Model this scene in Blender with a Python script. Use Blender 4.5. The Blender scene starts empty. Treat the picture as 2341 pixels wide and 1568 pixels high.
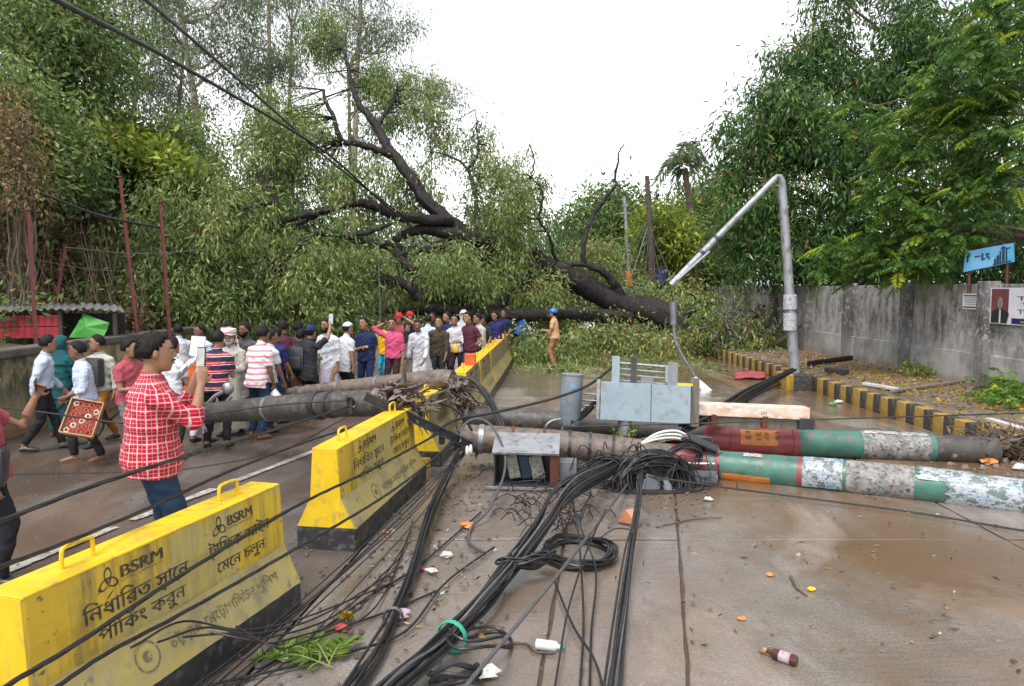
import bpy, bmesh, math, random
import numpy as np
from mathutils import Vector, Matrix, noise as mnoise

random.seed(7)
RNG = np.random.default_rng(11)
SC = bpy.context.scene
COL = SC.collection
R = math.radians
PI = math.pi

# ------------------------------------------------------------------ camera
CAM_H, FPX, CX, CY, HORIZON = 2.3, 1690.0, 1170.5, 784.0, 660.0     # photo measured on a 2341 x 1568 grid
PITCH = math.atan((CY - HORIZON) / FPX)
cd = bpy.data.cameras.new("camera"); cam = bpy.data.objects.new("camera", cd); COL.objects.link(cam)
cd.sensor_width = 36.0; cd.lens = 36.0 * FPX / 2341.0; cd.clip_start = 0.05; cd.clip_end = 900.0
cam.location = (0, 0, CAM_H); cam.rotation_euler = (PI / 2 - PITCH, 0, 0)
SC.camera = cam

# ------------------------------------------------------------------ overcast sky and a weak, soft sun
SUN_EL, SUN_AZ = 62.0, 205.0          # azimuth measured from +Y towards +X
w = bpy.data.worlds.new("World"); SC.world = w; w.use_nodes = True
nt = w.node_tree; nt.nodes.clear()
sky = nt.nodes.new("ShaderNodeTexSky"); sky.sky_type = 'NISHITA'; sky.sun_disc = False
sky.sun_elevation = R(SUN_EL); sky.sun_rotation = R(SUN_AZ)
sky.air_density = 1.0; sky.dust_density = 1.0; sky.ozone_density = 1.0
hs = nt.nodes.new("ShaderNodeHueSaturation"); hs.inputs['Saturation'].default_value = 0.12
bg = nt.nodes.new("ShaderNodeBackground"); bg.inputs['Strength'].default_value = 0.15
wo = nt.nodes.new("ShaderNodeOutputWorld")
nt.links.new(sky.outputs[0], hs.inputs['Color']); nt.links.new(hs.outputs[0], bg.inputs['Color'])
nt.links.new(bg.outputs[0], wo.inputs[0])
sd = bpy.data.lights.new("sun", 'SUN'); sd.energy = 1.5; sd.angle = R(25); sd.color = (1.0, 0.97, 0.93)
so = bpy.data.objects.new("sun", sd); COL.objects.link(so)
sdir = Vector((math.sin(R(SUN_AZ)) * math.cos(R(SUN_EL)), math.cos(R(SUN_AZ)) * math.cos(R(SUN_EL)), math.sin(R(SUN_EL))))
so.rotation_euler = sdir.to_track_quat('Z', 'Y').to_euler(); so.location = (0, 0, 30)
vs = SC.view_settings
vs.view_transform = 'Standard'; vs.look = 'None'; vs.gamma = 1.0; vs.use_curve_mapping = False
vs.exposure = 1.25
SC.cycles.max_bounces = 8; SC.cycles.diffuse_bounces = 5; SC.cycles.glossy_bounces = 3
SC.cycles.transparent_max_bounces = 4; SC.cycles.transmission_bounces = 3
SC.cycles.use_denoising = True

# ------------------------------------------------------------------ pixel -> place
_fw = Vector((0, math.cos(PITCH), -math.sin(PITCH))); _up = Vector((0, math.sin(PITCH), math.cos(PITCH)))
def ray(px, py):
    return _fw + Vector((1, 0, 0)) * ((px - CX) / FPX) - _up * ((py - CY) / FPX)
def at(px, py, y):
    r = ray(px, py); return Vector((0, 0, CAM_H)) + r * (y / r.y)
def gp(px, py, z=0.0):
    r = ray(px, py); return Vector((0, 0, CAM_H)) + r * ((z - CAM_H) / r.z)

# ------------------------------------------------------------------ materials
MATS = {}
def nd(t, kind, **kw):
    n = t.nodes.new(kind)
    for k, v in kw.items():
        if k in n.inputs.keys() if hasattr(n.inputs, 'keys') else False: n.inputs[k].default_value = v
        else: setattr(n, k, v)
    return n
def ramp(t, fac, stops):
    n = t.nodes.new("ShaderNodeValToRGB"); cr = n.color_ramp
    while len(cr.elements) < len(stops): cr.elements.new(0.5)
    for e, (p, c) in zip(cr.elements, stops):
        e.position = p; e.color = (c[0], c[1], c[2], 1) if not isinstance(c, (int, float)) else (c, c, c, 1)
    t.links.new(fac, n.inputs[0]); return n.outputs[0]
def noise(t, scale, detail=6, rough=0.6, vec=None, dist=0.0):
    n = t.nodes.new("ShaderNodeTexNoise"); n.inputs['Scale'].default_value = scale
    n.inputs['Detail'].default_value = detail; n.inputs['Roughness'].default_value = rough
    n.inputs['Distortion'].default_value = dist
    if vec is not None: t.links.new(vec, n.inputs['Vector'])
    return n.outputs[0]
def coords(t, scale=(1, 1, 1), kind='Object', rot=(0, 0, 0)):
    tc = t.nodes.new("ShaderNodeTexCoord"); mp = t.nodes.new("ShaderNodeMapping")
    mp.inputs['Scale'].default_value = scale; mp.inputs['Rotation'].default_value = rot
    t.links.new(tc.outputs[kind], mp.inputs[0]); return mp.outputs[0]
def mix(t, fac, a, b, blend='MIX'):
    n = t.nodes.new("ShaderNodeMix"); n.data_type = 'RGBA'; n.blend_type = blend
    for s, v in ((n.inputs[0], fac), (n.inputs[6], a), (n.inputs[7], b)):
        if isinstance(v, (int, float)): s.default_value = v
        elif isinstance(v, (tuple, list)): s.default_value = (v[0], v[1], v[2], 1)
        else: t.links.new(v, s)
    return n.outputs[2]
def math_(t, op, a, b=0.0):
    n = t.nodes.new("ShaderNodeMath"); n.operation = op
    for s, v in ((n.inputs[0], a), (n.inputs[1], b)):
        if isinstance(v, (int, float)): s.default_value = v
        else: t.links.new(v, s)
    return n.outputs[0]
def new_mat(name):
    m = bpy.data.materials.new(name); m.use_nodes = True; t = m.node_tree
    b = t.nodes['Principled BSDF']; MATS[name] = m; return m, t, b
def bump(t, b, h, strength=0.3, dist=0.02):
    n = t.nodes.new("ShaderNodeBump"); n.inputs['Strength'].default_value = strength
    n.inputs['Distance'].default_value = dist; t.links.new(h, n.inputs['Height']); t.links.new(n.outputs[0], b.inputs['Normal'])
def mat(name, c1, c2=None, scale=6.0, rough=0.6, metal=0.0, bmp=0.15, c3=None, stretch=(1, 1, 1), spec=0.5, kind='Object', bscale=None, rvar=0.15):
    """procedural surface: noise-mixed colours, uneven gloss, fine relief"""
    if name in MATS: return MATS[name]
    m, t, b = new_mat(name)
    c2 = c2 or tuple(x * 0.72 for x in c1)
    v = coords(t, stretch, kind); f = noise(t, scale, 7, 0.62, v)
    col = ramp(t, f, [(0.32, c2), (0.66, c1)])
    if c3:
        f2 = noise(t, scale * 2.7, 6, 0.6, v); k = ramp(t, f2, [(0.52, 0.0), (0.64, 1.0)]); col = mix(t, k, col, c3)
    t.links.new(col, b.inputs['Base Color'])
    rr = ramp(t, noise(t, scale * 1.9, 4, 0.5, v), [(0.3, max(0.02, rough - rvar)), (0.7, min(1, rough + rvar))])
    t.links.new(rr, b.inputs['Roughness'])
    b.inputs['Metallic'].default_value = metal; b.inputs['Specular IOR Level'].default_value = spec
    if bmp: bump(t, b, noise(t, bscale or scale * 6, 5, 0.6, v), bmp, 0.01)
    return m

# ------------------------------------------------------------------ mesh collecting
def perp(d):
    d = Vector(d).normalized(); a = Vector((0, 0, 1)) if abs(d.z) < 0.9 else Vector((1, 0, 0))
    u = d.cross(a).normalized(); return u, d.cross(u).normalized()
class MB:
    def __init__(self): self.v = []; self.f = []; self.m = []
    def add(self, vs, fs, mi=0):
        o = len(self.v); self.v += [tuple(p) for p in vs]; self.f += [tuple(i + o for i in f) for f in fs]; self.m += [mi] * len(fs)
        return self
    def box(self, c, s, rot=None, mi=0, bev=0.0):
        c = Vector(c); hx, hy, hz = s[0] / 2, s[1] / 2, s[2] / 2
        M = rot if rot is not None else Matrix.Identity(3)
        if isinstance(M, (int, float)): M = Matrix.Rotation(M, 3, 'Z')
        if bev <= 0:
            vs = [c + M @ Vector((x, y, z)) for z in (-hz, hz) for x, y in ((-hx, -hy), (hx, -hy), (hx, hy), (-hx, hy))]
            return self.add(vs, [(3, 2, 1, 0), (4, 5, 6, 7), (0, 1, 5, 4), (1, 2, 6, 5), (2, 3, 7, 6), (3, 0, 4, 7)], mi)
        bm = bmesh.new(); bmesh.ops.create_cube(bm, size=1.0)
        for q in bm.verts: q.co = Vector((q.co.x * s[0], q.co.y * s[1], q.co.z * s[2]))
        bmesh.ops.bevel(bm, geom=bm.edges[:], offset=bev, segments=2, affect='EDGES', profile=0.6)
        bm.verts.index_update()
        self.add([c + M @ q.co for q in bm.verts], [[q.index for q in f.verts] for f in bm.faces], mi); bm.free(); return self
    def loft(self, rings, cap=True, mi=0, closed=False):
        n = len(rings[0]); vs = [p for r in rings for p in r]; fs = []
        for i in range(len(rings) - (0 if closed else 1)):
            a, b_ = i * n, ((i + 1) % len(rings)) * n
            for k in range(n): fs.append((a + k, a + (k + 1) % n, b_ + (k + 1) % n, b_ + k))
        if cap and not closed: fs += [tuple(reversed(range(n))), tuple(range(len(vs) - n, len(vs)))]
        return self.add(vs, fs, mi)
    def tube(self, pts, rad, n=8, cap=True, mi=0, flat=1.0):
        pts = [Vector(p) for p in pts]; k = len(pts)
        rad = [rad] * k if isinstance(rad, (int, float)) else list(rad)
        rings = []; u = None
        for i, p in enumerate(pts):
            d = (pts[min(i + 1, k - 1)] - pts[max(i - 1, 0)])
            d = d.normalized() if d.length > 1e-9 else Vector((0, 0, 1))
            if u is None: u, _ = perp(d)
            else:
                u = u - d * u.dot(d); u = u.normalized() if u.length > 1e-6 else perp(d)[0]
            v = d.cross(u)
            rings.append([p + (u * math.cos(2 * PI * j / n) + v * math.sin(2 * PI * j / n) * flat) * rad[i] for j in range(n)])
        return self.loft(rings, cap, mi)
    def cyl(self, a, b, r, n=16, r2=None, mi=0): return self.tube([a, b], [r, r if r2 is None else r2], n, True, mi)
    def ball(self, c, r, n=10, k=7, rot=None, mi=0):
        r = (r, r, r) if isinstance(r, (int, float)) else r; c = Vector(c); M = rot if rot is not None else Matrix.Identity(3)
        rings = []
        for i in range(k + 1):
            th = PI * (i + 0.02 * (i == 0) - 0.02 * (i == k)) / k
            rings.append([c + M @ Vector((r[0] * math.sin(th) * math.cos(2 * PI * j / n), r[1] * math.sin(th) * math.sin(2 * PI * j / n), -r[2] * math.cos(th))) for j in range(n)])
        return self.loft(rings, True, mi)
    def prism(self, poly, axis_a, axis_b, axis_n, origin, length, mi=0):
        """polygon in (a,b) pushed along n"""
        o = Vector(origin); A, B, N = Vector(axis_a), Vector(axis_b), Vector(axis_n)
        r0 = [o + A * x + B * y for x, y in poly]; r1 = [p + N * length for p in r0]
        return self.loft([r0, r1], True, mi)
    def quad(self, a, b, c, d, mi=0): return self.add([a, b, c, d], [(0, 1, 2, 3)], mi)
    def build(self, name, mats, parent=None, smooth=False, world=True, autos=None):
        me = bpy.data.meshes.new(name)
        off = Vector((0, 0, 0))
        if world and parent is not None:
            p = parent
            while p is not None: off = off + Vector(p.location); p = p.parent
        me.from_pydata([(x - off.x, y - off.y, z - off.z) for x, y, z in self.v], [], self.f)
        mats = mats if isinstance(mats, (list, tuple)) else [mats]
        for m_ in mats: me.materials.append(m_)
        if len(mats) > 1: me.polygons.foreach_set('material_index', self.m)
        bm = bmesh.new(); bm.from_mesh(me); bmesh.ops.recalc_face_normals(bm, faces=bm.faces); bm.to_mesh(me); bm.free()
        if smooth:
            me.polygons.foreach_set('use_smooth', [True] * len(me.polygons))
            me.set_sharp_from_angle(angle=R(autos or 40))
        me.update()
        return link(name, me, parent)
def link(name, me, parent=None):
    o = bpy.data.objects.new(name, me); COL.objects.link(o)
    if parent is not None: o.parent = parent
    return o
def tag(o, label=None, cat=None, group=None, kind=None):
    if label: o['label'] = label
    if cat: o['category'] = cat
    if group: o['group'] = group
    if kind: o['kind'] = kind
    return o
def thing(name, label, cat, loc=(0, 0, 0), rotz=0.0, group=None):
    o = bpy.data.objects.new(name, None); COL.objects.link(o); o.empty_display_size = 0.2
    o.location = loc; o.rotation_euler = (0, 0, rotz); return tag(o, label, cat, group)
def single(name, label, cat, mb, mats, smooth=False, group=None, kind=None):
    """a thing that is one mesh: its origin goes to the middle of its foot"""
    a = np.array(mb.v); c = Vector(((a[:, 0].min() + a[:, 0].max()) / 2, (a[:, 1].min() + a[:, 1].max()) / 2, a[:, 2].min()))
    mb.v = [(x - c.x, y - c.y, z - c.z) for x, y, z in mb.v]
    o = mb.build(name, mats, None, smooth); o.location = c
    return tag(o, label, cat, group, kind)
def structure(name, mb, mats, smooth=False):
    o = mb.build(name, mats, None, smooth); o['kind'] = 'structure'; return o
def copy_tree(o, parent=None):
    c = o.copy(); COL.objects.link(c); c.parent = parent
    for ch in o.children: copy_tree(ch, c)
    return c
def spline(pts, sub=6):
    """Catmull-Rom through points"""
    P = [Vector(p) for p in pts]
    if len(P) < 3: return P
    P = [P[0] * 2 - P[1]] + P + [P[-1] * 2 - P[-2]]; out = []
    for i in range(1, len(P) - 2):
        for k in range(sub):
            t = k / sub; a, b, c, d = P[i - 1], P[i], P[i + 1], P[i + 2]
            out.append(0.5 * ((2 * b) + (c - a) * t + (2 * a - 5 * b + 4 * c - d) * t * t + (3 * b - 3 * c + d - a) * t ** 3))
    return out + [P[-2]]
def jit(s): return Vector((random.uniform(-s, s), random.uniform(-s, s), random.uniform(-s, s)))

# ------------------------------------------------------------------ foliage
def leaf_mat(name, dark, midc, light, rough=0.45, dead=None):
    if name in MATS: return MATS[name]
    m, t, b = new_mat(name)
    a = t.nodes.new("ShaderNodeAttribute"); a.attribute_name = "tone"
    st = [(0.0, dark), (0.5, midc), (0.93, light)]
    if dead: st.append((0.985, dead))
    c = ramp(t, a.outputs['Fac'], st)
    t.links.new(c, b.inputs['Base Color']); b.inputs['Roughness'].default_value = rough; b.inputs['Specular IOR Level'].default_value = 0.35
    tr = t.nodes.new("ShaderNodeBsdfTranslucent"); t.links.new(c, tr.inputs[0])
    ms = t.nodes.new("ShaderNodeMixShader"); ms.inputs[0].default_value = 0.42
    o = t.nodes['Material Output']; t.links.new(b.outputs[0], ms.inputs[1]); t.links.new(tr.outputs[0], ms.inputs[2]); t.links.new(ms.outputs[0], o.inputs[0])
    return m
def leaf_mesh(name, P, D, L, W, tone, material, parent=None, world=True, kind=None):
    """N small folded leaves: base points P, directions D, length L, width W, tone 0..1"""
    n = len(P); P = np.asarray(P, float); D = np.asarray(D, float); D /= np.linalg.norm(D, axis=1)[:, None] + 1e-9
    L = np.broadcast_to(L, (n,))[:, None]; W = np.broadcast_to(W, (n,))[:, None]
    rv = RNG.normal(size=(n, 3)); S = np.cross(D, rv); S /= np.linalg.norm(S, axis=1)[:, None] + 1e-9
    Nn = np.cross(S, D)
    mid = P + D * L * 0.45
    V = np.stack([P, mid + S * W * 0.5 + Nn * W * 0.15, P + D * L - Nn * L * 0.12, mid - S * W * 0.5 + Nn * W * 0.15], 1).reshape(-1, 3)
    if world and parent is not None:
        p = parent; off = Vector((0, 0, 0))
        while p is not None: off = off + Vector(p.location); p = p.parent
        V = V - np.array(off)
    me = bpy.data.meshes.new(name); me.vertices.add(4 * n); me.vertices.foreach_set('co', V.ravel())
    me.loops.add(4 * n); me.loops.foreach_set('vertex_index', np.arange(4 * n, dtype=np.int32))
    me.polygons.add(n); me.polygons.foreach_set('loop_start', np.arange(0, 4 * n, 4, dtype=np.int32))
    at_ = me.attributes.new('tone', 'FLOAT', 'FACE'); at_.data.foreach_set('value', np.clip(tone, 0, 1).astype(np.float32))
    me.materials.append(material); me.update(calc_edges=True); me.validate()
    o = link(name, me, parent)
    if kind: o['kind'] = kind
    return o
def blob_points(blobs, n, shell=0.45):
    """clump centres in ellipsoids (centre, radii, weight), thicker near the skin"""
    wts = np.array([b[2] if len(b) > 2 else b[1][0] * b[1][1] * b[1][2] for b in blobs], float); wts /= wts.sum()
    idx = RNG.choice(len(blobs), n, p=wts); d = RNG.normal(size=(n, 3)); d /= np.linalg.norm(d, axis=1)[:, None]
    r = RNG.random(n) ** (1 / 3.0); r = shell + (1 - shell) * r
    c = np.array([tuple(blobs[i][0]) for i in idx]); rad = np.array([tuple(blobs[i][1]) for i in idx])
    return c + d * rad * r[:, None], idx
def clumps(C, per, spread, L, W, droop=0.6, tone_var=0.22, tone_c=None, Lvar=0.35, light=0.1):
    """leaf sprays round clump centres C"""
    n = len(C); N = n * per
    off = RNG.normal(size=(N, 3)) * spread; cc = np.repeat(C, per, 0); P = cc + off
    D = off / (spread + 1e-9) * 0.6 + RNG.normal(size=(N, 3)) * 0.5; D[:, 2] -= droop * 1.6
    tc = RNG.normal(0.45, 0.18, n) if tone_c is None else tone_c
    T = np.repeat(tc, per) + RNG.normal(0, tone_var, N) + light * np.clip(off[:, 2] / (np.max(spread) + 1e-9), -1, 1)  # painted top light: leaves higher in a clump get a lighter tone
    return P, D, L * (1 + RNG.uniform(-Lvar, Lvar, N)), W * (1 + RNG.uniform(-Lvar, Lvar, N)), T
def limb(mb, pts, r0, r1, n=8, wob=0.0, sub=5):
    P = spline(pts, sub); k = len(P)
    if wob: P = [P[0]] + [p + jit(wob) for p in P[1:-1]] + [P[-1]]
    mb.tube(P, [r0 + (r1 - r0) * (i / (k - 1)) for i in range(k)], n); return P
# ================================================================== SETTING
def wet_mat(name, dry, dark, mud, puddle_lo, puddle_hi, rough_dry, grain=40.0, mudamt=(0.45, 0.62), mud_side=False):
    m, t, b = new_mat(name)
    v = coords(t, (1, 1, 1)); vs_ = coords(t, (1.0, 0.45, 1.0))
    base = ramp(t, noise(t, 1.3, 8, 0.65, v), [(0.3, dark), (0.7, dry)])
    fine = ramp(t, noise(t, grain, 4, 0.7, v), [(0.3, 0.62), (0.7, 1.25)])
    base = mix(t, 1.0, base, fine, 'MULTIPLY')
    mk = ramp(t, noise(t, 0.55, 7, 0.6, vs_, 0.6), [(mudamt[0], 0.0), (mudamt[1], 1.0)])
    mk2 = mix(t, 0.85, (0, 0, 0), mk)
    if mud_side:     # the mud was washed towards the kerb side
        sx = t.nodes.new('ShaderNodeSeparateXYZ'); t.links.new(v, sx.inputs[0]); mk2 = mix(t, 1.0, mk2, ramp(t, math_(t, 'DIVIDE', math_(t, 'ADD', sx.outputs[0], math_(t, 'MULTIPLY', noise(t, 0.7, 4, .6, v), 2.0)), 6.0), [(0.12, 0.30), (0.52, 1.0)]), 'MULTIPLY')
    base = mix(t, mk2, base, mud)
    pn = noise(t, 0.8, 6, 0.58, vs_, 0.5); pud = ramp(t, pn, [(puddle_lo, 0.0), (puddle_hi, 1.0)])
    base = mix(t, pud, base, mix(t, 1.0, base, (0.66, 0.62, 0.58), 'MULTIPLY'))
    t.links.new(base, b.inputs['Base Color'])
    ro = mix(t, pud, (rough_dry,) * 3, (0.045,) * 3)
    rv = ramp(t, noise(t, 9, 5, 0.6, v), [(0.3, 0.75), (0.7, 1.25)])
    t.links.new(mix(t, 1.0, ro, rv, 'MULTIPLY'), b.inputs['Roughness'])
    b.inputs['Specular IOR Level'].default_value = 0.6
    inv = mix(t, pud, (1, 1, 1), (0.18, 0.18, 0.18))
    h = mix(t, 1.0, noise(t, grain * 0.9, 5, 0.7, v), inv, 'MULTIPLY')
    rip = mix(t, 0.25, h, noise(t, 9.0, 3, 0.5, coords(t, (0.5, 2.6, 1))), 'ADD')
    bump(t, b, rip, 0.55, 0.022); return m
M_CONC = wet_mat('wet_concrete', (0.31, 0.288, 0.27), (0.185, 0.168, 0.155), (0.19, 0.115, 0.062), 0.40, 0.48, 0.22, 55.0, (0.38, 0.54), True)
M_ASPH = wet_mat('wet_asphalt', (0.17, 0.15, 0.14), (0.095, 0.082, 0.076), (0.15, 0.10, 0.068), 0.38, 0.55, 0.32, 60.0, (0.40, 0.60))
M_PAVE = wet_mat('muddy_pavement', (0.21, 0.17, 0.13), (0.12, 0.093, 0.072), (0.165, 0.105, 0.062), 0.52, 0.66, 0.5, 30.0, (0.42, 0.6))
M_EARTH = mat('earth', (0.16, 0.11, 0.075), (0.08, 0.06, 0.04), 1.2, 0.85, bmp=0.5)
M_JOINT = mat('joint_mud', (0.07, 0.05, 0.035), None, 9, 0.5)
M_YEL = mat('yellow_paint', (0.72, 0.49, 0.012), (0.60, 0.38, 0.010), 3.0, 0.42, bmp=0.1, c3=(0.46, 0.31, 0.05), bscale=30)
def barrier_face_mat():
    m, t, b = new_mat('weathered_yellow_paint')
    v = coords(t, (1, 1, 1)); st = coords(t, (7, 7, 0.8))
    col = ramp(t, noise(t, 2.2, 7, 0.65, v), [(0.35, (0.50, 0.32, 0.025)), (0.65, (0.62, 0.43, 0.03))])
    dirt = ramp(t, noise(t, 1.6, 7, 0.68, st), [(0.46, 0.0), (0.66, 0.85)])
    col = mix(t, dirt, col, (0.17, 0.125, 0.055))
    pale = ramp(t, noise(t, 1.1, 5, 0.6, v), [(0.52, 0.0), (0.58, 0.65)])
    col = mix(t, pale, col, (0.36, 0.31, 0.14))
    scr = ramp(t, noise(t, 16, 6, 0.72, v), [(0.62, 0.0), (0.66, 0.9)])
    col = mix(t, scr, col, (0.09, 0.07, 0.045))
    t.links.new(col, b.inputs['Base Color']); b.inputs['Roughness'].default_value = 0.5
    bump(t, b, noise(t, 28, 6, 0.65, v), 0.2, 0.01); return m
M_YELW = barrier_face_mat()
M_YELD = mat('grimy_beige_yellow', (0.34, 0.265, 0.12), (0.17, 0.138, 0.085), 2.4, .6, bmp=.3, c3=(0.14, 0.11, 0.07), stretch=(3, 1, 1))
def slope_mat():
    m, t, b = new_mat('worn_yellow_concrete')
    v = coords(t, (1, 1, 1))
    col = ramp(t, noise(t, 2.4, 8, 0.7, v), [(0.38, (0.20, 0.165, 0.09)), (0.5, (0.31, 0.255, 0.105)), (0.64, (0.38, 0.29, 0.07))])
    k = ramp(t, noise(t, 9, 7, 0.72, v), [(0.58, 0.0), (0.68, 0.85)])
    t.links.new(mix(t, k, col, (0.13, 0.11, 0.08)), b.inputs['Base Color']); b.inputs['Roughness'].default_value = 0.55
    bump(t, b, noise(t, 30, 6, 0.7, v), 0.3, 0.01); return m
M_YELS = slope_mat()
M_BLK = mat('black_paint', (0.035, 0.036, 0.04), (0.018, 0.018, 0.02), 5, 0.45, bmp=0.2, c3=(0.10, 0.09, 0.08))
M_KYEL = mat('kerb_yellow', (0.44, 0.27, 0.02), (0.26, 0.17, 0.035), 5, 0.55, bmp=0.25, c3=(0.20, 0.16, 0.10))
M_KBLK = mat('kerb_black', (0.03, 0.03, 0.033), (0.05, 0.046, 0.042), 5, 0.5, bmp=0.25, c3=(0.11, 0.095, 0.08))
M_WHITE = mat('worn_white_line', (0.46, 0.44, 0.41), (0.20, 0.18, 0.165), 7, 0.45, bmp=0.3, c3=(0.12, 0.10, 0.09))
M_RUST = mat('rusty_steel', (0.15, 0.050, 0.027), (0.07, 0.024, 0.015), 6, 0.7, 0.3, 0.25)
M_REDPOST = mat('red_painted_steel', (0.15, 0.026, 0.024), (0.075, 0.022, 0.018), 5, 0.55, 0.1, 0.15)

# ground sheet to the horizon
g = MB(); g.quad((-260, -30, -0.03), (260, -30, -0.03), (260, 420, -0.03), (-260, 420, -0.03)); structure('ground', g, M_EARTH)
def xm(y): return -1.16 + 0.115 * (y - 8.0) if y < 8 else -1.16 + 0.068 * (y - 8.0)      # median line on the ground
road = MB()
ys = [-3, 2.2, 6.65, 11.1, 15.5, 20, 24.5, 29, 34, 45, 60, 90]
# left carriageway: one asphalt sheet
vl = []; fl = []
yy = [-3 + 0.75 * i for i in range(125)]; nx = 14
for y in yy:
    for k in range(nx + 1):
        x = -8.1 + (xm(y) + 8.1) * k / nx
        vl.append((x, y, 0.012 * mnoise.noise(Vector((x * 0.5, y * 0.5, 3)))))
for i in range(len(yy) - 1):
    for k in range(nx): a = i * (nx + 1) + k; fl.append((a, a + 1, a + nx + 2, a + nx + 1))
road.add(vl, fl); road_o = structure('left_carriageway', road, M_ASPH, True)
# right carriageway: concrete slabs over a muddy bed
bed = MB(); bed.quad((-1.9, -3, -0.022), (7.0, -3, -0.022), (7.0, 90, -0.022), (-1.9, 90, -0.022)); bed_o = structure('right_carriageway', bed, M_JOINT)
ja = [lambda y: xm(y) + 0.006, lambda y: 0.27 + 0.13 * (y - 5) if y < 12 else 1.18 + 0.06 * (y - 12), lambda y: 1.2 + 0.2 * (y - 5) if y < 12 else 2.6 + 0.05 * (y - 12), lambda y: 4.5 + 0.03 * (y - 5), lambda y: 6.79]
for i in range(len(ys) - 1):
    for k in range(4):
        y0, y1 = ys[i] + 0.012, ys[i + 1] - 0.012
        if k % 2 and i % 2 == 0 and i > 0: y0 += 0.0
        gx = 0.010
        a, b_, c, d = (ja[k](y0) + gx, y0), (ja[k + 1](y0) - gx, y0), (ja[k + 1](y1) - gx, y1), (ja[k](y1) + gx, y1)
        z = random.uniform(-0.004, 0.004); s = MB(); out = []
        for p0, p1 in ((a, b_), (b_, c), (c, d), (d, a)):
            nn = max(2, int(math.hypot(p1[0] - p0[0], p1[1] - p0[1]) / 0.22)) if y0 < 20 else 2
            out += [(p0[0] + (p1[0] - p0[0]) * q / nn + random.uniform(-.007, .007) * (q > 0), p0[1] + (p1[1] - p0[1]) * q / nn + random.uniform(-.007, .007) * (q > 0)) for q in range(nn)]
        cx_, cy_ = (a[0] + c[0]) / 2, (a[1] + c[1]) / 2
        s.loft([[(p[0], p[1], -0.02) for p in out], [(p[0], p[1], z - 0.007) for p in out], [(p[0] + (cx_ - p[0]) * .008, p[1] + (cy_ - p[1]) * .005, z) for p in out]], True)
        s.build('slab', M_CONC, bed_o)
# worn white lane line on the asphalt
ln = MB(); lp = spline([gp(-200, 1400), gp(60, 1290), gp(345, 1175), gp(700, 1040), gp(900, 960), gp(1010, 900)], 8)
for i in range(len(lp) - 1):
    if random.random() < 0.06: continue
    d = (lp[i + 1] - lp[i]).normalized(); n = Vector((-d.y, d.x, 0)) * 0.055
    e = [random.uniform(0.8, 1.15) for _ in range(2)]
    ln.quad(lp[i] - n * e[0] + Vector((0, 0, .016)), lp[i + 1] - n * e[1] + Vector((0, 0, .016)), lp[i + 1] + n * e[1] + Vector((0, 0, .016)), lp[i] + n * e[0] + Vector((0, 0, .016)))
structure('lane_line', ln, M_WHITE)

# right pavement with painted kerb stones
pv = MB(); vl = []; fl = []; yy = [5 + 0.6 * i for i in range(100)]
for y in yy:
    for k in range(9):
        x = 6.95 + (11.2 - 6.95) * k / 8; vl.append((x, y, 0.32 + 0.02 * mnoise.noise(Vector((x * 0.9, y * 0.9, 8))) - 0.012 * (k == 0)))
for i in range(len(yy) - 1):
    for k in range(8): a = i * 9 + k; fl.append((a, a + 1, a + 10, a + 9))
pv.add(vl, fl); pave = structure('pavement', pv, M_PAVE, True)
ks = [MB().box((0, 0, 0.14), (0.19, 0.275, 0.38), bev=0.018).build('kerb_stone', m_, pave, True, False) for m_ in (M_KYEL, M_KBLK)]
y = 6.0; i = 0
while y < 42:
    if True:
        if i < 2: o = ks[i]
        else: o = ks[i % 2].copy(); COL.objects.link(o); o.parent = pave
        o.location = (6.88 + random.uniform(-.012, .012), y, random.uniform(-.02, .006)); o.rotation_euler = (random.uniform(-.02, .02), random.uniform(-.03, .03), random.uniform(-.03, .03)); i += 1
    y += 0.283
pl = thing('lamp_plinth', 'black and yellow painted kerb block at the foot of the bent lamp post', 'plinth', (6.48, 16.9, 0))
MB().box((6.58, 16.95, 0.18), (0.44, 0.70, 0.37), bev=0.02).build('block', M_KBLK, pl)
MB().box((6.29, 16.95, 0.18), (0.16, 0.72, 0.376), bev=0.02).build('yellow_band', M_KYEL, pl)

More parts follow.
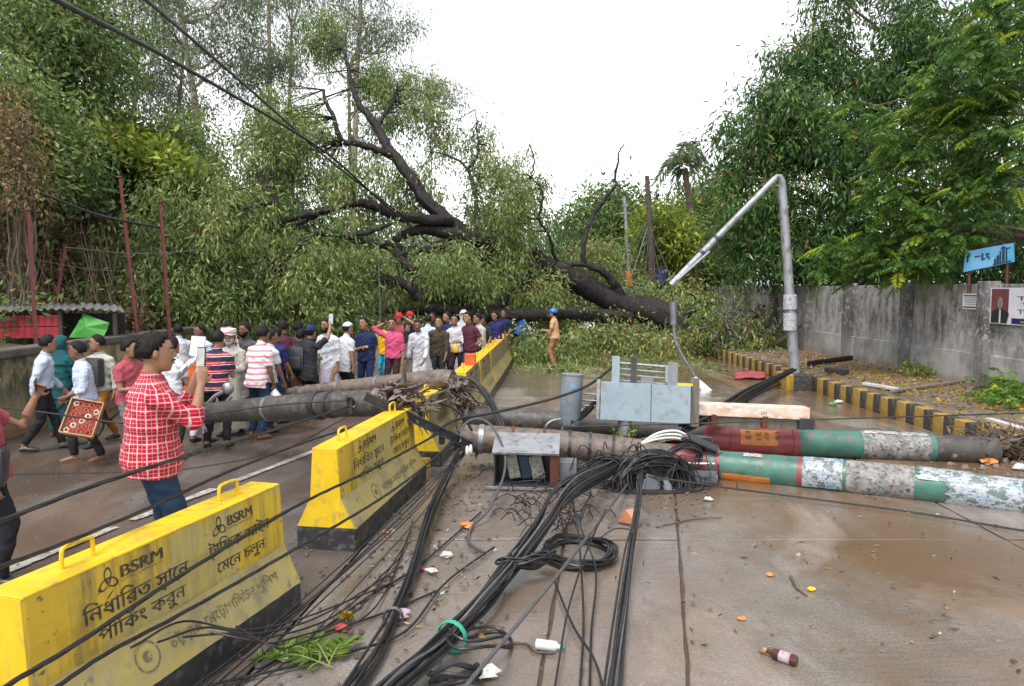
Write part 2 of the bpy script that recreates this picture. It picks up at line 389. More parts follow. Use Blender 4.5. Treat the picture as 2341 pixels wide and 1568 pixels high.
# right compound wall: stained concrete panels between pillars
def stained_wall(name, light, mid, dark, moss=None, top_z=2.4):
    m, t, b = new_mat(name); v = coords(t, (1, 1, 1)); st = coords(t, (2.0, 2.0, 0.55))
    col = ramp(t, noise(t, 1.6, 8, 0.7, v), [(0.36, mid), (0.62, light)])
    sep = t.nodes.new("ShaderNodeSeparateXYZ"); t.links.new(coords(t), sep.inputs[0])
    hi = ramp(t, math_(t, 'DIVIDE', sep.outputs[2], top_z), [(0.30, 0.2), (0.62, 1.0)])
    big = ramp(t, noise(t, 0.9, 6, 0.65, v), [(0.44, 0.0), (0.56, 0.7)]); col = mix(t, big, col, tuple(x * 1.3 for x in light))
    peel = ramp(t, noise(t, 6.5, 8, 0.75, v), [(0.53, 0.0), (0.57, 0.85)])
    col = mix(t, mix(t, 1.0, peel, hi, 'MULTIPLY'), col, (0.42, 0.415, 0.41) if not moss else moss)
    s1 = ramp(t, noise(t, 2.0, 9, 0.75, st), [(0.46, 0.0), (0.62, 0.85)])
    col = mix(t, mix(t, 1.0, s1, hi, 'MULTIPLY'), col, dark)
    blot = ramp(t, noise(t, 4.5, 9, 0.78, v), [(0.53, 0.0), (0.62, 0.8)]); col = mix(t, mix(t, 1.0, blot, hi, 'MULTIPLY'), col, tuple(x * 1.5 for x in dark))
    low = ramp(t, math_(t, 'ADD', math_(t, 'DIVIDE', sep.outputs[2], top_z), math_(t, 'MULTIPLY', noise(t, 3, 5, 0.6, v), 0.25)), [(0.22, 1.0), (0.36, 0.0)])
    col = mix(t, mix(t, 0.8, (0, 0, 0), low), col, (0.20, 0.12, 0.08))
    t.links.new(col, b.inputs['Base Color']); b.inputs['Roughness'].default_value = 0.75
    bump(t, b, noise(t, 22, 7, 0.7, v), 0.35, 0.015); return m
M_WALL = stained_wall('stained_concrete_wall', (0.33, 0.32, 0.31), (0.20, 0.19, 0.18), (0.050, 0.046, 0.043))
M_PILL = stained_wall('stained_pillar', (0.16, 0.155, 0.148), (0.095, 0.09, 0.085), (0.035, 0.033, 0.03))
wall = thing('compound_wall', 'tall stained grey concrete compound wall behind the right pavement', 'wall', (9.5, 20, 0))
py_ = [8.8, 11.8, 14.75, 17.7, 20.8, 23.7, 26.7, 29.7, 32.7, 35.7]
for i in range(len(py_) - 1):
    y0, y1 = py_[i] + 0.14, py_[i + 1] - 0.14
    MB().box((9.60, (y0 + y1) / 2, 1.30), (0.14, y1 - y0 + 0.02, 2.18 + random.uniform(-.03, .03)), bev=0.01).build('panel', M_WALL, wall)
    MB().box((9.57, (y0 + y1) / 2, 0.62), (0.16, y1 - y0 + 0.02, 0.72), bev=0.012).build('plinth_course', M_WALL, wall)
for y in py_: MB().box((9.49, y, 1.31), (0.30, 0.30, 2.28), bev=0.015).build('pillar', M_PILL, wall)

# left low wall, mossy
M_LWALL = stained_wall('mossy_wall', (0.27, 0.235, 0.13), (0.10, 0.088, 0.06), (0.025, 0.023, 0.02), (0.36, 0.31, 0.16), 1.3)
M_COPE = mat('damp_coping', (0.13, 0.11, 0.095), (0.05, 0.045, 0.04), 4, 0.6, bmp=0.4)
lw = thing('roadside_wall', 'low damp wall with peeling yellowish plaster along the left road edge', 'wall', (-7.8, 12, 0))
MB().box((-7.85, 13.0, 0.62), (0.26, 16.0, 1.26), bev=0.02).build('wall_face', M_LWALL, lw)
MB().box((-7.85, 13.0, 1.31), (0.40, 16.1, 0.13), bev=0.025).build('coping', M_COPE, lw)
for y in (6.4, 9.4, 12.4, 15.4, 18.4, 20.6): MB().box((-7.70, y, 0.63), (0.16, 0.34, 1.24), bev=0.015).build('pier', M_COPE, lw)

# wooded slope behind it
def hill_z(x, y):
    d = -8.4 - x
    kk = min(max((16.8 - y) / 2.0, 0.0), 1.0); d = d - 4.2 * kk * min(max(d, 0) / 2.0, 1.0) if d > 0 else d
    if -8.4 - x > 0 and d < 0.05: d = 0.05
    if d < 0: return -0.2
    s = min(d / 9.0, 1.0); s = s * s * (3 - 2 * s)
    return 1.0 + 6.2 * s + max(0, d - 9) * 0.16 + 0.35 * mnoise.noise(Vector((x * .35, y * .35, 1))) + (0.25 * mnoise.noise(Vector((x * 1.1, y * 1.1, 5))))
hl = MB(); xs_ = [-8.2 - 0.55 * i for i in range(22)] + [-20.5 - 2.2 * i for i in range(16)]; yy = [4 + 1.0 * i for i in range(30)] + [34 + 3 * i for i in range(26)]
vl = [(x, y, hill_z(x, y) if k else -0.5) for y in yy for k, x in enumerate(xs_)]; nxx = len(xs_)
fl = [(i * nxx + k, i * nxx + k + 1, (i + 1) * nxx + k + 1, (i + 1) * nxx + k) for i in range(len(yy) - 1) for k in range(nxx - 1)]
hl.add(vl, fl)
M_HILL = mat('hill_earth', (0.055, 0.036, 0.025), (0.02, 0.016, 0.012), 1.6, 0.9, bmp=0.8, c3=(0.05, 0.06, 0.02), bscale=6)
structure('hill', hl, M_HILL, True)
# ================================================================== VEGETATION
M_BARK = mat('wet_dark_bark', (0.026, 0.022, 0.021), (0.009, 0.008, 0.008), 5, 0.75, bmp=1.0, c3=(0.045, 0.036, 0.031), spec=0.25, stretch=(1, 1, 0.5), bscale=14)
M_BARKP = mat('pale_smooth_bark', (0.34, 0.29, 0.25), (0.20, 0.15, 0.12), 3, 0.7, bmp=0.3, c3=(0.26, 0.15, 0.09))
M_BARKB = mat('brown_bark', (0.12, 0.085, 0.06), (0.05, 0.038, 0.03), 5, 0.8, bmp=0.7)
LF_FALL = leaf_mat('drooping_leaves', (0.060, 0.098, 0.032), (0.180, 0.250, 0.078), (0.42, 0.49, 0.17), 0.42, (0.26, 0.12, 0.045))
LF_EUC = leaf_mat('grey_green_leaves', (0.085, 0.115, 0.070), (0.18, 0.225, 0.125), (0.29, 0.35, 0.17), 0.5)
LF_DENSE = leaf_mat('dense_green_leaves', (0.045, 0.086, 0.030), (0.125, 0.20, 0.062), (0.29, 0.39, 0.10), 0.45, (0.27, 0.17, 0.06))
LF_MANGO = leaf_mat('glossy_mango_leaves', (0.022, 0.054, 0.018), (0.075, 0.155, 0.042), (0.24, 0.34, 0.08), 0.30, (0.25, 0.095, 0.035))
LF_FEATH = leaf_mat('feathery_leaves', (0.035, 0.085, 0.018), (0.085, 0.175, 0.028), (0.26, 0.38, 0.03), 0.5, (0.44, 0.50, 0.03))
LF_BROWN = leaf_mat('dry_vine_leaves', (0.065, 0.040, 0.028), (0.17, 0.105, 0.060), (0.32, 0.24, 0.10), 0.7)
LF_LIME = leaf_mat('lime_shrub_leaves', (0.07, 0.10, 0.02), (0.18, 0.25, 0.035), (0.40, 0.48, 0.06), 0.5)
LF_YEL = leaf_mat('fallen_petals', (0.20, 0.11, 0.02), (0.42, 0.25, 0.015), (0.58, 0.38, 0.02), 0.5)
LF_FRESH = leaf_mat('torn_fresh_leaves', (0.05, 0.10, 0.02), (0.14, 0.24, 0.04), (0.30, 0.42, 0.08), 0.45)

def B(px, py, D, rx, ry, rd, wt=None):
    s = D / FPX; c = at(px, py, D); r = (rx * s, rd, ry * s)
    return (c, r, wt if wt else (rx * s) * (ry * s) * 4 + 0.2)
def pxpts(lst): return [at(x, y, D) for x, y, D in lst]

# ---- the fallen tree: trunk leaning up from the right, crown spilled across the road
ft = thing('fallen_tree', 'huge uprooted tree with black wet trunk fallen across the whole road', 'tree', (5.0, 27.0, 0))
tk = MB()
P = spline(pxpts([(1660, 800, 26.8), (1600, 782, 26.8), (1540, 742, 26.8), (1470, 712, 26.8), (1400, 686, 26.8), (1330, 648, 26.6), (1280, 622, 26.4), (1240, 600, 26.2), (1218, 574, 26.0)]), 5)
rad = np.interp(np.linspace(0, 1, len(P)), [0, .1, .25, .6, .85, 1], [.56, .47, .41, .40, .32, .19])
P = [p + jit(0.035) for p in P]
tk.tube(P, [r * random.uniform(.95, 1.06) for r in rad], 16); tk.build('trunk', M_BARK, ft, True)
limbs = [
 ([(1330, 660, 26.7), (1270, 632, 26.4), (1200, 606, 26.0), (1120, 590, 25.5), (1020, 560, 25.2)], .27, .21),
 ([(1130, 560, 25.6), (1040, 536, 25.2), (975, 524, 25), (925, 535, 24.6), (900, 555, 24.4)], .26, .12),
 ([(1060, 530, 25.4), (1015, 496, 25.4), (965, 447, 25.6), (925, 385, 26), (885, 335, 26.3), (868, 300, 26.6), (842, 262, 26.8), (822, 240, 27), (806, 200, 27.2), (797, 160, 27.4), (785, 112, 27.6)], .27, .05),
 ([(905, 362, 26.2), (862, 342, 25.8), (810, 326, 25.5), (782, 322, 25.3), (762, 268, 25.4), (745, 235, 25.5), (741, 205, 25.6)], .14, .05),
 ([(876, 318, 26.4), (868, 285, 26.6), (880, 258, 26.9), (900, 228, 27.1), (905, 205, 27.2)], .10, .04),
 ([(1030, 505, 25.2), (960, 500, 24.6), (900, 490, 24), (860, 472, 23.6), (815, 463, 23.2), (760, 476, 22.8), (700, 490, 22.4), (640, 505, 22), (560, 520, 21.5), (520, 532, 21.2)], .20, .05),
 ([(760, 476, 22.8), (700, 506, 22.6), (650, 520, 22.2), (625, 545, 22), (600, 590, 21.8)], .08, .03),
 ([(1020, 560, 25.2), (935, 575, 24.4), (890, 562, 23.6), (850, 556, 23), (800, 541, 22.6), (745, 530, 22.2), (700, 545, 21.8), (670, 575, 21.4), (635, 610, 21)], .20, .06),
 ([(800, 541, 22.6), (840, 530, 22.4), (895, 512, 22.2)], .09, .05),
 ([(905, 575, 23), (915, 590, 22.8), (930, 605, 22.6), (945, 625, 22.6)], .14, .08),
 ([(860, 650, 21.6), (885, 638, 21.6), (915, 642, 21.7), (940, 660, 21.8), (958, 682, 21.9)], .12, .16),
 ([(1440, 728, 26.4), (1380, 722, 25.6), (1300, 716, 24.8), (1220, 718, 24.2), (1150, 720, 23.8), (1060, 712, 23.6), (990, 706, 23.5), (930, 712, 23.4), (880, 716, 23.3), (852, 700, 23.2)], .26, .12),
 ([(1060, 700, 24.2), (1010, 692, 24), (975, 692, 24)], .22, .16),
 ([(1105, 735, 24.6), (1135, 700, 24.8), (1170, 676, 25.2), (1215, 640, 25.8)], .24, .20),
 ([(1425, 690, 26.7), (1412, 662, 26.6), (1396, 636, 26.5), (1365, 614, 26.4), (1330, 604, 26.4), (1300, 606, 26.4)], .20, .09),
 ([(1340, 606, 26.4), (1333, 585, 26.4), (1338, 545, 26.6), (1352, 500, 26.8), (1378, 462, 27), (1395, 438, 27), (1408, 425, 27), (1405, 400, 27.2), (1413, 370, 27.3), (1416, 345, 27.4), (1428, 328, 27.4)], .11, .02),
 ([(1408, 425, 27), (1422, 428, 27), (1434, 423, 27)], .03, .012),
 ([(1300, 606, 26.4), (1270, 590, 26.2), (1262, 560, 26), (1250, 530, 25.9), (1232, 500, 25.8), (1240, 455, 25.8), (1236, 430, 25.8), (1215, 404, 25.8), (1222, 370, 25.8), (1210, 330, 25.8)], .07, .02),
 ([(1085, 560, 25), (1090, 500, 25.6), (1084, 430, 26), (1068, 388, 26.2), (1040, 362, 26.3), (985, 346, 26.4)], .09, .025),
 ([(1068, 388, 26.2), (1086, 366, 26.2), (1094, 330, 26.3), (1089, 280, 26.4), (1086, 250, 26.4)], .05, .015),
 ([(520, 470, 20.5), (570, 476, 21), (600, 466, 21.3), (632, 462, 21.6)], .04, .06),
 ([(1560, 742, 26.9), (1500, 698, 27.8), (1460, 690, 28.4), (1400, 700, 29)], .30, .22),
 ([(1600, 770, 26.5), (1560, 730, 26.9), (1600, 700, 27.3), (1650, 690, 27.4)], .22, .08),
]
for pts, r0, r1 in limbs:
    lm = MB(); limb(lm, pxpts(pts), r0, r1, 9, 0.03, 4); lm.build('limb', M_BARK, ft, True)
# small twigs as one part
tw = MB()
crown_blobs = [B(400, 560, 19.5, 95, 140, 1.8), B(350, 650, 18.6, 60, 90, 1.2), B(540, 420, 22, 120, 90, 2.4), B(560, 570, 20.5, 150, 120, 2.4), B(480, 690, 19, 170, 70, 1.5),
 B(700, 560, 21.5, 150, 120, 2.4), B(650, 680, 20, 160, 80, 1.6), B(700, 330, 25, 110, 90, 2.4), B(640, 270, 27, 55, 50, 1.5), B(820, 610, 21.8, 140, 110, 2.2), B(830, 700, 21, 140, 55, 1.2),
 B(960, 610, 23.4, 130, 85, 2.2), B(955, 420, 27, 60, 80, 2), B(925, 250, 28, 50, 55, 1.2), B(1000, 300, 28, 35, 60, 1), B(1085, 600, 24.4, 110, 100, 2.4), B(1060, 670, 24.6, 120, 45, 1.5), B(1000, 690, 24.8, 110, 40, 1.2),
 B(1150, 480, 26, 75, 100, 2), B(1200, 570, 26, 60, 80, 1.6), B(1205, 395, 27, 32, 60, 1), B(1190, 660, 26, 75, 60, 1.6), B(735, 70, 30, 42, 40, 1), B(860, 190, 28.5, 60, 30, 1), B(980, 200, 29, 40, 35, 1), B(820, 420, 24, 50, 60, 1.4), B(600, 340, 24, 90, 60, 1.8), B(1120, 370, 26.5, 50, 50, 1.2), B(1090, 330, 27, 25, 50, .8)]
low_blobs = [B(1300, 690, 28.6, 80, 40, .8), B(1430, 785, 25.4, 90, 22, .8), B(1230, 800, 23, 45, 38, .9), B(1315, 815, 22.2, 22, 34, .6), B(1500, 795, 25.2, 60, 18, .8), B(1560, 690, 28.8, 60, 40, .8), B(1370, 590, 28.2, 40, 40, .7), B(1235, 700, 25.0, 55, 45, .8), B(1350, 765, 25.6, 90, 26, .8), B(1590, 780, 25.4, 50, 20, .8), B(1290, 775, 25.0, 60, 30, .8), B(1170, 830, 22.4, 40, 20, .6), B(1450, 690, 29.2, 70, 40, .9), B(1650, 715, 25.2, 70, 40, .8), B(1700, 760, 24.4, 60, 24, .6), B(1540, 790, 24.8, 70, 16, .7)]
def fall_leaves(name, blobs, n, per, material, spread=0.15, L=0.18, W=0.048, parent=ft, shell=0.2, dr=0.9, tm=0.46, thin=True):
    ns = n // 9; S_, idx = blob_points(blobs, ns, shell); C = np.repeat(S_, 9, 0); n = len(C)
    g_ = RNG.normal(size=(n, 3)) * np.array([.34, .34, .30]); g_[:, 2] -= 0.35 * np.linalg.norm(g_[:, :2], axis=1); C = C + g_
    C[:, 2] = np.maximum(C[:, 2], 0.06 + 0.1 * RNG.random(n))
    tc = np.repeat(tm + 0.15 * RNG.normal(size=ns), 9) + 0.08 * RNG.normal(size=n)
    if thin:
        pr = lambda A_: np.stack([CX + FPX * A_[:, 0] / A_[:, 1], HORIZON - FPX * (A_[:, 2] - CAM_H) / A_[:, 1]], 1)
        LP = np.array([tuple(p) for pts, r0, r1 in limbs[1:] for p in spline(pxpts(pts), 8)]); LR = np.array([r0 for pts, r0, r1 in limbs[1:] for p in spline(pxpts(pts), 8)])
        cs = pr(C); ls = pr(LP); keep = np.ones(len(C), bool)
        for i in range(len(LP)):
            hit = (np.hypot(cs[:, 0] - ls[i, 0], cs[:, 1] - ls[i, 1]) < 15 + 40 * LR[i]) & (C[:, 1] < LP[i, 1] + .15); keep &= ~(hit & (RNG.random(len(C)) < .42))
        C = C[keep]; tc = tc[keep]
    P_, D_, L_, W_, T_ = clumps(C, per, np.array([spread, spread, spread * 1.35]), L, W, dr, 0.16, tc)
    P_[:, 2] = np.maximum(P_[:, 2], 0.03)
    return leaf_mesh(name, P_, D_, L_, W_, T_, material, parent), C
cr, CC = fall_leaves('crown', crown_blobs, 4300, 27, LF_FALL)
cr['kind'] = 'stuff'
cr2, CC2 = fall_leaves('crushed_crown', low_blobs, 1300, 28, LF_FALL, tm=0.6, thin=False); cr2['kind'] = 'stuff'
tips = [p for pts, r0, r1 in limbs for p in pxpts(pts)[2:]]
tipa = np.array([tuple(p) for p in tips])
for c in CC[::7]:
    k = int(np.argmin(((tipa - c) ** 2).sum(1))); a = Vector(tipa[k]); b_ = Vector(c)
    if (b_ - a).length > 3.6: continue
    tw.tube([a, a.lerp(b_, .5) + jit(.2) + Vector((0, 0, .12)), b_], [.024, .016, .006], 4, False)
tw.build('twigs', M_BARK, ft)['kind'] = 'stuff'

# ---- standing trees
def tree(name, label, base, lean, trunk_h, r0, blobs, n, per, material, bark, L, W, spread, droop=0.5, group=None, shell=0.3, tm=0.45, nl=9, tv=0.18):
    base = Vector(base); t_ = thing(name, label, 'tree', base, 0, group)
    top = base + Vector(lean) + Vector((0, 0, trunk_h)); m = MB()
    mid = base.lerp(top, .5) + Vector((random.uniform(-.2, .2), random.uniform(-.2, .2), 0))
    pp = limb(m, [base - Vector((0, 0, .3)), base + Vector((0, 0, trunk_h * .12)), mid, top], r0, r0 * .35, 10, 0.02, 6); m.build('trunk', bark, t_, True)
    ns = n // 6; S_, idx = blob_points(blobs, ns, shell); C = np.repeat(S_, 6, 0); n = len(C); sp2 = float(np.max(spread)); C = C + RNG.normal(size=(n, 3)) * np.array([1.1, 1.1, .75]) * sp2
    tc = np.repeat(tm + RNG.normal(0, 0.16, ns), 6) + RNG.normal(0, .07, n); spread = spread * .62
    P_, D_, L_, W_, T_ = clumps(C, per, spread, L, W, droop, tv, tc)
    leaf_mesh('crown', P_, D_, L_, W_, T_, material, t_)['kind'] = 'stuff'
    for j in range(nl):
        b_ = blobs[j % len(blobs)]; tgt = Vector(b_[0]) + Vector((random.uniform(-.5, .5) * b_[1][0], random.uniform(-.5, .5) * b_[1][1], random.uniform(-.3, .6) * b_[1][2]))
        s = min(pp[int(len(pp) * .35):], key=lambda q: (q - tgt).length + max(0, q.z - tgt.z + .5) * 2)
        l = MB(); limb(l, [s, s.lerp(tgt, .5) + jit(.25), tgt], r0 * .3, r0 * .07, 6, 0.03, 4); l.build('limb', bark, t_, True)
    return t_
# tall thin gum trees on the slope (they rise out of the frame)
gums = [(285, 470, 26, 0.3, 13, 0.16, [(300, 200, 26, 50, 60, 1.3), (330, 60, 26, 70, 60, 1.4), (400, 150, 26, 55, 50, 1.3), (300, -60, 26, 90, 70, 1.6)], 'dark'),
        (480, 470, 31, -0.5, 15, 0.26, [(440, 60, 31, 80, 70, 1.6), (520, 130, 31, 60, 90, 1.6), (430, 250, 31, 50, 40, 1), (470, -60, 31, 110, 70, 2), (560, 40, 31, 60, 70, 1.4), (470, 340, 31, 45, 60, 1.3)], 'mid'),
        (605, 440, 34, 0.2, 16, 0.20, [(600, 60, 34, 50, 90, 1.4), (640, 150, 34, 40, 50, 1), (610, -70, 34, 70, 70, 1.5), (575, 180, 34, 35, 60, 1)], 'mid'),
        (665, 420, 37, 0.1, 16, 0.16, [(665, 130, 37, 40, 70, 1.3), (690, 20, 37, 60, 60, 1.5), (660, -70, 37, 60, 60, 1.5)], 'pale'),
        (805, 560, 36, 0.3, 20, 0.24, [(790, 40, 36, 100, 60, 2), (860, 110, 36, 70, 50, 1.5), (760, 150, 36, 50, 40, 1), (820, -70, 36, 110, 60, 2), (930, 240, 37, 40, 40, 1), (950, 180, 37, 35, 25, 1), (860, 170, 37, 45, 40, 1)], 'pale'),
        (820, 560, 37.5, -0.2, 18, 0.18, [(1010, 215, 38, 45, 35, 1), (890, 60, 37.5, 60, 40, 1.5), (840, 330, 37.5, 45, 70, 1.2)], 'pale'),
        (370, 430, 28, 0.5, 11, 0.14, [(350, 170, 28, 50, 90, 1.4), (390, 270, 28, 45, 60, 1.2), (380, 30, 28, 60, 60, 1.4)], 'dark')]
gl = ['slim gum tree with dark trunk rising from the slope over the brown vines', 'thick-stemmed gum tree with grey forked trunk and open crown', 'slender twin-stemmed gum tree with upright sparse crown', 'thin whitish gum stem with wispy crown behind the fallen crown',
      'tall gum tree with straight pale pinkish trunk and airy crown', 'gum tree with thin pale trunk close beside the tall pink-trunked gum', 'short leafy gum tree between the dark slim one and the forked one']
for (px, py, D, lx, th, r0, bl, k), lab in zip(gums, gl):
    b_ = at(px, py, D); b_.z = max(hill_z(b_.x, b_.y), 0.0) if b_.x < -8.4 else 0.0
    tree('gum_tree', lab, b_, (lx * 2, 0, 0), at(px, bl[0][1] - 60, D).z - b_.z, r0, [B(*q) for q in bl], 78 * len(bl), 20, LF_EUC, M_BARKP if k != 'dark' else M_BARKB, 0.20, 0.045, 0.34, 0.8, 'gum trees on the slope', 0.1, 0.40, 10)
# dense trees at the top of the slope on the left
dense = [((60, 520, 19), [(70, 130, 20, 110, 130, 2.4), (20, 20, 20, 90, 70, 2), (150, 40, 21, 90, 80, 2.2)], 'broad dense green tree crowding the top of the slope above the red shed', 0.46),
         ((200, 450, 22), [(200, 250, 22, 80, 150, 2.2), (230, 90, 22, 60, 110, 2), (180, 400, 21.5, 80, 50, 1.5)], 'leafy bluish green tree beside the dark slim gum tree', 0.5),
         ((40, 560, 17), [(50, 300, 17.5, 90, 80, 1.6), (100, 400, 17, 90, 55, 1.4), (20, 210, 17.5, 60, 50, 1.2)], 'yellowish bushy tree low on the slope above the brown vines', 0.55)]
for (px, py, D), bl, lab, tm in dense:
    b_ = at(px, py, D); b_.z = hill_z(b_.x, b_.y)
    tree('slope_tree', lab, b_, (.3, 0, 0), 3.2, 0.22, [B(*q) for q in bl], 480, 28, LF_DENSE, M_BARKB, 0.17, 0.065, 0.36, 0.5, 'dense trees on the left slope', 0.25, tm)
# mid distance trees behind the fallen crown and along the far road
far = [((300, 560, 24), [(310, 430, 24, 60, 60, 1.5), (420, 330, 24, 60, 50, 1.5), (350, 380, 24, 60, 30, 1.4)], LF_DENSE, 'green shrubby tree behind the brown vines and beside the fallen crown', 0.6, -1),
       ((1370, 690, 48), [(1380, 540, 48, 110, 80, 3.5), (1330, 600, 46, 80, 60, 3), (1440, 610, 47, 60, 70, 3), (1400, 480, 48, 70, 40, 2.5)], LF_DENSE, 'round-crowned tree far down the road behind the leaning poles', 0.40, 0),
       ((1570, 690, 40), [(1590, 520, 40, 60, 60, 3), (1560, 610, 38, 70, 80, 3), (1640, 450, 40, 40, 50, 2), (1530, 560, 40, 40, 60, 2), (1650, 640, 38, 80, 60, 2)], LF_MANGO, 'dark leafy tree beside the far end of the compound wall', 0.55, 0),
       ((1545, 690, 33), [(1530, 560, 33, 35, 60, 1.3), (1510, 520, 33, 25, 40, 1)], LF_LIME, 'bright lime green young tree beside the leaning wooden pole', 0.45, 0),
       ((1090, 700, 60), [(1100, 560, 60, 150, 90, 4), (960, 600, 60, 150, 90, 4), (1250, 600, 58, 90, 90, 4)], LF_EUC, 'distant grey green tree standing behind the fallen crown', 0.45, 0),
       ((500, 600, 34), [(500, 480, 34, 150, 60, 3), (640, 500, 36, 130, 60, 3), (780, 540, 38, 120, 60, 3)], LF_DENSE, 'shady tree on the slope foot behind the fallen crown', 0.35, -1)]
for (px, py, D), bl, lm_, lab, tm, hz in far:
    b_ = at(px, py, D); b_.z = max(0, hill_z(b_.x, b_.y)) if hz < 0 else 0
    tree('background_tree', lab, b_, (.2, 0, 0), max(2.5, at(px, bl[0][1], D).z - b_.z), 0.25, [B(*q) for q in bl], 200 * len(bl), 22, lm_, M_BARKB, 0.26 * D / 36, 0.10 * D / 36, 0.5 * D / 36, 0.4, None, 0.2, tm)
# mango trees over the compound wall
mango = [((1900, 760, 25), [(1720, 480, 25, 75, 120, 2), (1850, 420, 25, 120, 170, 2.6), (1900, 260, 25, 140, 110, 2.4), (1705, 335, 25.5, 62, 75, 1.5), (1790, 200, 25.5, 55, 70, 1.5), (1760, 590, 24.5, 120, 70, 1.6), (1900, 580, 24, 130, 70, 1.6), (1810, 290, 25, 90, 80, 2)], 'big glossy mango tree behind the bent lamp post', 1700),
         ((2160, 760, 24), [(2000, 110, 25, 150, 110, 2.4), (2120, 220, 24, 150, 160, 2.6), (1870, 140, 26, 70, 90, 1.6), (2080, 420, 23.5, 160, 150, 2.4), (2250, 120, 23, 120, 140, 2.4), (2280, 420, 22, 110, 150, 2), (2000, -20, 25, 140, 60, 2), (2200, 560, 22, 160, 60, 1.2)], 'tall dark mango tree over the wall posters', 1800)]
for (px, py, D), bl, lab, n in mango:
    b_ = at(px, py, D); b_.z = 0.0
    tree('mango_tree', lab, b_, (.3, 0, 0), 7.5, 0.42, [B(*q) for q in bl], n, 20, LF_MANGO, M_BARKB, 0.26, 0.060, 0.30, 0.75, 'mango trees behind the compound wall', 0.25, 0.42, 12, 0.2)

def fronds(C, dirs, n_pair, length, pin, wid, tone):
    """feathery compound leaves: pinnae in pairs along an arching rachis"""
    n = len(C); k = n_pair; t_ = np.linspace(0.12, 1.0, k)
    dirs = dirs / np.linalg.norm(dirs, axis=1)[:, None]
    up = np.array([0, 0, 1.0]); side = np.cross(dirs, up); side /= np.linalg.norm(side, axis=1)[:, None] + 1e-6
    base = C[:, None, :] + dirs[:, None, :] * (t_ * length)[None, :, None]; base[:, :, 2] -= (t_ ** 2 * length * 0.55)[None, :]
    Ps, Ds, Ts, Ls = [], [], [], []
    for s in (-1, 1):
        d = side[:, None, :] * s + dirs[:, None, :] * 0.45; d = np.repeat(d, k, 1) if d.shape[1] == 1 else d
        d = d + RNG.normal(0, .10, d.shape); d[:, :, 2] -= 0.75
        Ps.append(base.reshape(-1, 3)); Ds.append(d.reshape(-1, 3)); Ts.append(np.repeat(tone, k))
        Ls.append(np.tile(pin * (0.55 + 0.9 * np.sin(PI * np.clip(t_ * 0.9 + .08, 0, 1))), n))
    P_ = np.concatenate(Ps); return P_, np.concatenate(Ds), np.concatenate(Ls), np.full(len(P_), wid), np.concatenate(Ts)
fb = thing('feathery_tree', 'feathery flame tree with drooping light green fronds hanging over the wall', 'tree', (11.6, 13.6, 0))
tm_ = MB(); limb(tm_, [(11.6, 13.6, -.2), (11.7, 13.8, 2.5), (11.5, 14.2, 5), (11.2, 14.6, 7.5)], .28, .12, 10, .03); tm_.build('trunk', M_BARKB, fb, True)
fbl = [B(1960, 590, 17.5, 110, 55, .7), B(2080, 560, 16.5, 110, 80, .9), B(2190, 470, 16, 110, 110, .9), B(2280, 330, 15.5, 80, 130, .9), B(2230, 170, 15.5, 120, 100, 1), B(2100, 300, 16.2, 90, 70, .8), B(1960, 260, 18, 80, 30, .6), B(2040, 430, 16.5, 60, 60, .7), B(2290, 30, 15, 80, 80, .9)]
C, idx = blob_points(fbl, 1050, 0.3)
dd = RNG.normal(size=(len(C), 3)); dd[:, 0] -= 0.55; dd[:, 1] -= 0.25; dd[:, 2] = dd[:, 2] * 0.35 + 0.05
tone = np.clip(RNG.normal(0.40, 0.14, len(C)), 0, .8); hot = RNG.random(len(C)) < 0.10; tone[hot] = RNG.uniform(.9, 1.0, hot.sum())
leaf_mesh('crown', *fronds(C, dd, 13, 0.48, 0.145, 0.034, tone), LF_FEATH, fb)['kind'] = 'stuff'
for tx, ty, D in ((1960, 560, 17.5), (2060, 540, 16.6), (2180, 440, 16), (2100, 290, 16.2), (1950, 255, 18), (2250, 180, 15.6), (2260, 330, 15.6), (2150, 590, 16.4)):
    tgt = at(tx, ty, D); l = MB(); s = Vector((11.5, 14.2, max(3, min(6.8, tgt.z - .6))))
    limb(l, [s, s.lerp(tgt, .5) + Vector((0, 0, .35)), tgt], .06, .012, 6, .03); l.build('limb', M_BARKB, fb, True)

# coconut palm far right of the road
pm = at(1570, 690, 34); pt = thing('coconut_palm', 'coconut palm with ragged drooping fronds rising behind the dark trees', 'tree', (pm.x, pm.y, 0))
top = at(1566, 385, 34); l = MB(); limb(l, [(pm.x, pm.y, -.2), (pm.x + .3, pm.y, top.z * .5), top], .2, .13, 8); l.build('trunk', M_BARKB, pt, True)
fr_tips = [(1510, 395), (1500, 415), (1535, 440), (1548, 360), (1565, 330), (1590, 340), (1605, 360), (1620, 390), (1525, 375), (1600, 430), (1555, 450), (1580, 325)]
for k, (tx, ty) in enumerate(fr_tips):
    tip = at(tx, ty, 34 + random.uniform(-1.2, 1.2)); mid = top.lerp(tip, .5) + Vector((0, 0, .55)); rp = spline([top, mid, tip], 9)
    Pn, Dn = [], []
    for i, q in enumerate(rp[2:]):
        ax = (rp[min(i + 3, len(rp) - 1)] - rp[i + 1]).normalized(); s = ax.cross(Vector((0, 1, .2))).normalized()
        for sg in (-1, 1):
            for rr in range(2): Pn.append(tuple(q + jit(.04))); Dn.append(tuple(ax * .6 + s * sg * .7 + Vector((0, random.uniform(-.4, .4), -.7))))
    leaf_mesh('frond', Pn, Dn, 0.55, 0.075, RNG.normal(.35, .15, len(Pn)), LF_EUC, pt)

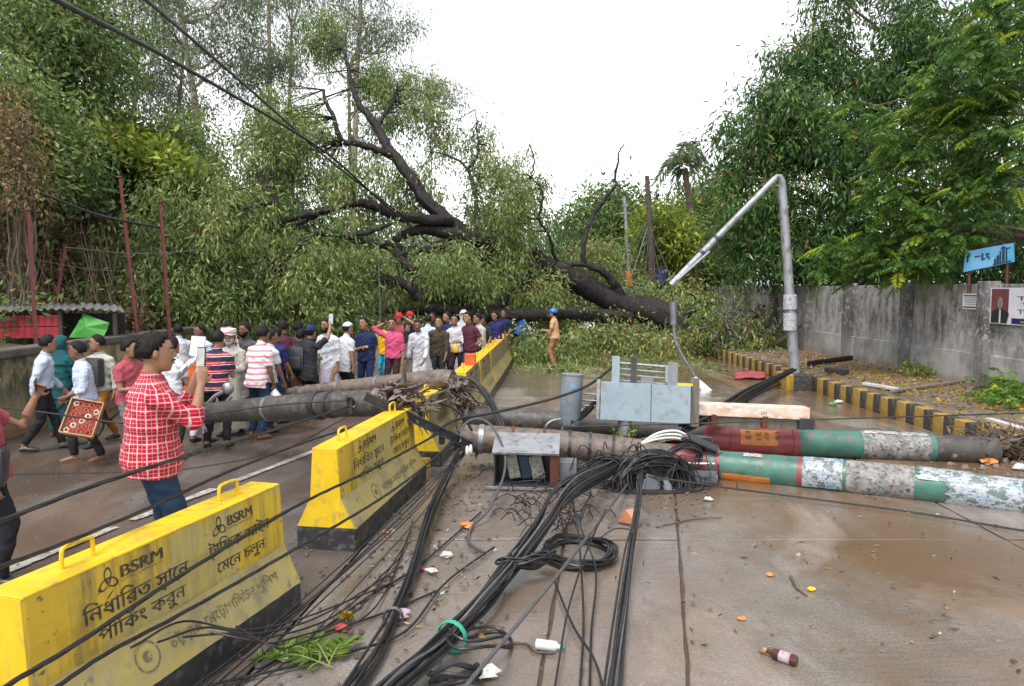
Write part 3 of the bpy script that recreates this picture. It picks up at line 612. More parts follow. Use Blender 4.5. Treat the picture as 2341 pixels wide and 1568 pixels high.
# undergrowth on the slope: dry brown creepers, green and lime shrubs
def on_hill(n, x0, x1, y0, y1, lift):
    X = RNG.uniform(x0, x1, n); Y = RNG.uniform(y0, y1, n)
    return np.array([(x, y, hill_z(x, y) + RNG.uniform(0, lift)) for x, y in zip(X, Y)])
C = on_hill(1700, -13.5, -8.6, 11, 24, 0.5); C = C[~((C[:, 1] < 15.9) & (C[:, 0] > -11.6))]
P_, D_, L_, W_, T_ = clumps(C, 18, .26, .15, .06, .4, .22, RNG.normal(.42, .2, len(C)))
leaf_mesh('dry_creepers', P_, D_, L_, W_, T_, LF_BROWN, None, kind='stuff')
C = on_hill(900, -19, -9.5, 11, 30, 0.9)
P_, D_, L_, W_, T_ = clumps(C, 22, .3, .17, .065, .3, .2, RNG.normal(.42, .18, len(C)))
leaf_mesh('slope_undergrowth', P_, D_, L_, W_, T_, LF_DENSE, None, kind='stuff')
vn = MB()
for i in range(260):
    x = random.uniform(-12.2, -8.7); y = random.uniform(15.9, 22); z = hill_z(x, y); h = random.uniform(.6, 2.4)
    vn.tube([(x, y, z - .1), (x + random.uniform(-.15, .15), y - .1, z + h * .5), (x + random.uniform(-.35, .35), y - .15, z + h)], [.014, .011, .006], 4, False)
vn.build('dry_vine_stems', mat('dry_stem', (0.20, 0.13, 0.09), (0.09, 0.055, 0.04), 4, .8), None)['kind'] = 'stuff'
limes = [(310, 330, 22, 50, 35), (360, 365, 21, 40, 25), (420, 395, 20.5, 35, 25), (270, 300, 23, 30, 25), (240, 330, 20, 60, 45)]
for k, (px, py, D, rx, ry) in enumerate(limes):
    b_ = at(px, py, D); zb = hill_z(b_.x, b_.y)
    s = thing('lime_shrub', ['yellow green shrub on the upper slope, broadest of the lime shrubs', 'yellow green shrub just below the broadest lime shrub', 'lowest yellow green shrub, next to the fallen crown', 'topmost small lime shrub under the slim gum tree', 'lime shrub against the bluish green slope tree'][k], 'shrub', (b_.x, b_.y, min(zb, b_.z - .4)), 0, 'lime shrubs on the slope')
    C, _ = blob_points([B(px, py, D, rx, ry, .8)], 60, .1); P_, D_, L_, W_, T_ = clumps(C, 12, .2, .26, .11, .35, .2)
    leaf_mesh('foliage', P_, D_, L_, W_, T_, LF_LIME, s); l = MB(); l.tube([(b_.x, b_.y, min(zb, b_.z - .4) - .1), tuple(b_)], [.04, .02], 5); l.build('stem', M_BARKB, s)
# brown withered creeper hanging at the frame's left edge
wc = thing('withered_creeper', 'rusty orange withered creeper hanging high at the slope above the red posts', 'plant', (at(40, 600, 14.6).x, 14.6, at(40, 600, 14.6).z))
C, _ = blob_points([B(30, 350, 15, 40, 70, .6), B(55, 440, 14.8, 45, 50, .6), B(10, 250, 15.2, 30, 50, .6)], 120, .05)
P_, D_, L_, W_, T_ = clumps(C, 16, .2, .12, .05, .6, .2, RNG.normal(.6, .18, len(C))); leaf_mesh('foliage', P_, D_, L_, W_, T_, LF_BROWN, wc)
l = MB()
for q in range(6): limb(l, [at(20 + q * 12, 700, 15), at(15 + q * 14 + random.uniform(-10, 10), 520, 15), at(5 + q * 12, 260, 15.2)], .03, .01, 5, .05)
l.build('stem', M_BARKB, wc)

# dark shrubs filling the gap behind the compound wall
for k, (y, lab) in enumerate(((13.5, 'dark shrub behind the wall under the blue sign'), (18, 'dark shrub behind the wall under the feathery fronds'), (23, 'dark shrub behind the wall beyond the lamp post'), (29, 'dark shrub behind the far end of the wall'))):
    t_ = thing('wall_shrub', lab, 'shrub', (11.4, y, 0)); C, _ = blob_points([((11.6, y, 2.6), (1.1, 2.9, 1.5)), ((12.4, y + 1, 3.4), (1.2, 2.6, 1.6))], 330, .1)
    P_, D_, L_, W_, T_ = clumps(C, 14, .22, .24, .08, .5, .2, RNG.normal(.32, .15, len(C))); leaf_mesh('foliage', P_, D_, L_, W_, T_, LF_MANGO, t_)['kind'] = 'stuff'; l = MB(); l.tube([(11.4, y, -.1), (11.5, y, 1.4), (11.7, y, 2.6)], [.08, .06, .03], 6); l.build('stem', M_BARKB, t_)
# ================================================================== LETTERING (filled row by row with the non-zero rule)
_gc = {}
def glyph_polys(text):
    if text in _gc: return _gc[text]
    c = bpy.data.curves.new('lettering', 'FONT'); c.body = text; c.fill_mode = 'NONE'; c.resolution_u = 4
    o = bpy.data.objects.new('lettering', c); COL.objects.link(o); dg = bpy.context.evaluated_depsgraph_get(); dg.update()
    me = o.evaluated_get(dg).to_mesh(); v = np.array([tuple(p.co) for p in me.vertices]); e = np.array([tuple(x.vertices) for x in me.edges])
    seg = np.concatenate([v[e[:, 0], :2], v[e[:, 1], :2]], 1) if len(e) else np.zeros((0, 4))
    o.evaluated_get(dg).to_mesh_clear(); bpy.data.objects.remove(o); bpy.data.curves.remove(c)
    _gc[text] = seg; return seg
def text_rows(text, res=56, extra=(), over=(), bold=0.0):
    """list of (x0, x1, y0, y1) runs in em units; extra = strokes (x0,y0,x1,y1,w); over = (text, x, y, scale)"""
    segs = [glyph_polys(text)] + [np.array(glyph_polys(t_)) * s + np.array([x, y, x, y]) for t_, x, y, s in over]
    out = []
    for seg in segs:
        if len(seg) == 0: continue
        y0, y1 = seg[:, [1, 3]].min(), seg[:, [1, 3]].max(); k = int((y1 - y0) * res) + 1
        for i in range(k):
            yc = y0 + (i + .5) / res
            m = ((seg[:, 1] <= yc) & (seg[:, 3] > yc)) | ((seg[:, 3] <= yc) & (seg[:, 1] > yc)); s = seg[m]
            if not len(s): continue
            t_ = (yc - s[:, 1]) / (s[:, 3] - s[:, 1]); x = s[:, 0] + t_ * (s[:, 2] - s[:, 0]); wd = np.where(s[:, 3] > s[:, 1], 1, -1)
            od = np.argsort(x); x = x[od]; wd = wd[od]; wsum = 0
            for a in range(len(x) - 1):
                wsum += wd[a]
                if wsum != 0 and x[a + 1] - x[a] > 0.004: out.append((x[a] - bold, x[a + 1] + bold, y0 + i / res, y0 + (i + 1) / res))
    for ax, ay, bx, by, w_ in extra:
        n = max(2, int(math.hypot(bx - ax, by - ay) * res))
        for i in range(n + 1):
            t_ = i / n; x, y = ax + (bx - ax) * t_, ay + (by - ay) * t_; out.append((x - w_ / 2, x + w_ / 2, y - .5 / res - .005, y + .5 / res + .005))
    return out
def text_mesh(mb, rows, origin, U, V, scale, mi=0, width=None):
    """lay runs on a plane: origin, unit axes U (reading), V (up); width fits the whole line"""
    if not rows: return
    xs = [r[0] for r in rows] + [r[1] for r in rows]; x0 = min(xs); W = max(xs) - x0; sx = scale if width is None else width / W
    o, U, V = Vector(origin), Vector(U), Vector(V)
    for a, b, c, d in rows:
        p = lambda x, y: o + U * ((x - x0) * sx) + V * (y * scale)
        mb.quad(p(a, c), p(b, c), p(b, d), p(a, d), mi)
def xr(t_): q = glyph_polys(t_); return float(q[:, [0, 2]].max())
def reph(t_): x = xr(t_); return [(x - .34, .74, x - .06, .98, .07)]
def raph(t_): x = xr(t_); return [(x - .05, .02, x - .40, -.13, .06), (x - .40, -.13, x - .18, -.22, .05)]
T1 = text_rows('িনধািরত সােন', extra=reph('িনধ'), over=[('থ', xr('িনধািরত স') - .50, -.30, .58)], bold=.012)
T2 = text_rows('পািকং করুন', extra=reph('পািক'), bold=.012)
T3 = text_rows('টািফক আইন', extra=raph('ট'), bold=.012)
T4 = text_rows('েমেন চলুন', bold=.012)
T5 = text_rows('চটগাম েমেটাপিলটন পুিলশ', 40, extra=raph('চট') + raph('চটগ') + raph('চটগাম েমেট'), bold=.01)
TB = text_rows('BSRM', bold=.035); TS = text_rows('building a safer nation', 30)
M_INK = mat('black_stencil', (0.030, 0.027, 0.022), (0.055, 0.045, 0.03), 14, .55, bmp=0, c3=(0.14, 0.11, 0.045))
M_INKF = mat('faded_stencil', (0.10, 0.085, 0.05), (0.16, 0.13, 0.07), 10, .6, bmp=0, c3=(0.30, 0.25, 0.10))
def ring_stroke(mb, c, U, V, rx, ry, ang, w_, n=22):
    c, U, V = Vector(c), Vector(U), Vector(V); ca, sa = math.cos(ang), math.sin(ang)
    def p(t_, k):
        x, y = rx * k * math.cos(t_), ry * k * math.sin(t_); return c + U * (x * ca - y * sa) + V * (x * sa + y * ca)
    k0 = 1 - w_ / max(rx, ry)
    for i in range(n):
        a, b_ = 2 * PI * i / n, 2 * PI * (i + 1) / n; mb.quad(p(a, k0), p(b_, k0), p(b_, 1), p(a, 1))

# ================================================================== CONCRETE BARRIERS
PROF = [(-.275, 0), (.275, 0), (.275, .20), (.145, .46), (.115, .90), (-.115, .90), (-.145, .46), (-.275, .20)]
BL = 2.15
def barrier(label, near, ang, L=BL, detail=2, dz=0.0):
    t_ = thing('traffic_barrier', label, 'barrier', (near[0], near[1], dz), -ang, 'yellow barriers along the median')
    def prof(z0, z1, grow=0.0):
        def hw(z): return np.interp(z, [0, .2, .46, .9], [.275, .275, .145, .115]) + grow
        zs = [z0] + [z for z in (.2, .46) if z0 < z < z1] + [z1]
        return [(-hw(z), z) for z in zs][::-1] + [(hw(z), z) for z in zs]
    def chunk(name, z0, z1, material, grow=0.0, y0=0.0, y1=L):
        m = MB(); pr = prof(z0, z1, grow); e = 0.018
        r = lambda y, k: [(x * k, y, z0 + (z - z0)) for x, z in pr]
        ks_ = 30 if detail > 1 else 3; rg = [r(y0, .965)] + [r(y0 + e + (y1 - y0 - 2 * e) * q / ks_, 1) for q in range(ks_ + 1)] + [r(y1, .965)]
        if detail > 1: rg = [rg[0]] + [[(x + random.uniform(-.0025, .0025), y, z + random.uniform(-.004, .001) * (z < .89)) for x, y, z in q] for q in rg[1:-1]] + [rg[-1]]
        m.loft(rg); return m.build(name, material, t_, False, False)
    chunk('base', 0, .20, M_BLK, 0.003)
    chunk('sloped_foot', .20, .46, M_YELS)
    body = chunk('upright', .46, .895, M_YELW if detail > 1 else M_YELD)
    # smooth bright caps on the ends and the top
    tp = MB(); tp.box((0, L / 2, .899), (.236, L - .006, .014), bev=.005); tp.build('top_face', M_YEL, t_, False, False)
    for sy in (0, 1):
        m = MB(); y = -0.004 if sy == 0 else L + .004; pr = prof(.205, .893); y2 = y + (0.012 if sy == 0 else -.012)
        m.loft([[(x * .965, y, z) for x, z in pr], [(x * .965, y2, z) for x, z in pr]]); m.build('end_face', M_YEL, t_, False, False)
    for hy in (.42, L - .42):
        m = MB(); m.tube(spline([(0, hy - .095, .88), (0, hy - .095, .98), (0, hy - .07, 1.01), (0, hy + .07, 1.01), (0, hy + .095, .98), (0, hy + .095, .88)], 3), .011, 7)
        m.build('lifting_handle', M_YEL, t_, True, False)
    if detail:
        def face(y, z): return Vector((float(np.interp(z, [.46, .9], [.145, .115])) + .003, y, z))
        V = (Vector((.115, 0, .9)) - Vector((.145, 0, .46))).normalized(); U = Vector((0, 1, 0)); s = L / 2.0
        for k, (y0, wl) in enumerate(((.50, .42), (1.36, .36))):
            lg = MB(); c = face((y0 - .03) * s, .800)
            for a in (0, 1, 2): 
                an = PI / 2 + a * 2 * PI / 3; ring_stroke(lg, c + U * .027 * math.cos(an) + V * .027 * math.sin(an) + Vector((.0007 * a, 0, 0)), U, V, .044, .025, an, .012)
            text_mesh(lg, TB, face((y0 + .05) * s, .782), U, V, .092, 0, wl * .72 * s)
            lg.build('logo', M_INK, body, False, False)
            if detail > 1:
                sb = MB(); text_mesh(sb, TS, face((y0 + .05) * s, .762), U, V, .022, 0, wl * .72 * s); sb.build('slogan', M_INKF, body, False, False)
        lt = MB()
        text_mesh(lt, T1, face(.30 * s, .628), U, V, .112, 0, .74 * s); text_mesh(lt, T2, face(.38 * s, .502), U, V, .105, 0, .62 * s)
        text_mesh(lt, T3, face(1.22 * s, .640), U, V, .105, 0, .62 * s); text_mesh(lt, T4, face(1.28 * s, .520), U, V, .098, 0, .50 * s)
        lt.build('lettering', M_INK if detail > 1 else M_INKF, body, False, False)
        sl = MB(); V2 = (Vector((.145, 0, .46)) - Vector((.275, 0, .20))).normalized()
        so_ = lambda y, q: Vector((.275, y, .20)).lerp(Vector((.145, y, .46)), q) + Vector((.003, 0, .002))
        ring_stroke(sl, so_(.62 * s, .5), U, V2, .085, .085, 0, .010); ring_stroke(sl, so_(.62 * s, .5), U, V2, .03, .03, 0, .03)
        text_mesh(sl, T5, so_(.78 * s, .36), U, V2, .085, 0, 1.02 * s); sl.build('slope_lettering', M_INKF, body, False, False)
    return t_
barrier('yellow concrete barrier with crisp black lettering in front of the man in the checked shirt', (-2.33, 3.28), R(15.5), 2.05, 2)
barrier('yellow concrete barrier under the fallen steel crossarm, lettering half worn', (-1.64, 6.38), R(8.5), 2.35, 2)
barrier('grimy yellow barrier squeezed between the snapped ends of both fallen poles', (-1.20, 9.45), R(6), 2.3, 1)
nb = ['yellow barrier with rust streaks just beyond the rear fallen pole', 'yellow barrier carrying an orange red block on its top', 'second yellow barrier past the orange red block', 'third yellow barrier past the orange red block', 'fourth yellow barrier past the orange red block', 'fifth yellow barrier past the orange red block', 'last yellow barrier by the leaves of the fallen tree']
for k in range(7): barrier(nb[k], (-0.90 + .064 * 2.2 * k + random.uniform(-.02, .02), 12.3 + 2.19 * k), R(3.7 + random.uniform(-.5, .5)), 2.12, 1 if k < 2 else 0)
ob = MB(); ob.box((-0.83 + .06, 13.6, 1.005), (.20, .28, .20), bev=.012); single('orange_block', 'orange red block standing on top of a yellow barrier', 'block', ob, mat('orange_plastic', (.55, .10, .02), (.36, .06, .015), 5, .4))

# ================================================================== FALLEN POLES
M_POLE = mat('wet_grey_pole', (0.070, 0.062, 0.056), (0.030, 0.028, 0.027), 4, .5, bmp=.4, c3=(0.105, 0.085, 0.07), stretch=(1, 1, 1))
M_POLEB = mat('brown_concrete_pole', (0.19, 0.145, 0.115), (0.085, 0.065, 0.053), 5, .5, bmp=.4, c3=(0.055, 0.045, 0.04))
M_POLEG = mat('green_painted_pole', (0.045, 0.17, 0.125), (0.025, 0.095, 0.075), 4, .45, bmp=.25, c3=(0.12, 0.105, 0.085))
M_POLER = mat('red_painted_pole', (0.30, 0.05, 0.055), (0.17, 0.03, 0.035), 5, .45, bmp=.2, c3=(0.14, 0.07, 0.06))
M_POLEW = mat('torn_paper_pole', (0.30, 0.29, 0.28), (0.085, 0.075, 0.065), 9, .65, bmp=.4, c3=(0.045, 0.04, 0.036))
M_STEEL = mat('galvanised_steel', (0.36, 0.37, 0.385), (0.22, 0.225, 0.235), 7, .4, .75, .15, c3=(0.24, 0.20, 0.17))
M_DSTEEL = mat('dark_wet_steel', (0.075, 0.078, 0.083), (0.035, 0.036, 0.04), 6, .38, .6, .2)
M_PAPER = None
def poster_mat(name, paper, ink, hue, rows=12.0):
    m, t, b = new_mat(name); tc = t.nodes.new("ShaderNodeTexCoord"); sp = t.nodes.new("ShaderNodeSeparateXYZ"); t.links.new(tc.outputs['UV'], sp.inputs[0])
    row = math_(t, 'FRACT', math_(t, 'MULTIPLY', sp.outputs[1], rows)); band = ramp(t, row, [(0.34, 1.0), (0.42, 0.0), (0.9, 0.0), (0.97, 1.0)])
    mp = t.nodes.new("ShaderNodeMapping"); mp.inputs['Scale'].default_value = (15, rows, 1); t.links.new(tc.outputs['UV'], mp.inputs[0])
    wn = t.nodes.new("ShaderNodeTexVoronoi"); wn.inputs['Scale'].default_value = 1.0; t.links.new(mp.outputs[0], wn.inputs['Vector'])
    wd = ramp(t, wn.outputs['Distance'], [(0.36, 0.9), (0.46, 0.0)])
    k = mix(t, 1.0, wd, mix(t, 1.0, (1, 1, 1), band, 'SUBTRACT'), 'MULTIPLY')
    big = ramp(t, noise(t, 2.2, 3, .5, tc.outputs['UV']), [(0.55, 0.0), (0.6, 1.0)])
    col = mix(t, k, paper, ink); col = mix(t, mix(t, .75, (0, 0, 0), big), col, hue)
    d = ramp(t, noise(t, 9, 7, .7, tc.outputs['UV']), [(0.55, 0.0), (0.64, 0.85)]); col = mix(t, d, col, (0.11, 0.09, 0.075))
    tn = ramp(t, noise(t, 3.2, 7, .7, tc.outputs['UV']), [(0.50, 0.0), (0.54, 1.0)]); col = mix(t, mix(t, .9, (0, 0, 0), tn), col, (0.07, 0.10, 0.085))
    t.links.new(col, b.inputs['Base Color']); b.inputs['Roughness'].default_value = .45; return m
M_POST1 = poster_mat('wet_blue_white_poster', (0.33, 0.35, 0.37), (0.05, 0.09, 0.17), (0.16, 0.30, 0.42))
M_POST2 = poster_mat('wet_pink_poster', (0.46, 0.43, 0.43), (0.22, 0.06, 0.09), (0.32, 0.18, 0.20), 9)
M_POST3 = poster_mat('bright_blue_poster', (0.36, 0.38, 0.40), (0.04, 0.05, 0.08), (0.03, 0.22, 0.38), 10)
M_ORANGE = mat('orange_stencil_ground', (0.60, 0.20, 0.03), (0.42, 0.13, 0.02), 6, .5, bmp=.1, c3=(0.34, 0.18, 0.10))
class Pole:
    """polyline pole with its own radius along the way"""
    def __init__(s, pts, radii, sub=8):
        s.P = spline(pts, sub) if len(pts) > 2 else [Vector(pts[0]).lerp(Vector(pts[1]), i / 12) for i in range(13)]
        s.L = [0]
        for a, b in zip(s.P[:-1], s.P[1:]): s.L.append(s.L[-1] + (b - a).length)
        s.tot = s.L[-1]; s.rr = radii
    def pos(s, f):
        l = f * s.tot; i = min(max(int(np.searchsorted(s.L, l)) - 1, 0), len(s.P) - 2); k = (l - s.L[i]) / (s.L[i + 1] - s.L[i] + 1e-9)
        return s.P[i].lerp(s.P[i + 1], k)
    def r(s, f): return float(np.interp(f, np.linspace(0, 1, len(s.rr)), s.rr))
    def axis(s, f): return (s.pos(min(1, f + .01)) - s.pos(max(0, f - .01))).normalized()
    def frame(s, f):
        d = s.axis(f); up = (Vector((0, 0, 1)) - d * d.z).normalized(); return d, up, d.cross(up).normalized()
    def seg(s, name, f0, f1, material, parent, grow=0.0, n=26, k=None, wob=0.004):
        m = MB(); k = k or max(2, int((f1 - f0) * s.tot / .12)); rings = []
        for i in range(k + 1):
            f = f0 + (f1 - f0) * i / k; d, u, v = s.frame(f); r = s.r(f) + grow; p = s.pos(f)
            rings.append([p + (u * math.cos(2 * PI * j / n) + v * math.sin(2 * PI * j / n)) * (r + random.uniform(-wob, wob) * (grow == 0)) for j in range(n)])
        m.loft(rings); return m.build(name, material, parent, True)
    def band(s, f, wd, parent, material, grow=0.012, name='band'): return s.seg(name, f - wd / s.tot / 2, f + wd / s.tot / 2, material, parent, grow, 26, 1)
    def wrap(s, name, f0, f1, a0, a1, material, parent, grow=0.006, n=18, k=8, torn=0.0):
        """sheet stuck round part of the pole (angles from the top, towards the viewer positive)"""
        vs_, fs_, uv = [], [], []
        for i in range(k + 1):
            f = f0 + (f1 - f0) * i / k; d, u, v = s.frame(f); p = s.pos(f)
            if v.y > 0: v = -v
            for j in range(n + 1):
                a = a0 + (a1 - a0) * j / n; q = random.uniform(0, .004)
                ed = torn * (i in (0, k)) * random.uniform(-1, 1)
                vs_.append(p + d * ed + (u * math.cos(a) + v * math.sin(a)) * (s.r(f) + grow + q)); uv.append((i / k, 1 - j / n))
        for i in range(k):
            for j in range(n): a = i * (n + 1) + j; fs_.append((a, a + 1, a + n + 2, a + n + 1))
        m = MB(); m.add(vs_, fs_); o = m.build(name, material, parent, True)
        me = o.data; ul = me.uv_layers.new(name='UVMap')
        for l in me.loops: ul.data[l.index].uv = uv[l.vertex_index]
        return o
# front pole, lower length: from the right frame edge to the barrier row
A = Pole([at(2560, 1168, 7.25), at(2341, 1140, 7.62), at(2000, 1098, 8.25), at(1640, 1064, 8.95), at(1350, 1022, 9.15), at(1055, 1000, 9.2)], [.215, .205, .198, .185, .178, .172])
def fx(pole, px):
    best = min(range(201), key=lambda i: abs((CX + FPX * pole.pos(i / 200).x / (pole.pos(i / 200).y * math.cos(PITCH) - (pole.pos(i / 200).z - CAM_H) * math.sin(PITCH))) - px)); return best / 200
pa = thing('fallen_power_pole', 'front fallen power pole, green and red painted, covered with wet posters', 'pole', (2.6, 8.6, 0), 0, 'fallen power poles')
f = lambda px: fx(A, px)
A.seg('green_length', f(2560), f(1830), M_POLEG, pa); A.seg('painted_length', f(1830), f(1615), M_POLEG, pa); A.seg('red_length', f(1615), f(1530), M_POLER, pa); A.seg('shaft', f(1530), 1, M_POLEB, pa)
A.seg('torn_paper', f(2085), f(1935), M_POLEW, pa, .003); A.band(f(1832), .05, pa, M_POLER, .004, 'red_band'); A.band(f(1636), .06, pa, M_POLER, .004, 'red_band')
A.wrap('poster', f(1838), f(1930), -.5, 2.1, M_POST1, pa); A.wrap('poster', f(2095), f(2215), -.4, 1.0, M_POST3, pa, .008, torn=.03); A.wrap('poster', f(2165), f(2330), .2, 2.3, M_POST1, pa, .011, torn=.03)
A.wrap('stencil_ground', f(1650), f(1760), 1.75, 2.5, M_ORANGE, pa, .003)
A.wrap('torn_poster', f(1700), f(1740), .1, .5, M_POST2, pa, .005, torn=.02)
for px in (1240, 1172, 1300, 1345, 1400): A.band(f(px), .035, pa, M_RUST if px < 1300 else M_DSTEEL)
A.band(f(1100), .06, pa, M_STEEL)
# front pole, snapped top length on the far side of the barrier
A2 = Pole([at(985, 935, 8.75), at(900, 926, 8.7), at(820, 922, 8.9), at(640, 932, 9.6), at(440, 946, 10.4)], [.165, .16, .165, .15, .135])
pa2 = thing('snapped_pole_top', 'dark snapped pole top with steel bracket lying over the barrier towards the crowd', 'pole', (-3, 9.6, 0), 0, 'snapped pole tops')
A2.seg('shaft', .12, 1, M_POLE, pa2); A2.seg('tip_cap', .985, 1.004, M_DSTEEL, pa2, .004)
for ff in (.34, .62, .93): A2.band(ff, .05, pa2, M_STEEL if ff > .5 else M_DSTEEL)
# shattered ends: splinters of concrete and torn fibres
def splinters(name, c, dirs, n, ln, material, parent, r=.012, spr=.14):
    m = MB()
    for i in range(n):
        d = (Vector(dirs) + jit(.9)).normalized(); p = Vector(c) + jit(spr); l = ln * random.choice((.25, .4, .6, .8, 1.15))
        u, v = perp(d); w_ = r * random.uniform(.6, 2.2)
        m.loft([[p + u * w_, p + v * w_ * .5, p - u * w_, p - v * w_ * .5], [p + d * l * .6 + u * w_ * .8 + jit(.02), p + d * l * .6 + v * w_ * .4, p + d * l * .6 - u * w_ * .8, p + d * l * .6 - v * w_ * .4], [p + d * l + jit(.01), p + d * l + jit(.006), p + d * l + jit(.006), p + d * l + jit(.006)]])
    return m.build(name, material, parent)
M_SPLINT = mat('splintered_fibre', (0.19, 0.15, 0.118), (0.07, 0.056, 0.046), 14, .8, bmp=.5, c3=(0.035, 0.03, 0.027))
splinters('splinters', at(905, 910, 8.75), (.9, -.1, -.25), 60, .30, M_SPLINT, pa2, .014, .13)
splinters('splinters', at(945, 920, 8.75), (.7, -.1, -.5), 70, .30, M_SPLINT, pa2, .014, .12); splinters('rubble', at(890, 908, 8.7), (.5, -.2, .1), 60, .13, M_POLEB, pa2, .035, .15); splinters('rubble', at(1045, 890, 10.2), (.3, -.2, -.6), 60, .14, M_POLEB, pa2, .03, .15)
splinters('splinters', at(1075, 998, 9.2), (-1, 0, .3), 40, .22, M_SPLINT, pa, .012, .12)
# rear pole
Bp = Pole([at(2275, 1032, 9.75), at(1950, 1016, 10.0), at(1640, 1004, 10.2), at(1300, 968, 10.3), at(1060, 950, 10.3)], [.195, .195, .185, .17, .16])
pb = thing('fallen_power_pole', 'rear fallen power pole, red and green banded, with orange stencilled numbers', 'pole', (3, 10, 0), 0, 'fallen power poles')
f = lambda px: fx(Bp, px)
Bp.seg('butt', 0, f(2130), M_POLE, pb); Bp.seg('green_length', f(2130), f(1812), M_POLEG, pb); Bp.seg('red_length', f(1812), f(1600), M_POLER, pb); Bp.seg('shaft', f(1600), 1, M_POLE, pb)
Bp.band(f(1812), .08, pb, M_POLER, .014, 'collar'); Bp.band(f(1668), .05, pb, M_POLER, .012, 'collar'); Bp.seg('torn_paper', f(2120), f(1965), M_POLEW, pb, .003)
Bp.wrap('poster', f(1968), f(2045), -.7, .45, M_POST2, pb, .007); Bp.wrap('poster', f(2050), f(2120), -.6, .5, M_POST1, pb, .007, torn=.03)
Bp.wrap('green_patch', f(1684), f(1730), -.4, .35, M_POLEG, pb, .004)
og = Bp.wrap('stencil_ground', f(1686), f(1772), .42, 1.65, M_ORANGE, pb, .005)
for j, s_ in enumerate(('15', '31', 'AV', '16')):
    ff = f(1700 + 21 * j); d, u, v = Bp.frame(ff); v = -v if v.y > 0 else v
    m = MB(); nrm = (u * math.cos(.98) + v * math.sin(.98)); dn = (v * math.cos(.98) - u * math.sin(.98)); o_ = Bp.pos(ff) + nrm * (Bp.r(ff) + .016) - dn * .06
    text_mesh(m, text_rows(s_, 30), o_, dn, -d if d.x < 0 else d, .085, 0, .12); m.build('stencil_number', M_INK, og)
splinters('rubble', at(2275, 1030, 9.8), (1, -.1, .1), 60, .25, M_POLEB, pb, .022, .16)
B2 = Pole([at(1035, 868, 10.35), at(1000, 866, 10.45), at(900, 876, 10.9), at(660, 899, 11.9)], [.135, .135, .12, .085])
pb2 = thing('snapped_pole_top', 'brownish snapped pole top with steel clamps resting on the barrier at the crowd', 'pole', (-2.6, 11, 0), 0, 'snapped pole tops')
B2.seg('shaft', 0, 1, M_POLEB, pb2)
for ff in (.42, .66, .76, .87, .94): B2.band(ff, .045, pb2, M_STEEL)
splinters('splinters', at(1040, 880, 10.3), (.5, -.2, -.9), 75, .36, M_SPLINT, pb2, .012, .13); splinters('splinters', at(1060, 915, 10.3), (.3, -.2, -.9), 70, .32, M_SPLINT, pb2, .010, .12)
# tip bracket of the front pole
br = MB()
br.tube([at(450, 950, 10.3), at(492, 905, 10.2), at(520, 890, 10.2)], .03, 6); br.tube([at(447, 970, 10.3), at(500, 940, 10.1), at(530, 905, 10.1)], .025, 6); br.tube([at(440, 930, 10.4), at(470, 985, 10.0)], .03, 6)
br.ball(at(521, 888, 10.2), (.09, .06, .09), 12, 6); br.build('bracket', M_STEEL, pa2, True)
# crossarm with wrapped insulators
ca = thing('steel_crossarm', 'black steel crossarm with wire-wrapped insulators slung over the barrier', 'crossarm', (-.9, 8.4, 0))
a0, a1 = at(835, 905, 8.35), at(1078, 1018, 8.7); dx = (a1 - a0).normalized(); n_ = dx.cross(Vector((0, 0, 1))).normalized(); up_ = n_.cross(dx).normalized()
Mx = Matrix((dx, n_, up_)).transposed(); L_ = (a1 - a0).length; cmid = (a0 + a1) / 2
m = MB(); m.box(cmid, (L_, .012, .10), Mx); m.box(cmid + up_ * .045 + n_ * .03, (L_, .07, .012), Mx); m.box(cmid - up_ * .045 + n_ * .03, (L_, .07, .012), Mx); m.build('channel', M_DSTEEL, ca)
for px, py in ((802, 918), (900, 945), (1010, 988), (1045, 1002)):
    c = at(px, py, 8.4 + (px - 802) / 900); m = MB()
    for q in range(5): m.tube([c + dx * (.06 * math.cos(a)) * 1.0 + Vector((0, 0, .055 * math.sin(a))) + n_ * (-.05 + .022 * q) for a in np.linspace(0, 2 * PI, 13)], .013, 6, False)
    m.cyl(c + Vector((0, 0, -.14)), c + Vector((0, 0, .05)), .035, 10); m.build('insulator', M_DSTEEL, ca, True)
A2.band(.40, .09, ca, M_DSTEEL, .02, 'pole_clamp')
cl = MB(); 
for q in (0, 1): cl.ball(at(1068 + q * 8, 1030 - q * 3, 8.55), (.022, .022, .06), 8, 6)
cl.build('porcelain', mat('white_porcelain', (.75, .74, .71), (.6, .58, .55), 5, .25, bmp=0), ca, True)
# green-yellow block lying on the road below
m = MB(); m.box(gp(967, 1066) + Vector((0, 0, .06)), (.18, .16, .12), .3, bev=.012); single('yellow_chunk', 'small yellow painted concrete chunk on the road beside the grimy barrier', 'chunk', m, M_YELW)

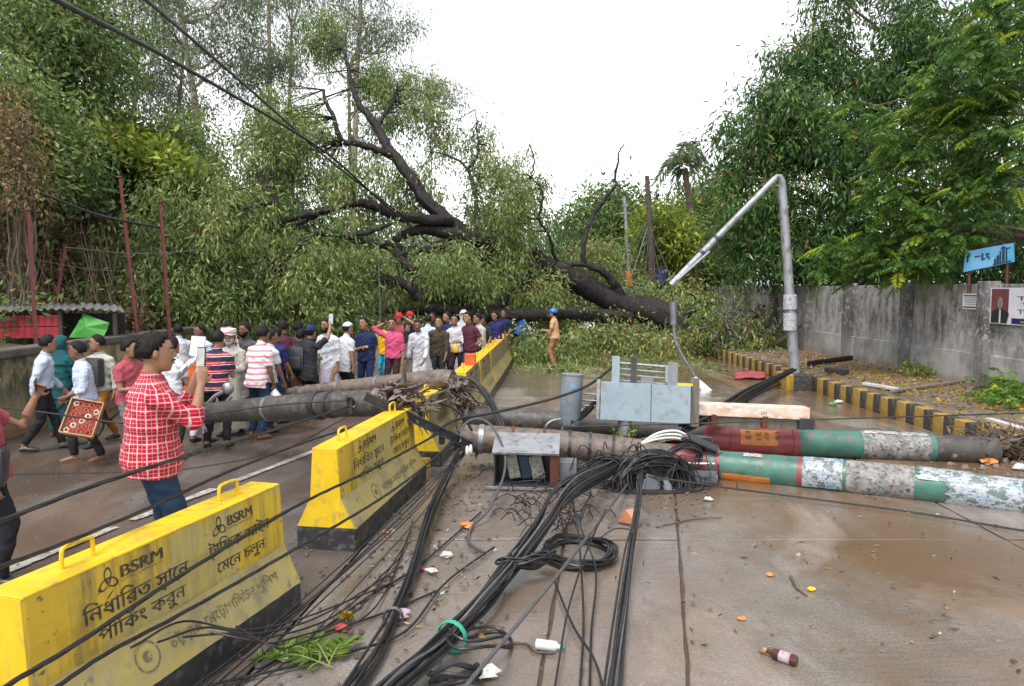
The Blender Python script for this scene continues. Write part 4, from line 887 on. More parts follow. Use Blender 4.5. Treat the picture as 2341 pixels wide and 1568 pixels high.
# ================================================================== ELECTRICAL GEAR ON THE POLES
M_CAB = mat('pale_blue_grey_paint', (0.25, 0.315, 0.355), (0.20, 0.255, 0.29), 3, .35, .1, .08, c3=(0.20, 0.215, 0.22), bscale=20)
M_CABD = mat('dull_grey_metal', (0.23, 0.24, 0.255), (0.15, 0.155, 0.165), 5, .45, .5, .12)
M_RUSTW = mat('rust_streaked_white', (0.68, 0.58, 0.50), (0.52, 0.30, 0.16), 3.5, .5, bmp=.12, c3=(0.72, 0.70, 0.67), stretch=(1, 1, 2))
M_WOODP = mat('weathered_grey_timber', (0.20, 0.18, 0.145), (0.10, 0.088, 0.07), 4, .8, bmp=.5, stretch=(3, 3, .5))
M_DARK = mat('dark_plastic', (0.025, 0.026, 0.03), (0.04, 0.042, 0.046), 6, .35, bmp=.1)
sw = thing('metal_cabinet', 'pale blue grey sheet metal cabinet leaning on the fallen poles with a small grey box', 'cabinet', (2.1, 9.75, .3))
p00, p10, p11, p01 = at(1372, 955, 9.7), at(1572, 966, 9.55), at(1575, 884, 9.6), at(1374, 871, 9.75)
ux = (p10 - p00).normalized(); uz = (p01 - p00).normalized(); un = ux.cross(uz).normalized(); wd_, ht_ = (p10 - p00).length, (p01 - p00).length; Mc = Matrix((ux, un, uz)).transposed(); cc = (p00 + p11) / 2
def cb(m, x, z, y, sx, sz, sy, bev=.004, rot=Mc): m.box(p00 + ux * x + uz * z + un * y, (sx, sy, sz), rot, bev=bev); return m
s1 = wd_ * .565
cb(MB(), s1 / 2, ht_ / 2, .16, s1 - .006, ht_, .32).build('left_door', M_CAB, sw); cb(MB(), s1 + (wd_ - s1) / 2, ht_ / 2, .17, wd_ - s1 - .006, ht_ * .985, .32).build('right_door', M_CAB, sw)
cb(MB(), -.028, ht_ * .52, .10, .045, ht_ * 1.06, .30).build('side_flange', M_STEEL, sw)
cb(MB(), s1, ht_ * .5, -.008, .05, ht_ * 1.04, .012).build('seam_strip', M_CABD, sw)
bx = cb(MB(), wd_ * .5, ht_ * .44, -.07, .42, .29, .13, .01).build('switch_box', M_CABD, sw)
cb(MB(), wd_ * .5, ht_ * .44, -.14, .36, .235, .012, .004).build('box_lid', M_CABD, bx)
cb(MB(), wd_ * .91, ht_ * 1.02, .12, .26, .03, .3).build('yellow_edge', M_YEL, sw); m = MB(); m.ball(p00 + ux * wd_ * .93 + uz * ht_ * .93 + un * -.02, .055, 10, 6); m.build('knob', M_DSTEEL, sw, True)
cb(MB(), wd_ + .07, ht_ * .56, .06, .115, ht_ * 1.30, .16, .01).build('timber_post', M_WOODP, sw)
for x in (.06, .26): cb(MB(), x * wd_ + .12, ht_ * 1.28, .22, .10 if x < .1 else .07, .40, .09).build('upright', M_CAB if x < .1 else M_DSTEEL, sw)
cb(MB(), wd_ * .80, ht_ * 1.22, .22, .13, .36, .10).build('upright', M_CABD, sw); cb(MB(), wd_ * .735, ht_ * 1.28, .24, .035, .22, .06).build('upright', M_CAB, sw)
for q in range(4):
    a, b_ = p00 + ux * .15 + uz * (ht_ * 1.52 - .075 * q) + un * .16, p00 + ux * (wd_ * .83) + uz * (ht_ * 1.46 - .075 * q) + un * .16
    m = MB(); m.cyl(a, b_, .013 if q else .020, 8); m.build('rail', M_STEEL if q == 0 else M_CAB, sw, True)
m = MB(); m.cyl(p00 + ux * .32 + uz * -.3 + un * .2, p00 + ux * .32 + uz * .05 + un * .2, .09, 14); m.build('stub', M_CABD, sw, True)
m = MB(); m.box(p00 + ux * wd_ * .52 + uz * (ht_ * 1.08) + un * .2, (.16, .1, .1), Mc); m.build('bolt_block', M_CABD, sw)
tk_ = thing('grey_cylinder', 'upright pale grey cylinder tank with blue smudges beside the metal cabinet', 'tank', tuple(at(1304, 965, 9.75)))
c0, c1 = at(1302, 968, 9.75), at(1309, 856, 9.75); m = MB(); dc = (c1 - c0).normalized()
m.tube([c0, c0 + dc * .02, c1 - dc * .02, c1], [.135, .143, .143, .138], 28); m.build('shell', mat('blue_smudged_grey', (0.24, 0.275, 0.295), (0.165, 0.185, 0.20), 2.5, .4, .15, .06, c3=(0.15, 0.30, 0.43)), tk_, True)
m = MB(); m.tube([c1 - dc * .01, c1 + dc * .008], [.148, .148], 28); m.build('lid', M_CABD, tk_, True); m = MB(); m.tube([c0 - dc * .004, c0 + dc * .03], [.15, .15], 28); m.build('rim', M_STEEL, tk_, True)
m = MB(); m.tube(spline([at(1282, 958, 9.6), at(1262, 962, 9.6), at(1248, 975, 9.6), at(1256, 990, 9.6), at(1280, 992, 9.6), at(1288, 975, 9.6)], 5), .02, 8); m.build('hook', M_STEEL, tk_, True)
sv = MB(); 
for q, yy_ in enumerate((899, 914, 926)): sv.cyl(at(1322, yy_, 9.85), at(1376, yy_ + 3, 9.8), .014, 8)
single('support_bars', 'three short steel bars joining the grey cylinder to the cabinet', 'bars', sv, M_STEEL, True)
bm_ = thing('white_beam', 'rust-streaked white steel channel lying across the rear fallen pole', 'beam', tuple(at(1715, 985, 9.75)))
b0, b1 = at(1584, 935, 9.7), at(1850, 946, 9.65); ub = (b1 - b0).normalized(); nb_ = Vector((0, 1, 0)) - ub * ub.y; nb_.normalize(); zb = ub.cross(nb_) * (1 if ub.cross(nb_).z > 0 else -1); Mb_ = Matrix((ub, nb_, zb)).transposed(); Lb = (b1 - b0).length
m = MB(); m.box((b0 + b1) / 2, (Lb, .06, .155), Mb_, bev=.01); m.box((b0 + b1) / 2 + nb_ * .10 + zb * .068, (Lb, .2, .018), Mb_); m.build('channel', M_RUSTW, bm_)
m = MB(); m.box((b0 + b1) / 2 - zb * .16 + nb_ * .08, (Lb * .98, .08, .13), Mb_, bev=.01); m.build('timber', M_WOODP, bm_)
for t_ in (.18, .62, .98): MB().box(b0.lerp(b1, t_) - zb * .13 + nb_ * .03, (.07 if t_ < .9 else .2, .13, .15), Mb_, bev=.006).build('clamp', M_RUST if t_ < .9 else M_DARK, bm_)
m = MB(); text_mesh(m, text_rows('231', 24), b0.lerp(b1, .58) - nb_ * .034 - zb * .03, ub, zb, .06); m.build('faint_number', M_INKF, bm_)
# open junction box under the front pole
jb = thing('junction_box', 'open black junction box with white lid and torn stickers under the front fallen pole', 'electrical box', tuple(gp(1180, 1128)))
j0 = gp(1130, 1118); jw = .72; ju = Vector((.995, -.10, 0)).normalized(); jn = Vector((.10, .995, 0)).normalized(); jz = Vector((0, 0, 1)); Mj = Matrix((ju, jn, jz)).transposed()
def jbx(x, y, z, sx, sy, sz, rot=Mj, bev=.004): return MB().box(j0 + ju * x + jn * y + jz * z, (sx, sy, sz), rot, bev=bev)
jbx(jw / 2, .36, .22, jw, .02, .40).build('back_panel', M_DARK, jb); jbx(0, .19, .22, .02, .36, .40).build('side_panel', M_DARK, jb); jbx(jw - .03, .19, .22, .10, .36, .40).build('side_panel', M_RUST, jb); jbx(jw / 2, .19, .03, jw, .36, .03).build('floor_panel', M_DARK, jb)
lidM = Mj @ Matrix.Rotation(R(22), 3, 'X')
MB().box(j0 + ju * (jw / 2) + jn * .17 + jz * .50, (jw + .05, .42, .035), lidM, bev=.008).build('lid', mat('scuffed_white_paint', (.27, .28, .30), (.20, .21, .225), 4, .4, .2, .1, c3=(.13, .13, .135)), jb)
for x, wv, mm in ((.20, .13, 'pale_sticker'), (.34, .11, 'navy_sticker'), (.48, .15, 'pale_sticker')):
    jbx(x, .20, .22, wv, .03, .27, Mj @ Matrix.Rotation(R(-12), 3, 'Y')).build('breaker', mat(mm, (.42, .42, .36) if 'pale' in mm else (.02, .045, .08), (.2, .2, .17) if 'pale' in mm else (.015, .03, .05), 16, .5, c3=(.05, .05, .05) if 'pale' in mm else None), jb)
jbx(jw / 2 - .06, -.06, .035, jw + .12, .03, .03).build('front_rail', M_STEEL, jb)
jbx(jw + .12, .25, .17, .20, .25, .26).build('side_box', M_CABD, jb)
# small splice boxes
def splice(label, c, s, rot, mm, name='splice_box'):
    t_ = thing(name, label, 'cable box', c); M_ = Matrix.Rotation(rot[2], 3, 'Z') @ Matrix.Rotation(rot[1], 3, 'Y') @ Matrix.Rotation(rot[0], 3, 'X')
    MB().box(c, s, M_, bev=.012).build('case', mm, t_); MB().box(Vector(c) + M_ @ Vector((0, -s[1] / 2, 0)), (s[0] * .86, .012, s[2] * .74), M_, bev=.004).build('lid', mm, t_)
    for q in (-1, 1): MB().box(Vector(c) + M_ @ Vector((q * s[0] * .51, 0, 0)), (.02, s[1] * .8, s[2] * .5), M_, bev=.003).build('latch', M_CABD, t_)
M_GBOX = mat('dark_grey_plastic', (.085, .095, .11), (.06, .066, .078), 5, .4, bmp=.06)
splice('flat dark grey cable box with ribbed edge beside the green painted pole', at(1604, 1090, 8.55), (.32, .14, .15), (R(-12), R(2), R(-3)), M_GBOX)
splice('long black cable box lying on top of the red painted pole', at(1600, 1014, 8.9), (.42, .18, .09), (R(-25), R(24), 0), M_DARK)
splice('scuffed grey cable box hanging in the black cable coils', at(1487, 1112, 8.35), (.17, .10, .26), (R(-15), R(14), 0), M_GBOX)
splice('narrow grey cable box hanging beside the coils', at(1528, 1122, 8.3), (.07, .08, .30), (R(-10), R(-14), 0), M_CABD)
# yellow knob, white tube ends

wt = MB()
for q in range(3): wt.tube(spline([at(1455, 1018, 9.0) + jit(.03), at(1500, 992 + 6 * q, 9.05), at(1545, 985 + 8 * q, 9.1), at(1580, 1000 + 6 * q, 9.1)], 5), .016, 7)
single('white_conduits', 'short white plastic conduits sticking out of the cable tangle', 'conduits', wt, mat('white_plastic', (.7, .69, .66), (.55, .54, .5), 5, .4, bmp=0), True)
m = MB(); m.cyl(at(1573, 1059, 8.75), at(1634, 1060, 8.7), .012, 8); single('white_tube', 'thin white tube beside the red painted pole length', 'tube', m, mat('white_plastic', (.7, .7, .7)), True)
sp_ = thing('sprig', 'small bright green sprig growing between the two fallen poles', 'plant', tuple(at(1430, 1010, 9.45)))
C, _ = blob_points([B(1437, 990, 9.4, 18, 20, .05), B(1408, 1000, 9.4, 8, 12, .05)], 40, .1); P_, D_, L2, W2, T2_ = clumps(C, 6, .025, .05, .022, .2, .2, RNG.normal(.6, .15, 40)); leaf_mesh('foliage', P_, D_, L2, W2, T2_, LF_LIME, sp_)
m = MB(); m.tube([at(1425, 1025, 9.45), at(1440, 990, 9.4), at(1420, 965, 9.4)], [.008, .006, .003], 5); m.build('stem', M_BARKB, sp_)

# ================================================================== CABLES
M_CABLE = mat('black_rubber_cable', (0.012, 0.012, 0.014), (0.022, 0.021, 0.022), 8, .48, bmp=.1, spec=.35)
M_CABG = mat('grey_cable', (0.085, 0.085, 0.092), (0.05, 0.05, 0.054), 8, .4, bmp=.1)
def cable(name, label, pts, r, material=None, group=None, n=7, sub=7, twist=False):
    m = MB(); P = spline(pts, sub)
    if twist:
        Q = [P[0]]
        for a, b_ in zip(P[:-1], P[1:]):
            k = max(1, int((b_ - a).length / .05))
            Q += [a.lerp(b_, (i + 1) / k) for i in range(k)]
        for s_ in range(3):
            tp = []
            for i, q in enumerate(Q):
                d = (Q[min(i + 1, len(Q) - 1)] - Q[max(0, i - 1)]).normalized(); u, v = perp(d); an = i * .55 + s_ * 2 * PI / 3; tp.append(q + (u * math.cos(an) + v * math.sin(an)) * r * .42)
            m.tube(tp, r * .66, 6, False)
    else: m.tube(P, r, n)
    return single(name, label, 'cable', m, material or M_CABLE, True, group)
def bundle(name, label, pts, n, spread, r, sub=7, mats_=(M_CABLE,), ties=(), taper=None, group=None):
    P0 = [Vector(p) for p in pts]; c = sum(P0, Vector()) / len(P0); t_ = thing(name, label, 'cable bundle', (c.x, c.y, 0), 0, group)
    for i in range(n):
        o = jit(spread); q = [p + o * (taper[k] if taper else 1) + jit(spread * .35) for k, p in enumerate(P0)]
        for k in range(len(q)): q[k].z = max(q[k].z, r + .012)
        m = MB(); m.tube(spline(q, sub), r * random.uniform(.7, 1.25), 6); m.build('cable', random.choice(mats_), t_, True)
    S = spline(P0, sub)
    for f_, mm in ties:
        k = int(f_ * (len(S) - 2)); d = (S[k + 1] - S[k]).normalized(); u, v = perp(d); m = MB()
        for w_ in (0, 1): m.tube([S[k] + d * .02 * w_ + (u * math.cos(a) + v * math.sin(a)) * spread * 1.5 for a in np.linspace(0, 2 * PI, 15)], .007, 5, False)
        m.build('tie', mm, t_, True)
    return t_
M_GTIE = mat('green_string', (.04, .38, .25), (.03, .28, .2), 8, .5)
bundle('cable_bundle', 'slim bundle of black cables dropping from the crossarm end and running over the road', [at(1052, 1022, 8.65), at(1022, 1090, 8.35), gp(985, 1170, .14), gp(948, 1290, .07), gp(906, 1395, .06), gp(858, 1490, .06), gp(800, 1572, .05), gp(700, 1720, .05)], 11, .045, .010, taper=[.4, .6, .9, .8, .7, .8, .9, 1], ties=[(.62, M_CABG)])
bundle('cable_bundle', 'thick bundle of black cables with a green string tie running over the road', [at(1400, 1070, 8.5), gp(1300, 1130, .35), gp(1240, 1210, .22), gp(1180, 1290, .14), gp(1105, 1385, .11), gp(1005, 1480, .10), gp(905, 1570, .10), gp(770, 1690, .10)], 20, .066, .0088, mats_=(M_CABLE, M_CABLE, M_CABLE, M_CABG), ties=[(.70, M_GTIE)], taper=[1.3, 1.6, 1.2, 1.0, .8, .7, .8, .9])
bundle('cable_bundle', 'twisted grey black cables falling straight from the coils to the road', [at(1466, 1068, 8.5), gp(1457, 1165, .30), gp(1440, 1260, .16), gp(1420, 1400, .10), gp(1396, 1572, .08), gp(1380, 1720, .08)], 8, .040, .010, mats_=(M_CABLE, M_CABG), taper=[.3, .5, .7, .9, 1, 1])
M4 = [('twisted power cable strained from the crossarm end insulator past the checked shirt man', [at(795, 930, 8.3), at(620, 985, 6.4), at(400, 1050, 4.2), at(200, 1115, 3.6), at(0, 1192, 3.2), at(-320, 1312, 2.4)], .0115),
      ('twisted power cable running over the barrier handle in front of the jeans', [at(900, 950, 8.4), at(730, 1000, 7.0), at(530, 1075, 5.4), at(355, 1155, 4.4), at(150, 1240, 3.6), at(0, 1296, 3.1), at(-260, 1395, 2.5)], .011),
      ('twisted power cable crossing the black lettering of the crisp barrier', [at(1008, 988, 8.5), at(860, 1068, 6.8), at(700, 1145, 5.6), at(560, 1225, 4.7), at(390, 1330, 4.0), at(170, 1475, 3.3), at(20, 1565, 2.95), at(-150, 1680, 2.6)], .012),
      ('lowest twisted power cable crossing the crisp barrier near its sloped foot', [at(1045, 1004, 8.6), at(900, 1120, 6.5), at(640, 1275, 4.9), at(420, 1400, 4.05), at(250, 1490, 3.55), at(130, 1570, 3.25), at(-20, 1670, 2.95)], .011)]
for lab, pts, r in M4: cable('power_cable', lab, pts, r, M_CABLE, 'power cables strung from the crossarm', twist=True, sub=9)
for k in range(6):
    o = k * 13 + random.uniform(-14, 14)
    cable('service_wire', 'thin black wire stretched low over the barrier feet to the crossarm end', [at(1062, 1030 + 2 * k, 8.7), gp(930 + o * .5, 1150 + 4 * k, .22), gp(760 + o, 1290 + 6 * k + random.uniform(-14, 14), .20 - .02 * k), gp(560 + o * 1.6, 1455 + 6 * k + random.uniform(-16, 16), .16 - .02 * k), gp(380 + o * 2.2, 1600, .14 - .016 * k), gp(200 + o * 3, 1760, .12)], .0055, M_CABLE, 'thin wires stretched low beside the barriers', 5)
wires = [('black wire drooping from the grey cylinder hook straight down the road', [at(1275, 985, 9.3), at(1296, 1090, 8.4), gp(1318, 1190, .3), gp(1328, 1290, .15), gp(1334, 1420, .05), gp(1326, 1572, .04), gp(1320, 1700, .04)], .0085, M_CABLE),
 ('black wire with a sharp bend hanging from the cylinder hook', [at(1268, 990, 9.3), at(1318, 1085, 8.7), at(1350, 1122, 8.2), gp(1326, 1190, .3), gp(1362, 1300, .1), gp(1352, 1440, .04), gp(1348, 1572, .04), gp(1346, 1700, .04)], .008, M_CABLE),
 ('thin wire crossing the coil ring to the bottom of the frame', [gp(1385, 1165, .3), gp(1345, 1250, .2), gp(1300, 1390, .1), gp(1268, 1572, .05), gp(1240, 1720, .05)], .007, M_CABLE),
 ('thin black wire running diagonally away from the road joint', [gp(1268, 1330, .03), gp(1310, 1430, .03), gp(1355, 1500, .03), gp(1378, 1575, .03), gp(1390, 1700, .03)], .008, M_CABLE),
 ('straight pale grey cable slanting from the coils over the coil ring', [at(1436, 1105, 8.3), gp(1310, 1270, .30), gp(1180, 1430, .24), gp(1060, 1575, .2), gp(960, 1710, .2)], .013, M_CABG),
 ('heavy black cable arching from the crossarm up to the cabinet rails', [at(985, 1000, 8.5), at(1035, 962, 8.7), at(1120, 945, 9.0), at(1250, 915, 9.3), at(1330, 888, 9.5), at(1372, 862, 9.7), at(1400, 838, 9.8)], .018, M_CABLE),
 ('heavy black loop of cable curling from the crossarm down to the road', [at(1052, 1012, 8.6), at(1058, 975, 8.7), at(1090, 957, 8.7), at(1125, 975, 8.6), at(1152, 1030, 8.4), at(1152, 1085, 8.1), gp(1120, 1160, .12), gp(1078, 1205, .03), gp(1074, 1240, .03), gp(1108, 1264, .03)], .015, M_CABG),
 ('heavy black cable looping over the grimy barrier top', [at(935, 940, 8.8), at(975, 918, 8.9), at(1020, 925, 9.0), at(1055, 948, 9.0), at(1080, 985, 9.0)], .016, M_CABLE),
 ('black cable arched over the barrier handle', [at(950, 905, 9.4), at(985, 888, 9.5), at(1020, 900, 9.5), at(1040, 945, 9.4), at(1045, 985, 9.3)], .013, M_CABLE),
 ('long straight black wire crossing in front of the rear pole to the right', [at(1280, 976, 9.0), at(1590, 968, 8.6), at(1900, 958, 8.2), at(2341, 944, 7.8), at(2700, 932, 7.4)], .008, M_CABLE),
 ('black wire lying along the road in front of the postered pole', [at(1440, 1082, 8.4), gp(1640, 1112, .1), gp(1800, 1133, .03), gp(2080, 1170, .02), gp(2341, 1213, .02), gp(2600, 1250, .02)], .010, M_CABLE),
 ('black wire sagging behind the man in the checked shirt to the left wall', [at(-100, 920, 8.6), at(80, 940, 8.4), at(300, 968, 8.2), at(440, 950, 8.4), at(640, 925, 8.6), at(800, 915, 8.6)], .011, M_CABLE),
 ('thin wire lying low on the left road', [gp(-100, 1085, .3), gp(100, 1083, .25), gp(340, 1078, .2), gp(440, 1070, .2), gp(640, 1030, .3), gp(800, 950, .6)], .007, M_CABLE),
 ('heavy overhead cable running down from the sky into the fallen crown', [at(60, -40, 5.5), at(140, 5, 6.5), at(450, 170, 11), at(740, 345, 18), at(860, 450, 22), at(1000, 570, 24)], .028, M_CABLE),
 ('upper overhead cable running down from the sky into the fallen crown', [at(290, -40, 7.5), at(335, 0, 8.5), at(480, 125, 12), at(640, 265, 17), at(760, 372, 20), at(930, 500, 24)], .026, M_CABLE),
 ('pale cord hanging from the fallen crown in front of the navy polo man', [at(868, 480, 17), at(866, 600, 17), at(869, 720, 16.6), at(862, 800, 16.2), at(868, 865, 15.6)], .010, M_CABG)]
for lab, pts, r, mm in wires: cable('cable', lab, pts, r, mm)
for k in range(5): cable('cable_branch', 'short black wire branching off the twisted cables across the barrier foot', [gp(300 + 60 * k, 1480 - 12 * k, .62 - .05 * k), gp(420 + 50 * k, 1420 + 14 * k, .42), gp(560 + 30 * k, 1440 + 8 * k, .3), gp(700 + 40 * k, 1410 - 6 * k, .12 - .02 * k), gp(900 + 10 * k, 1330 - 30 * k, .03)], .0065, M_CABLE, 'short wires branching across the barrier foot', 5)
for k, pts in enumerate([[gp(470, 1568, .03), gp(640, 1530, .03), gp(800, 1490, .03), gp(930, 1440, .03), gp(1020, 1330, .03), gp(1130, 1250, .03)], [gp(540, 1568, .02), gp(720, 1450, .02), gp(850, 1360, .02), gp(960, 1290, .02), gp(1100, 1170, .03)], [gp(620, 1480, .02), gp(760, 1440, .02), gp(880, 1400, .02), gp(1000, 1350, .02)]]):
    cable('ground_wire', ['thin wire lying on the muddy road beside the fern frond', 'thin wire on the muddy road between barrier and slim bundle', 'short loose wire end by the yellow marigold'][k], pts, .009, M_CABLE)
bundle('cable_bundle', 'bundle of black cables running from the rear pole break down over the barrier', [at(1030, 865, 10.3), at(1075, 872, 10.2), at(1110, 905, 10.0), at(1140, 960, 9.8), at(1160, 1010, 9.6)], 8, .045, .012)
bundle('cable_bundle', 'dark cable strands lying along the shaft between the two fallen poles', [at(1255, 985, 9.4), at(1330, 1000, 9.5), at(1420, 1018, 9.4), at(1540, 1002, 9.3), at(1620, 1005, 9.2)], 14, .05, .013)
bundle('cable_bundle', 'black cables reaching from the cabinet to the foot of the bent lamp post', [at(1560, 980, 9.4), at(1640, 945, 10.2), at(1700, 905, 12.5), at(1760, 872, 15), at(1815, 845, 16.4)], 12, .07, .016, taper=[.8, 1, 1, 1, .6])
bundle('cable_bundle', 'black cables lying on the road beside the white lamp head', [gp(1625, 945, .05), gp(1690, 915, .05), gp(1740, 890, .05), gp(1800, 862, .2)], 9, .12, .018)
bundle('cable_bundle', 'black cables curling down the far side of the cabinet to the pole', [at(1370, 905, 9.9), at(1350, 930, 9.8), at(1330, 950, 9.7), at(1300, 968, 9.6)], 7, .04, .013)
# coils
def coil(label, c, rx, rz, tilt, turns, r, jitter, material=M_CABLE, n=30):
    t_ = thing('cable_coil', label, 'cable coil', tuple(c)); M_ = Matrix.Rotation(tilt[2], 3, 'Z') @ Matrix.Rotation(tilt[0], 3, 'X') @ Matrix.Rotation(tilt[1], 3, 'Y')
    for k in range(turns):
        kx, kz = rx * random.uniform(1 - jitter, 1 + jitter), rz * random.uniform(1 - jitter, 1 + jitter); o = jit(jitter * rx * .6); dy = random.uniform(-.05, .05)
        m = MB(); Q = []
        for i in range(n + 1):
            a = 2 * PI * i / n; q = Vector(c) + o + M_ @ Vector((kx * math.cos(a), dy + .015 * math.sin(3 * a + k), kz * math.sin(a))); q.z = max(q.z, r); Q.append(q)
        m.tube(Q, r * random.uniform(.8, 1.2), 6, False); m.build('turn', material, t_, True)
coil('big loose ring of black cable lying on the wet road', gp(1322, 1262, .04), .29, .36, (R(88), 0, 0), 9, .011, .10)
coil('dense coil of black cable hanging under the front fallen pole', at(1500, 1105, 8.35), .38, .28, (R(-20), 0, R(8)), 26, .009, .28)
coil('round bunch of cable hanging near the brown shaft', at(1390, 1095, 8.5), .26, .22, (R(-15), 0, R(-6)), 16, .009, .30)
coil('flattened cable coil beside the flat grey box', at(1550, 1110, 8.4), .16, .24, (R(-10), 0, R(30)), 12, .009, .25)
coil('thin green black loops wrapped on the red painted pole', at(1565, 1045, 8.75), .20, .13, (R(-5), R(-12), 0), 10, .008, .2)
coil('small untidy ring of cable on top of the thick bundle', gp(1205, 1285, .15), .20, .10, (R(75), 0, R(20)), 9, .009, .25)
coil('single wide loop of cable sticking out beside the thick bundle', gp(1100, 1450, .12), .17, .30, (R(70), 0, R(-25)), 2, .011, .06)
coil('small cable loop at the near end of the thick bundle', gp(1040, 1545, .10), .13, .12, (R(55), 0, R(15)), 5, .012, .15)
# tangle of fine wire ends
tg = MB()
for i in range(150):
    c = at(random.gauss(1450, 75), random.gauss(1090, 32), 8.5) + jit(.12); a = random.uniform(0, 6.3); l = random.uniform(.15, .5)
    tg.tube(spline([c, c + Vector((math.cos(a) * l * .5, random.uniform(-.1, .05), random.uniform(-.15, .15))), c + Vector((math.cos(a) * l, random.uniform(-.15, .05), -abs(math.sin(a)) * l * .6))], 3), random.uniform(.004, .008), 5, False)
for i in range(70):
    c = gp(random.gauss(1265, 50), random.gauss(1170, 45), .05); a = random.uniform(0, 6.3); l = random.uniform(.12, .4)
    tg.tube(spline([c, c + Vector((math.cos(a) * l * .5, math.sin(a) * l * .5, random.uniform(.02, .15))), c + Vector((math.cos(a) * l, math.sin(a) * l, random.uniform(0, .05)))], 3), random.uniform(.004, .007), 5, False)
o = tg.build('wire_tangle', M_CABLE, None, True); o['kind'] = 'stuff'
# ================================================================== STREET FURNITURE AND BACKGROUND
M_LAMP = mat('dull_galvanised_post', (0.33, 0.345, 0.365), (0.23, 0.24, 0.26), 3, .5, .35, .15, c3=(0.17, 0.165, 0.16), stretch=(1, 1, .5))
lp = thing('bent_lamp_post', 'grey steel lamp post folded over at the top above the right pavement', 'lamp post', (6.56, 17.15, .34))
P = [at(1817, 852, 17.15), at(1812, 780, 17.15), at(1800, 600, 17.15), at(1788, 430, 17.15)]; m = MB(); m.tube(spline(P, 4), list(np.linspace(.128, .092, 13)), 16); m.build('post', M_LAMP, lp, True)
m = MB(); m.tube([at(1788, 432, 17.15), at(1787, 415, 17.13), at(1783, 403, 17.1), at(1776, 402, 17.08), at(1768, 412, 17.05)], [.092, .085, .06, .04, .066], 14); m.build('crease', M_LAMP, lp, True)
m = MB(); m.tube(spline([at(1772, 408, 17.06), at(1660, 522, 17.0), at(1534, 652, 16.9)], 6), list(np.linspace(.070, .078, 13)), 14); m.build('folded_upper_post', M_LAMP, lp, True)
for q in ((1605, 578), (1640, 545)): m = MB(); d = (at(1534, 652, 16.9) - at(1772, 408, 17.06)).normalized(); c = at(q[0], q[1], 16.96); m.cyl(c - d * .03, c + d * .03, .105, 14); m.build('collar', M_DSTEEL, lp, True)
m = MB(); m.cyl(at(1622, 575, 16.8), at(1548, 640, 16.8), .03, 8); m.build('side_tube', M_LAMP, lp, True)
m = MB()
for y_, w_ in ((700, 26), (728, 30), (760, 22)): m.box(at(1809 - (852 - y_) * .06, y_, 17.0), (.24, .03, .012 * w_ / 2), 0.0)
lp2 = MB()
for y_, h_ in ((690, 34), (735, 40)):
    c = at(1806, y_, 17.15); d = Vector((-.02, 0, 1)).normalized(); lp2.tube([c - d * h_ * .005, c + d * h_ * .005], [.152, .150], 16)
lp2.build('paper_wrap', M_POST2 if False else mat('peeling_paper', (.50, .50, .54), (.26, .25, .27), 12, .7, c3=(.12, .10, .16)), lp, True)
la = thing('broken_lamp_arm', 'silver lamp arm with white lamp head hanging down to the road from the bent post', 'street lamp', tuple(gp(1612, 905)))
m = MB(); m.tube([at(1531, 655, 16.9), at(1536, 672, 16.9), at(1540, 692, 16.9)], .012, 6); m.build('cord', M_CABLE, la)
m = MB(); m.tube([at(1539, 690, 16.9), at(1540, 742, 16.9)], [.085, .078], 14); m.build('sleeve', M_CABD, la, True)
m = MB(); m.tube(spline([at(1540, 738, 16.9), at(1543, 772, 16.9), at(1556, 806, 16.9), at(1575, 838, 16.9), at(1592, 866, 16.9)], 5), .045, 12); m.build('arm', M_STEEL, la, True)
h0, h1 = at(1588, 862, 16.9), at(1630, 912, 16.6); d = (h1 - h0).normalized(); s_ = d.cross(Vector((0, 1, 0))).normalized(); n_ = s_.cross(d).normalized(); m = MB()
rings = []
for f_, w_, t_ in ((0, .045, .04), (.12, .05, .045), (.5, .095, .05), (.9, .13, .045), (1, .11, .02)): c = h0.lerp(h1, f_); rings.append([c + s_ * w_ * math.cos(a) + n_ * t_ * math.sin(a) for a in np.linspace(0, 2 * PI, 17)[:-1]])
m.loft(rings); m.build('lamp_head', mat('white_lamp_housing', (.62, .64, .66), (.5, .52, .54), 4, .35, bmp=.03), la, True)
m = MB(); c = h0.lerp(h1, .62) - n_ * .042 * (1 if n_.y > 0 else -1); m.box(c, (.14, .02, .30), Matrix((s_, n_, d)).transposed(), bev=.008); m.build('lens', mat('frosted_lens', (.7, .72, .74), (.6, .62, .64), 4, .2, bmp=0), la)

# far utility poles with stay wires
M_WOODD = mat('dark_pole_timber', (0.10, 0.075, 0.06), (0.045, 0.035, 0.03), 4, .8, bmp=.5)
up = thing('utility_pole', 'dark wooden utility pole with many stay wires far down the road', 'pole', (at(1490, 700, 31).x, 31, 0)); b0 = at(1492, 780, 31); b0.z = -.1
m = MB(); m.tube(spline([b0, at(1488, 560, 31), at(1479, 402, 31)], 5), list(np.linspace(.17, .09, 11)), 10); m.build('shaft', M_WOODD, up, True)
for k, (xa, ya, xb, yb) in enumerate(((1480, 500, 1385, 660), (1480, 505, 1410, 668), (1481, 512, 1430, 672), (1483, 520, 1450, 676), (1484, 525, 1465, 676), (1486, 530, 1500, 676), (1486, 535, 1520, 668), (1484, 520, 1548, 664), (1482, 515, 1440, 640))):
    m = MB(); m.tube([at(xa, ya, 31), at((xa + xb) / 2 + random.uniform(-3, 3), (ya + yb) / 2 + 4, 30.5), at(xb, yb, 30)], .014, 5, False); m.build('stay_wire', M_CABG, up)
m = MB(); m.tube([at(1480, 436, 31), at(1500, 440, 31), at(1512, 448, 31)], .02, 5); m.ball(at(1503, 446, 31), .10, 8, 5); m.ball(at(1502, 452, 31), .07, 8, 5); m.build('side_fitting', M_DSTEEL, up)
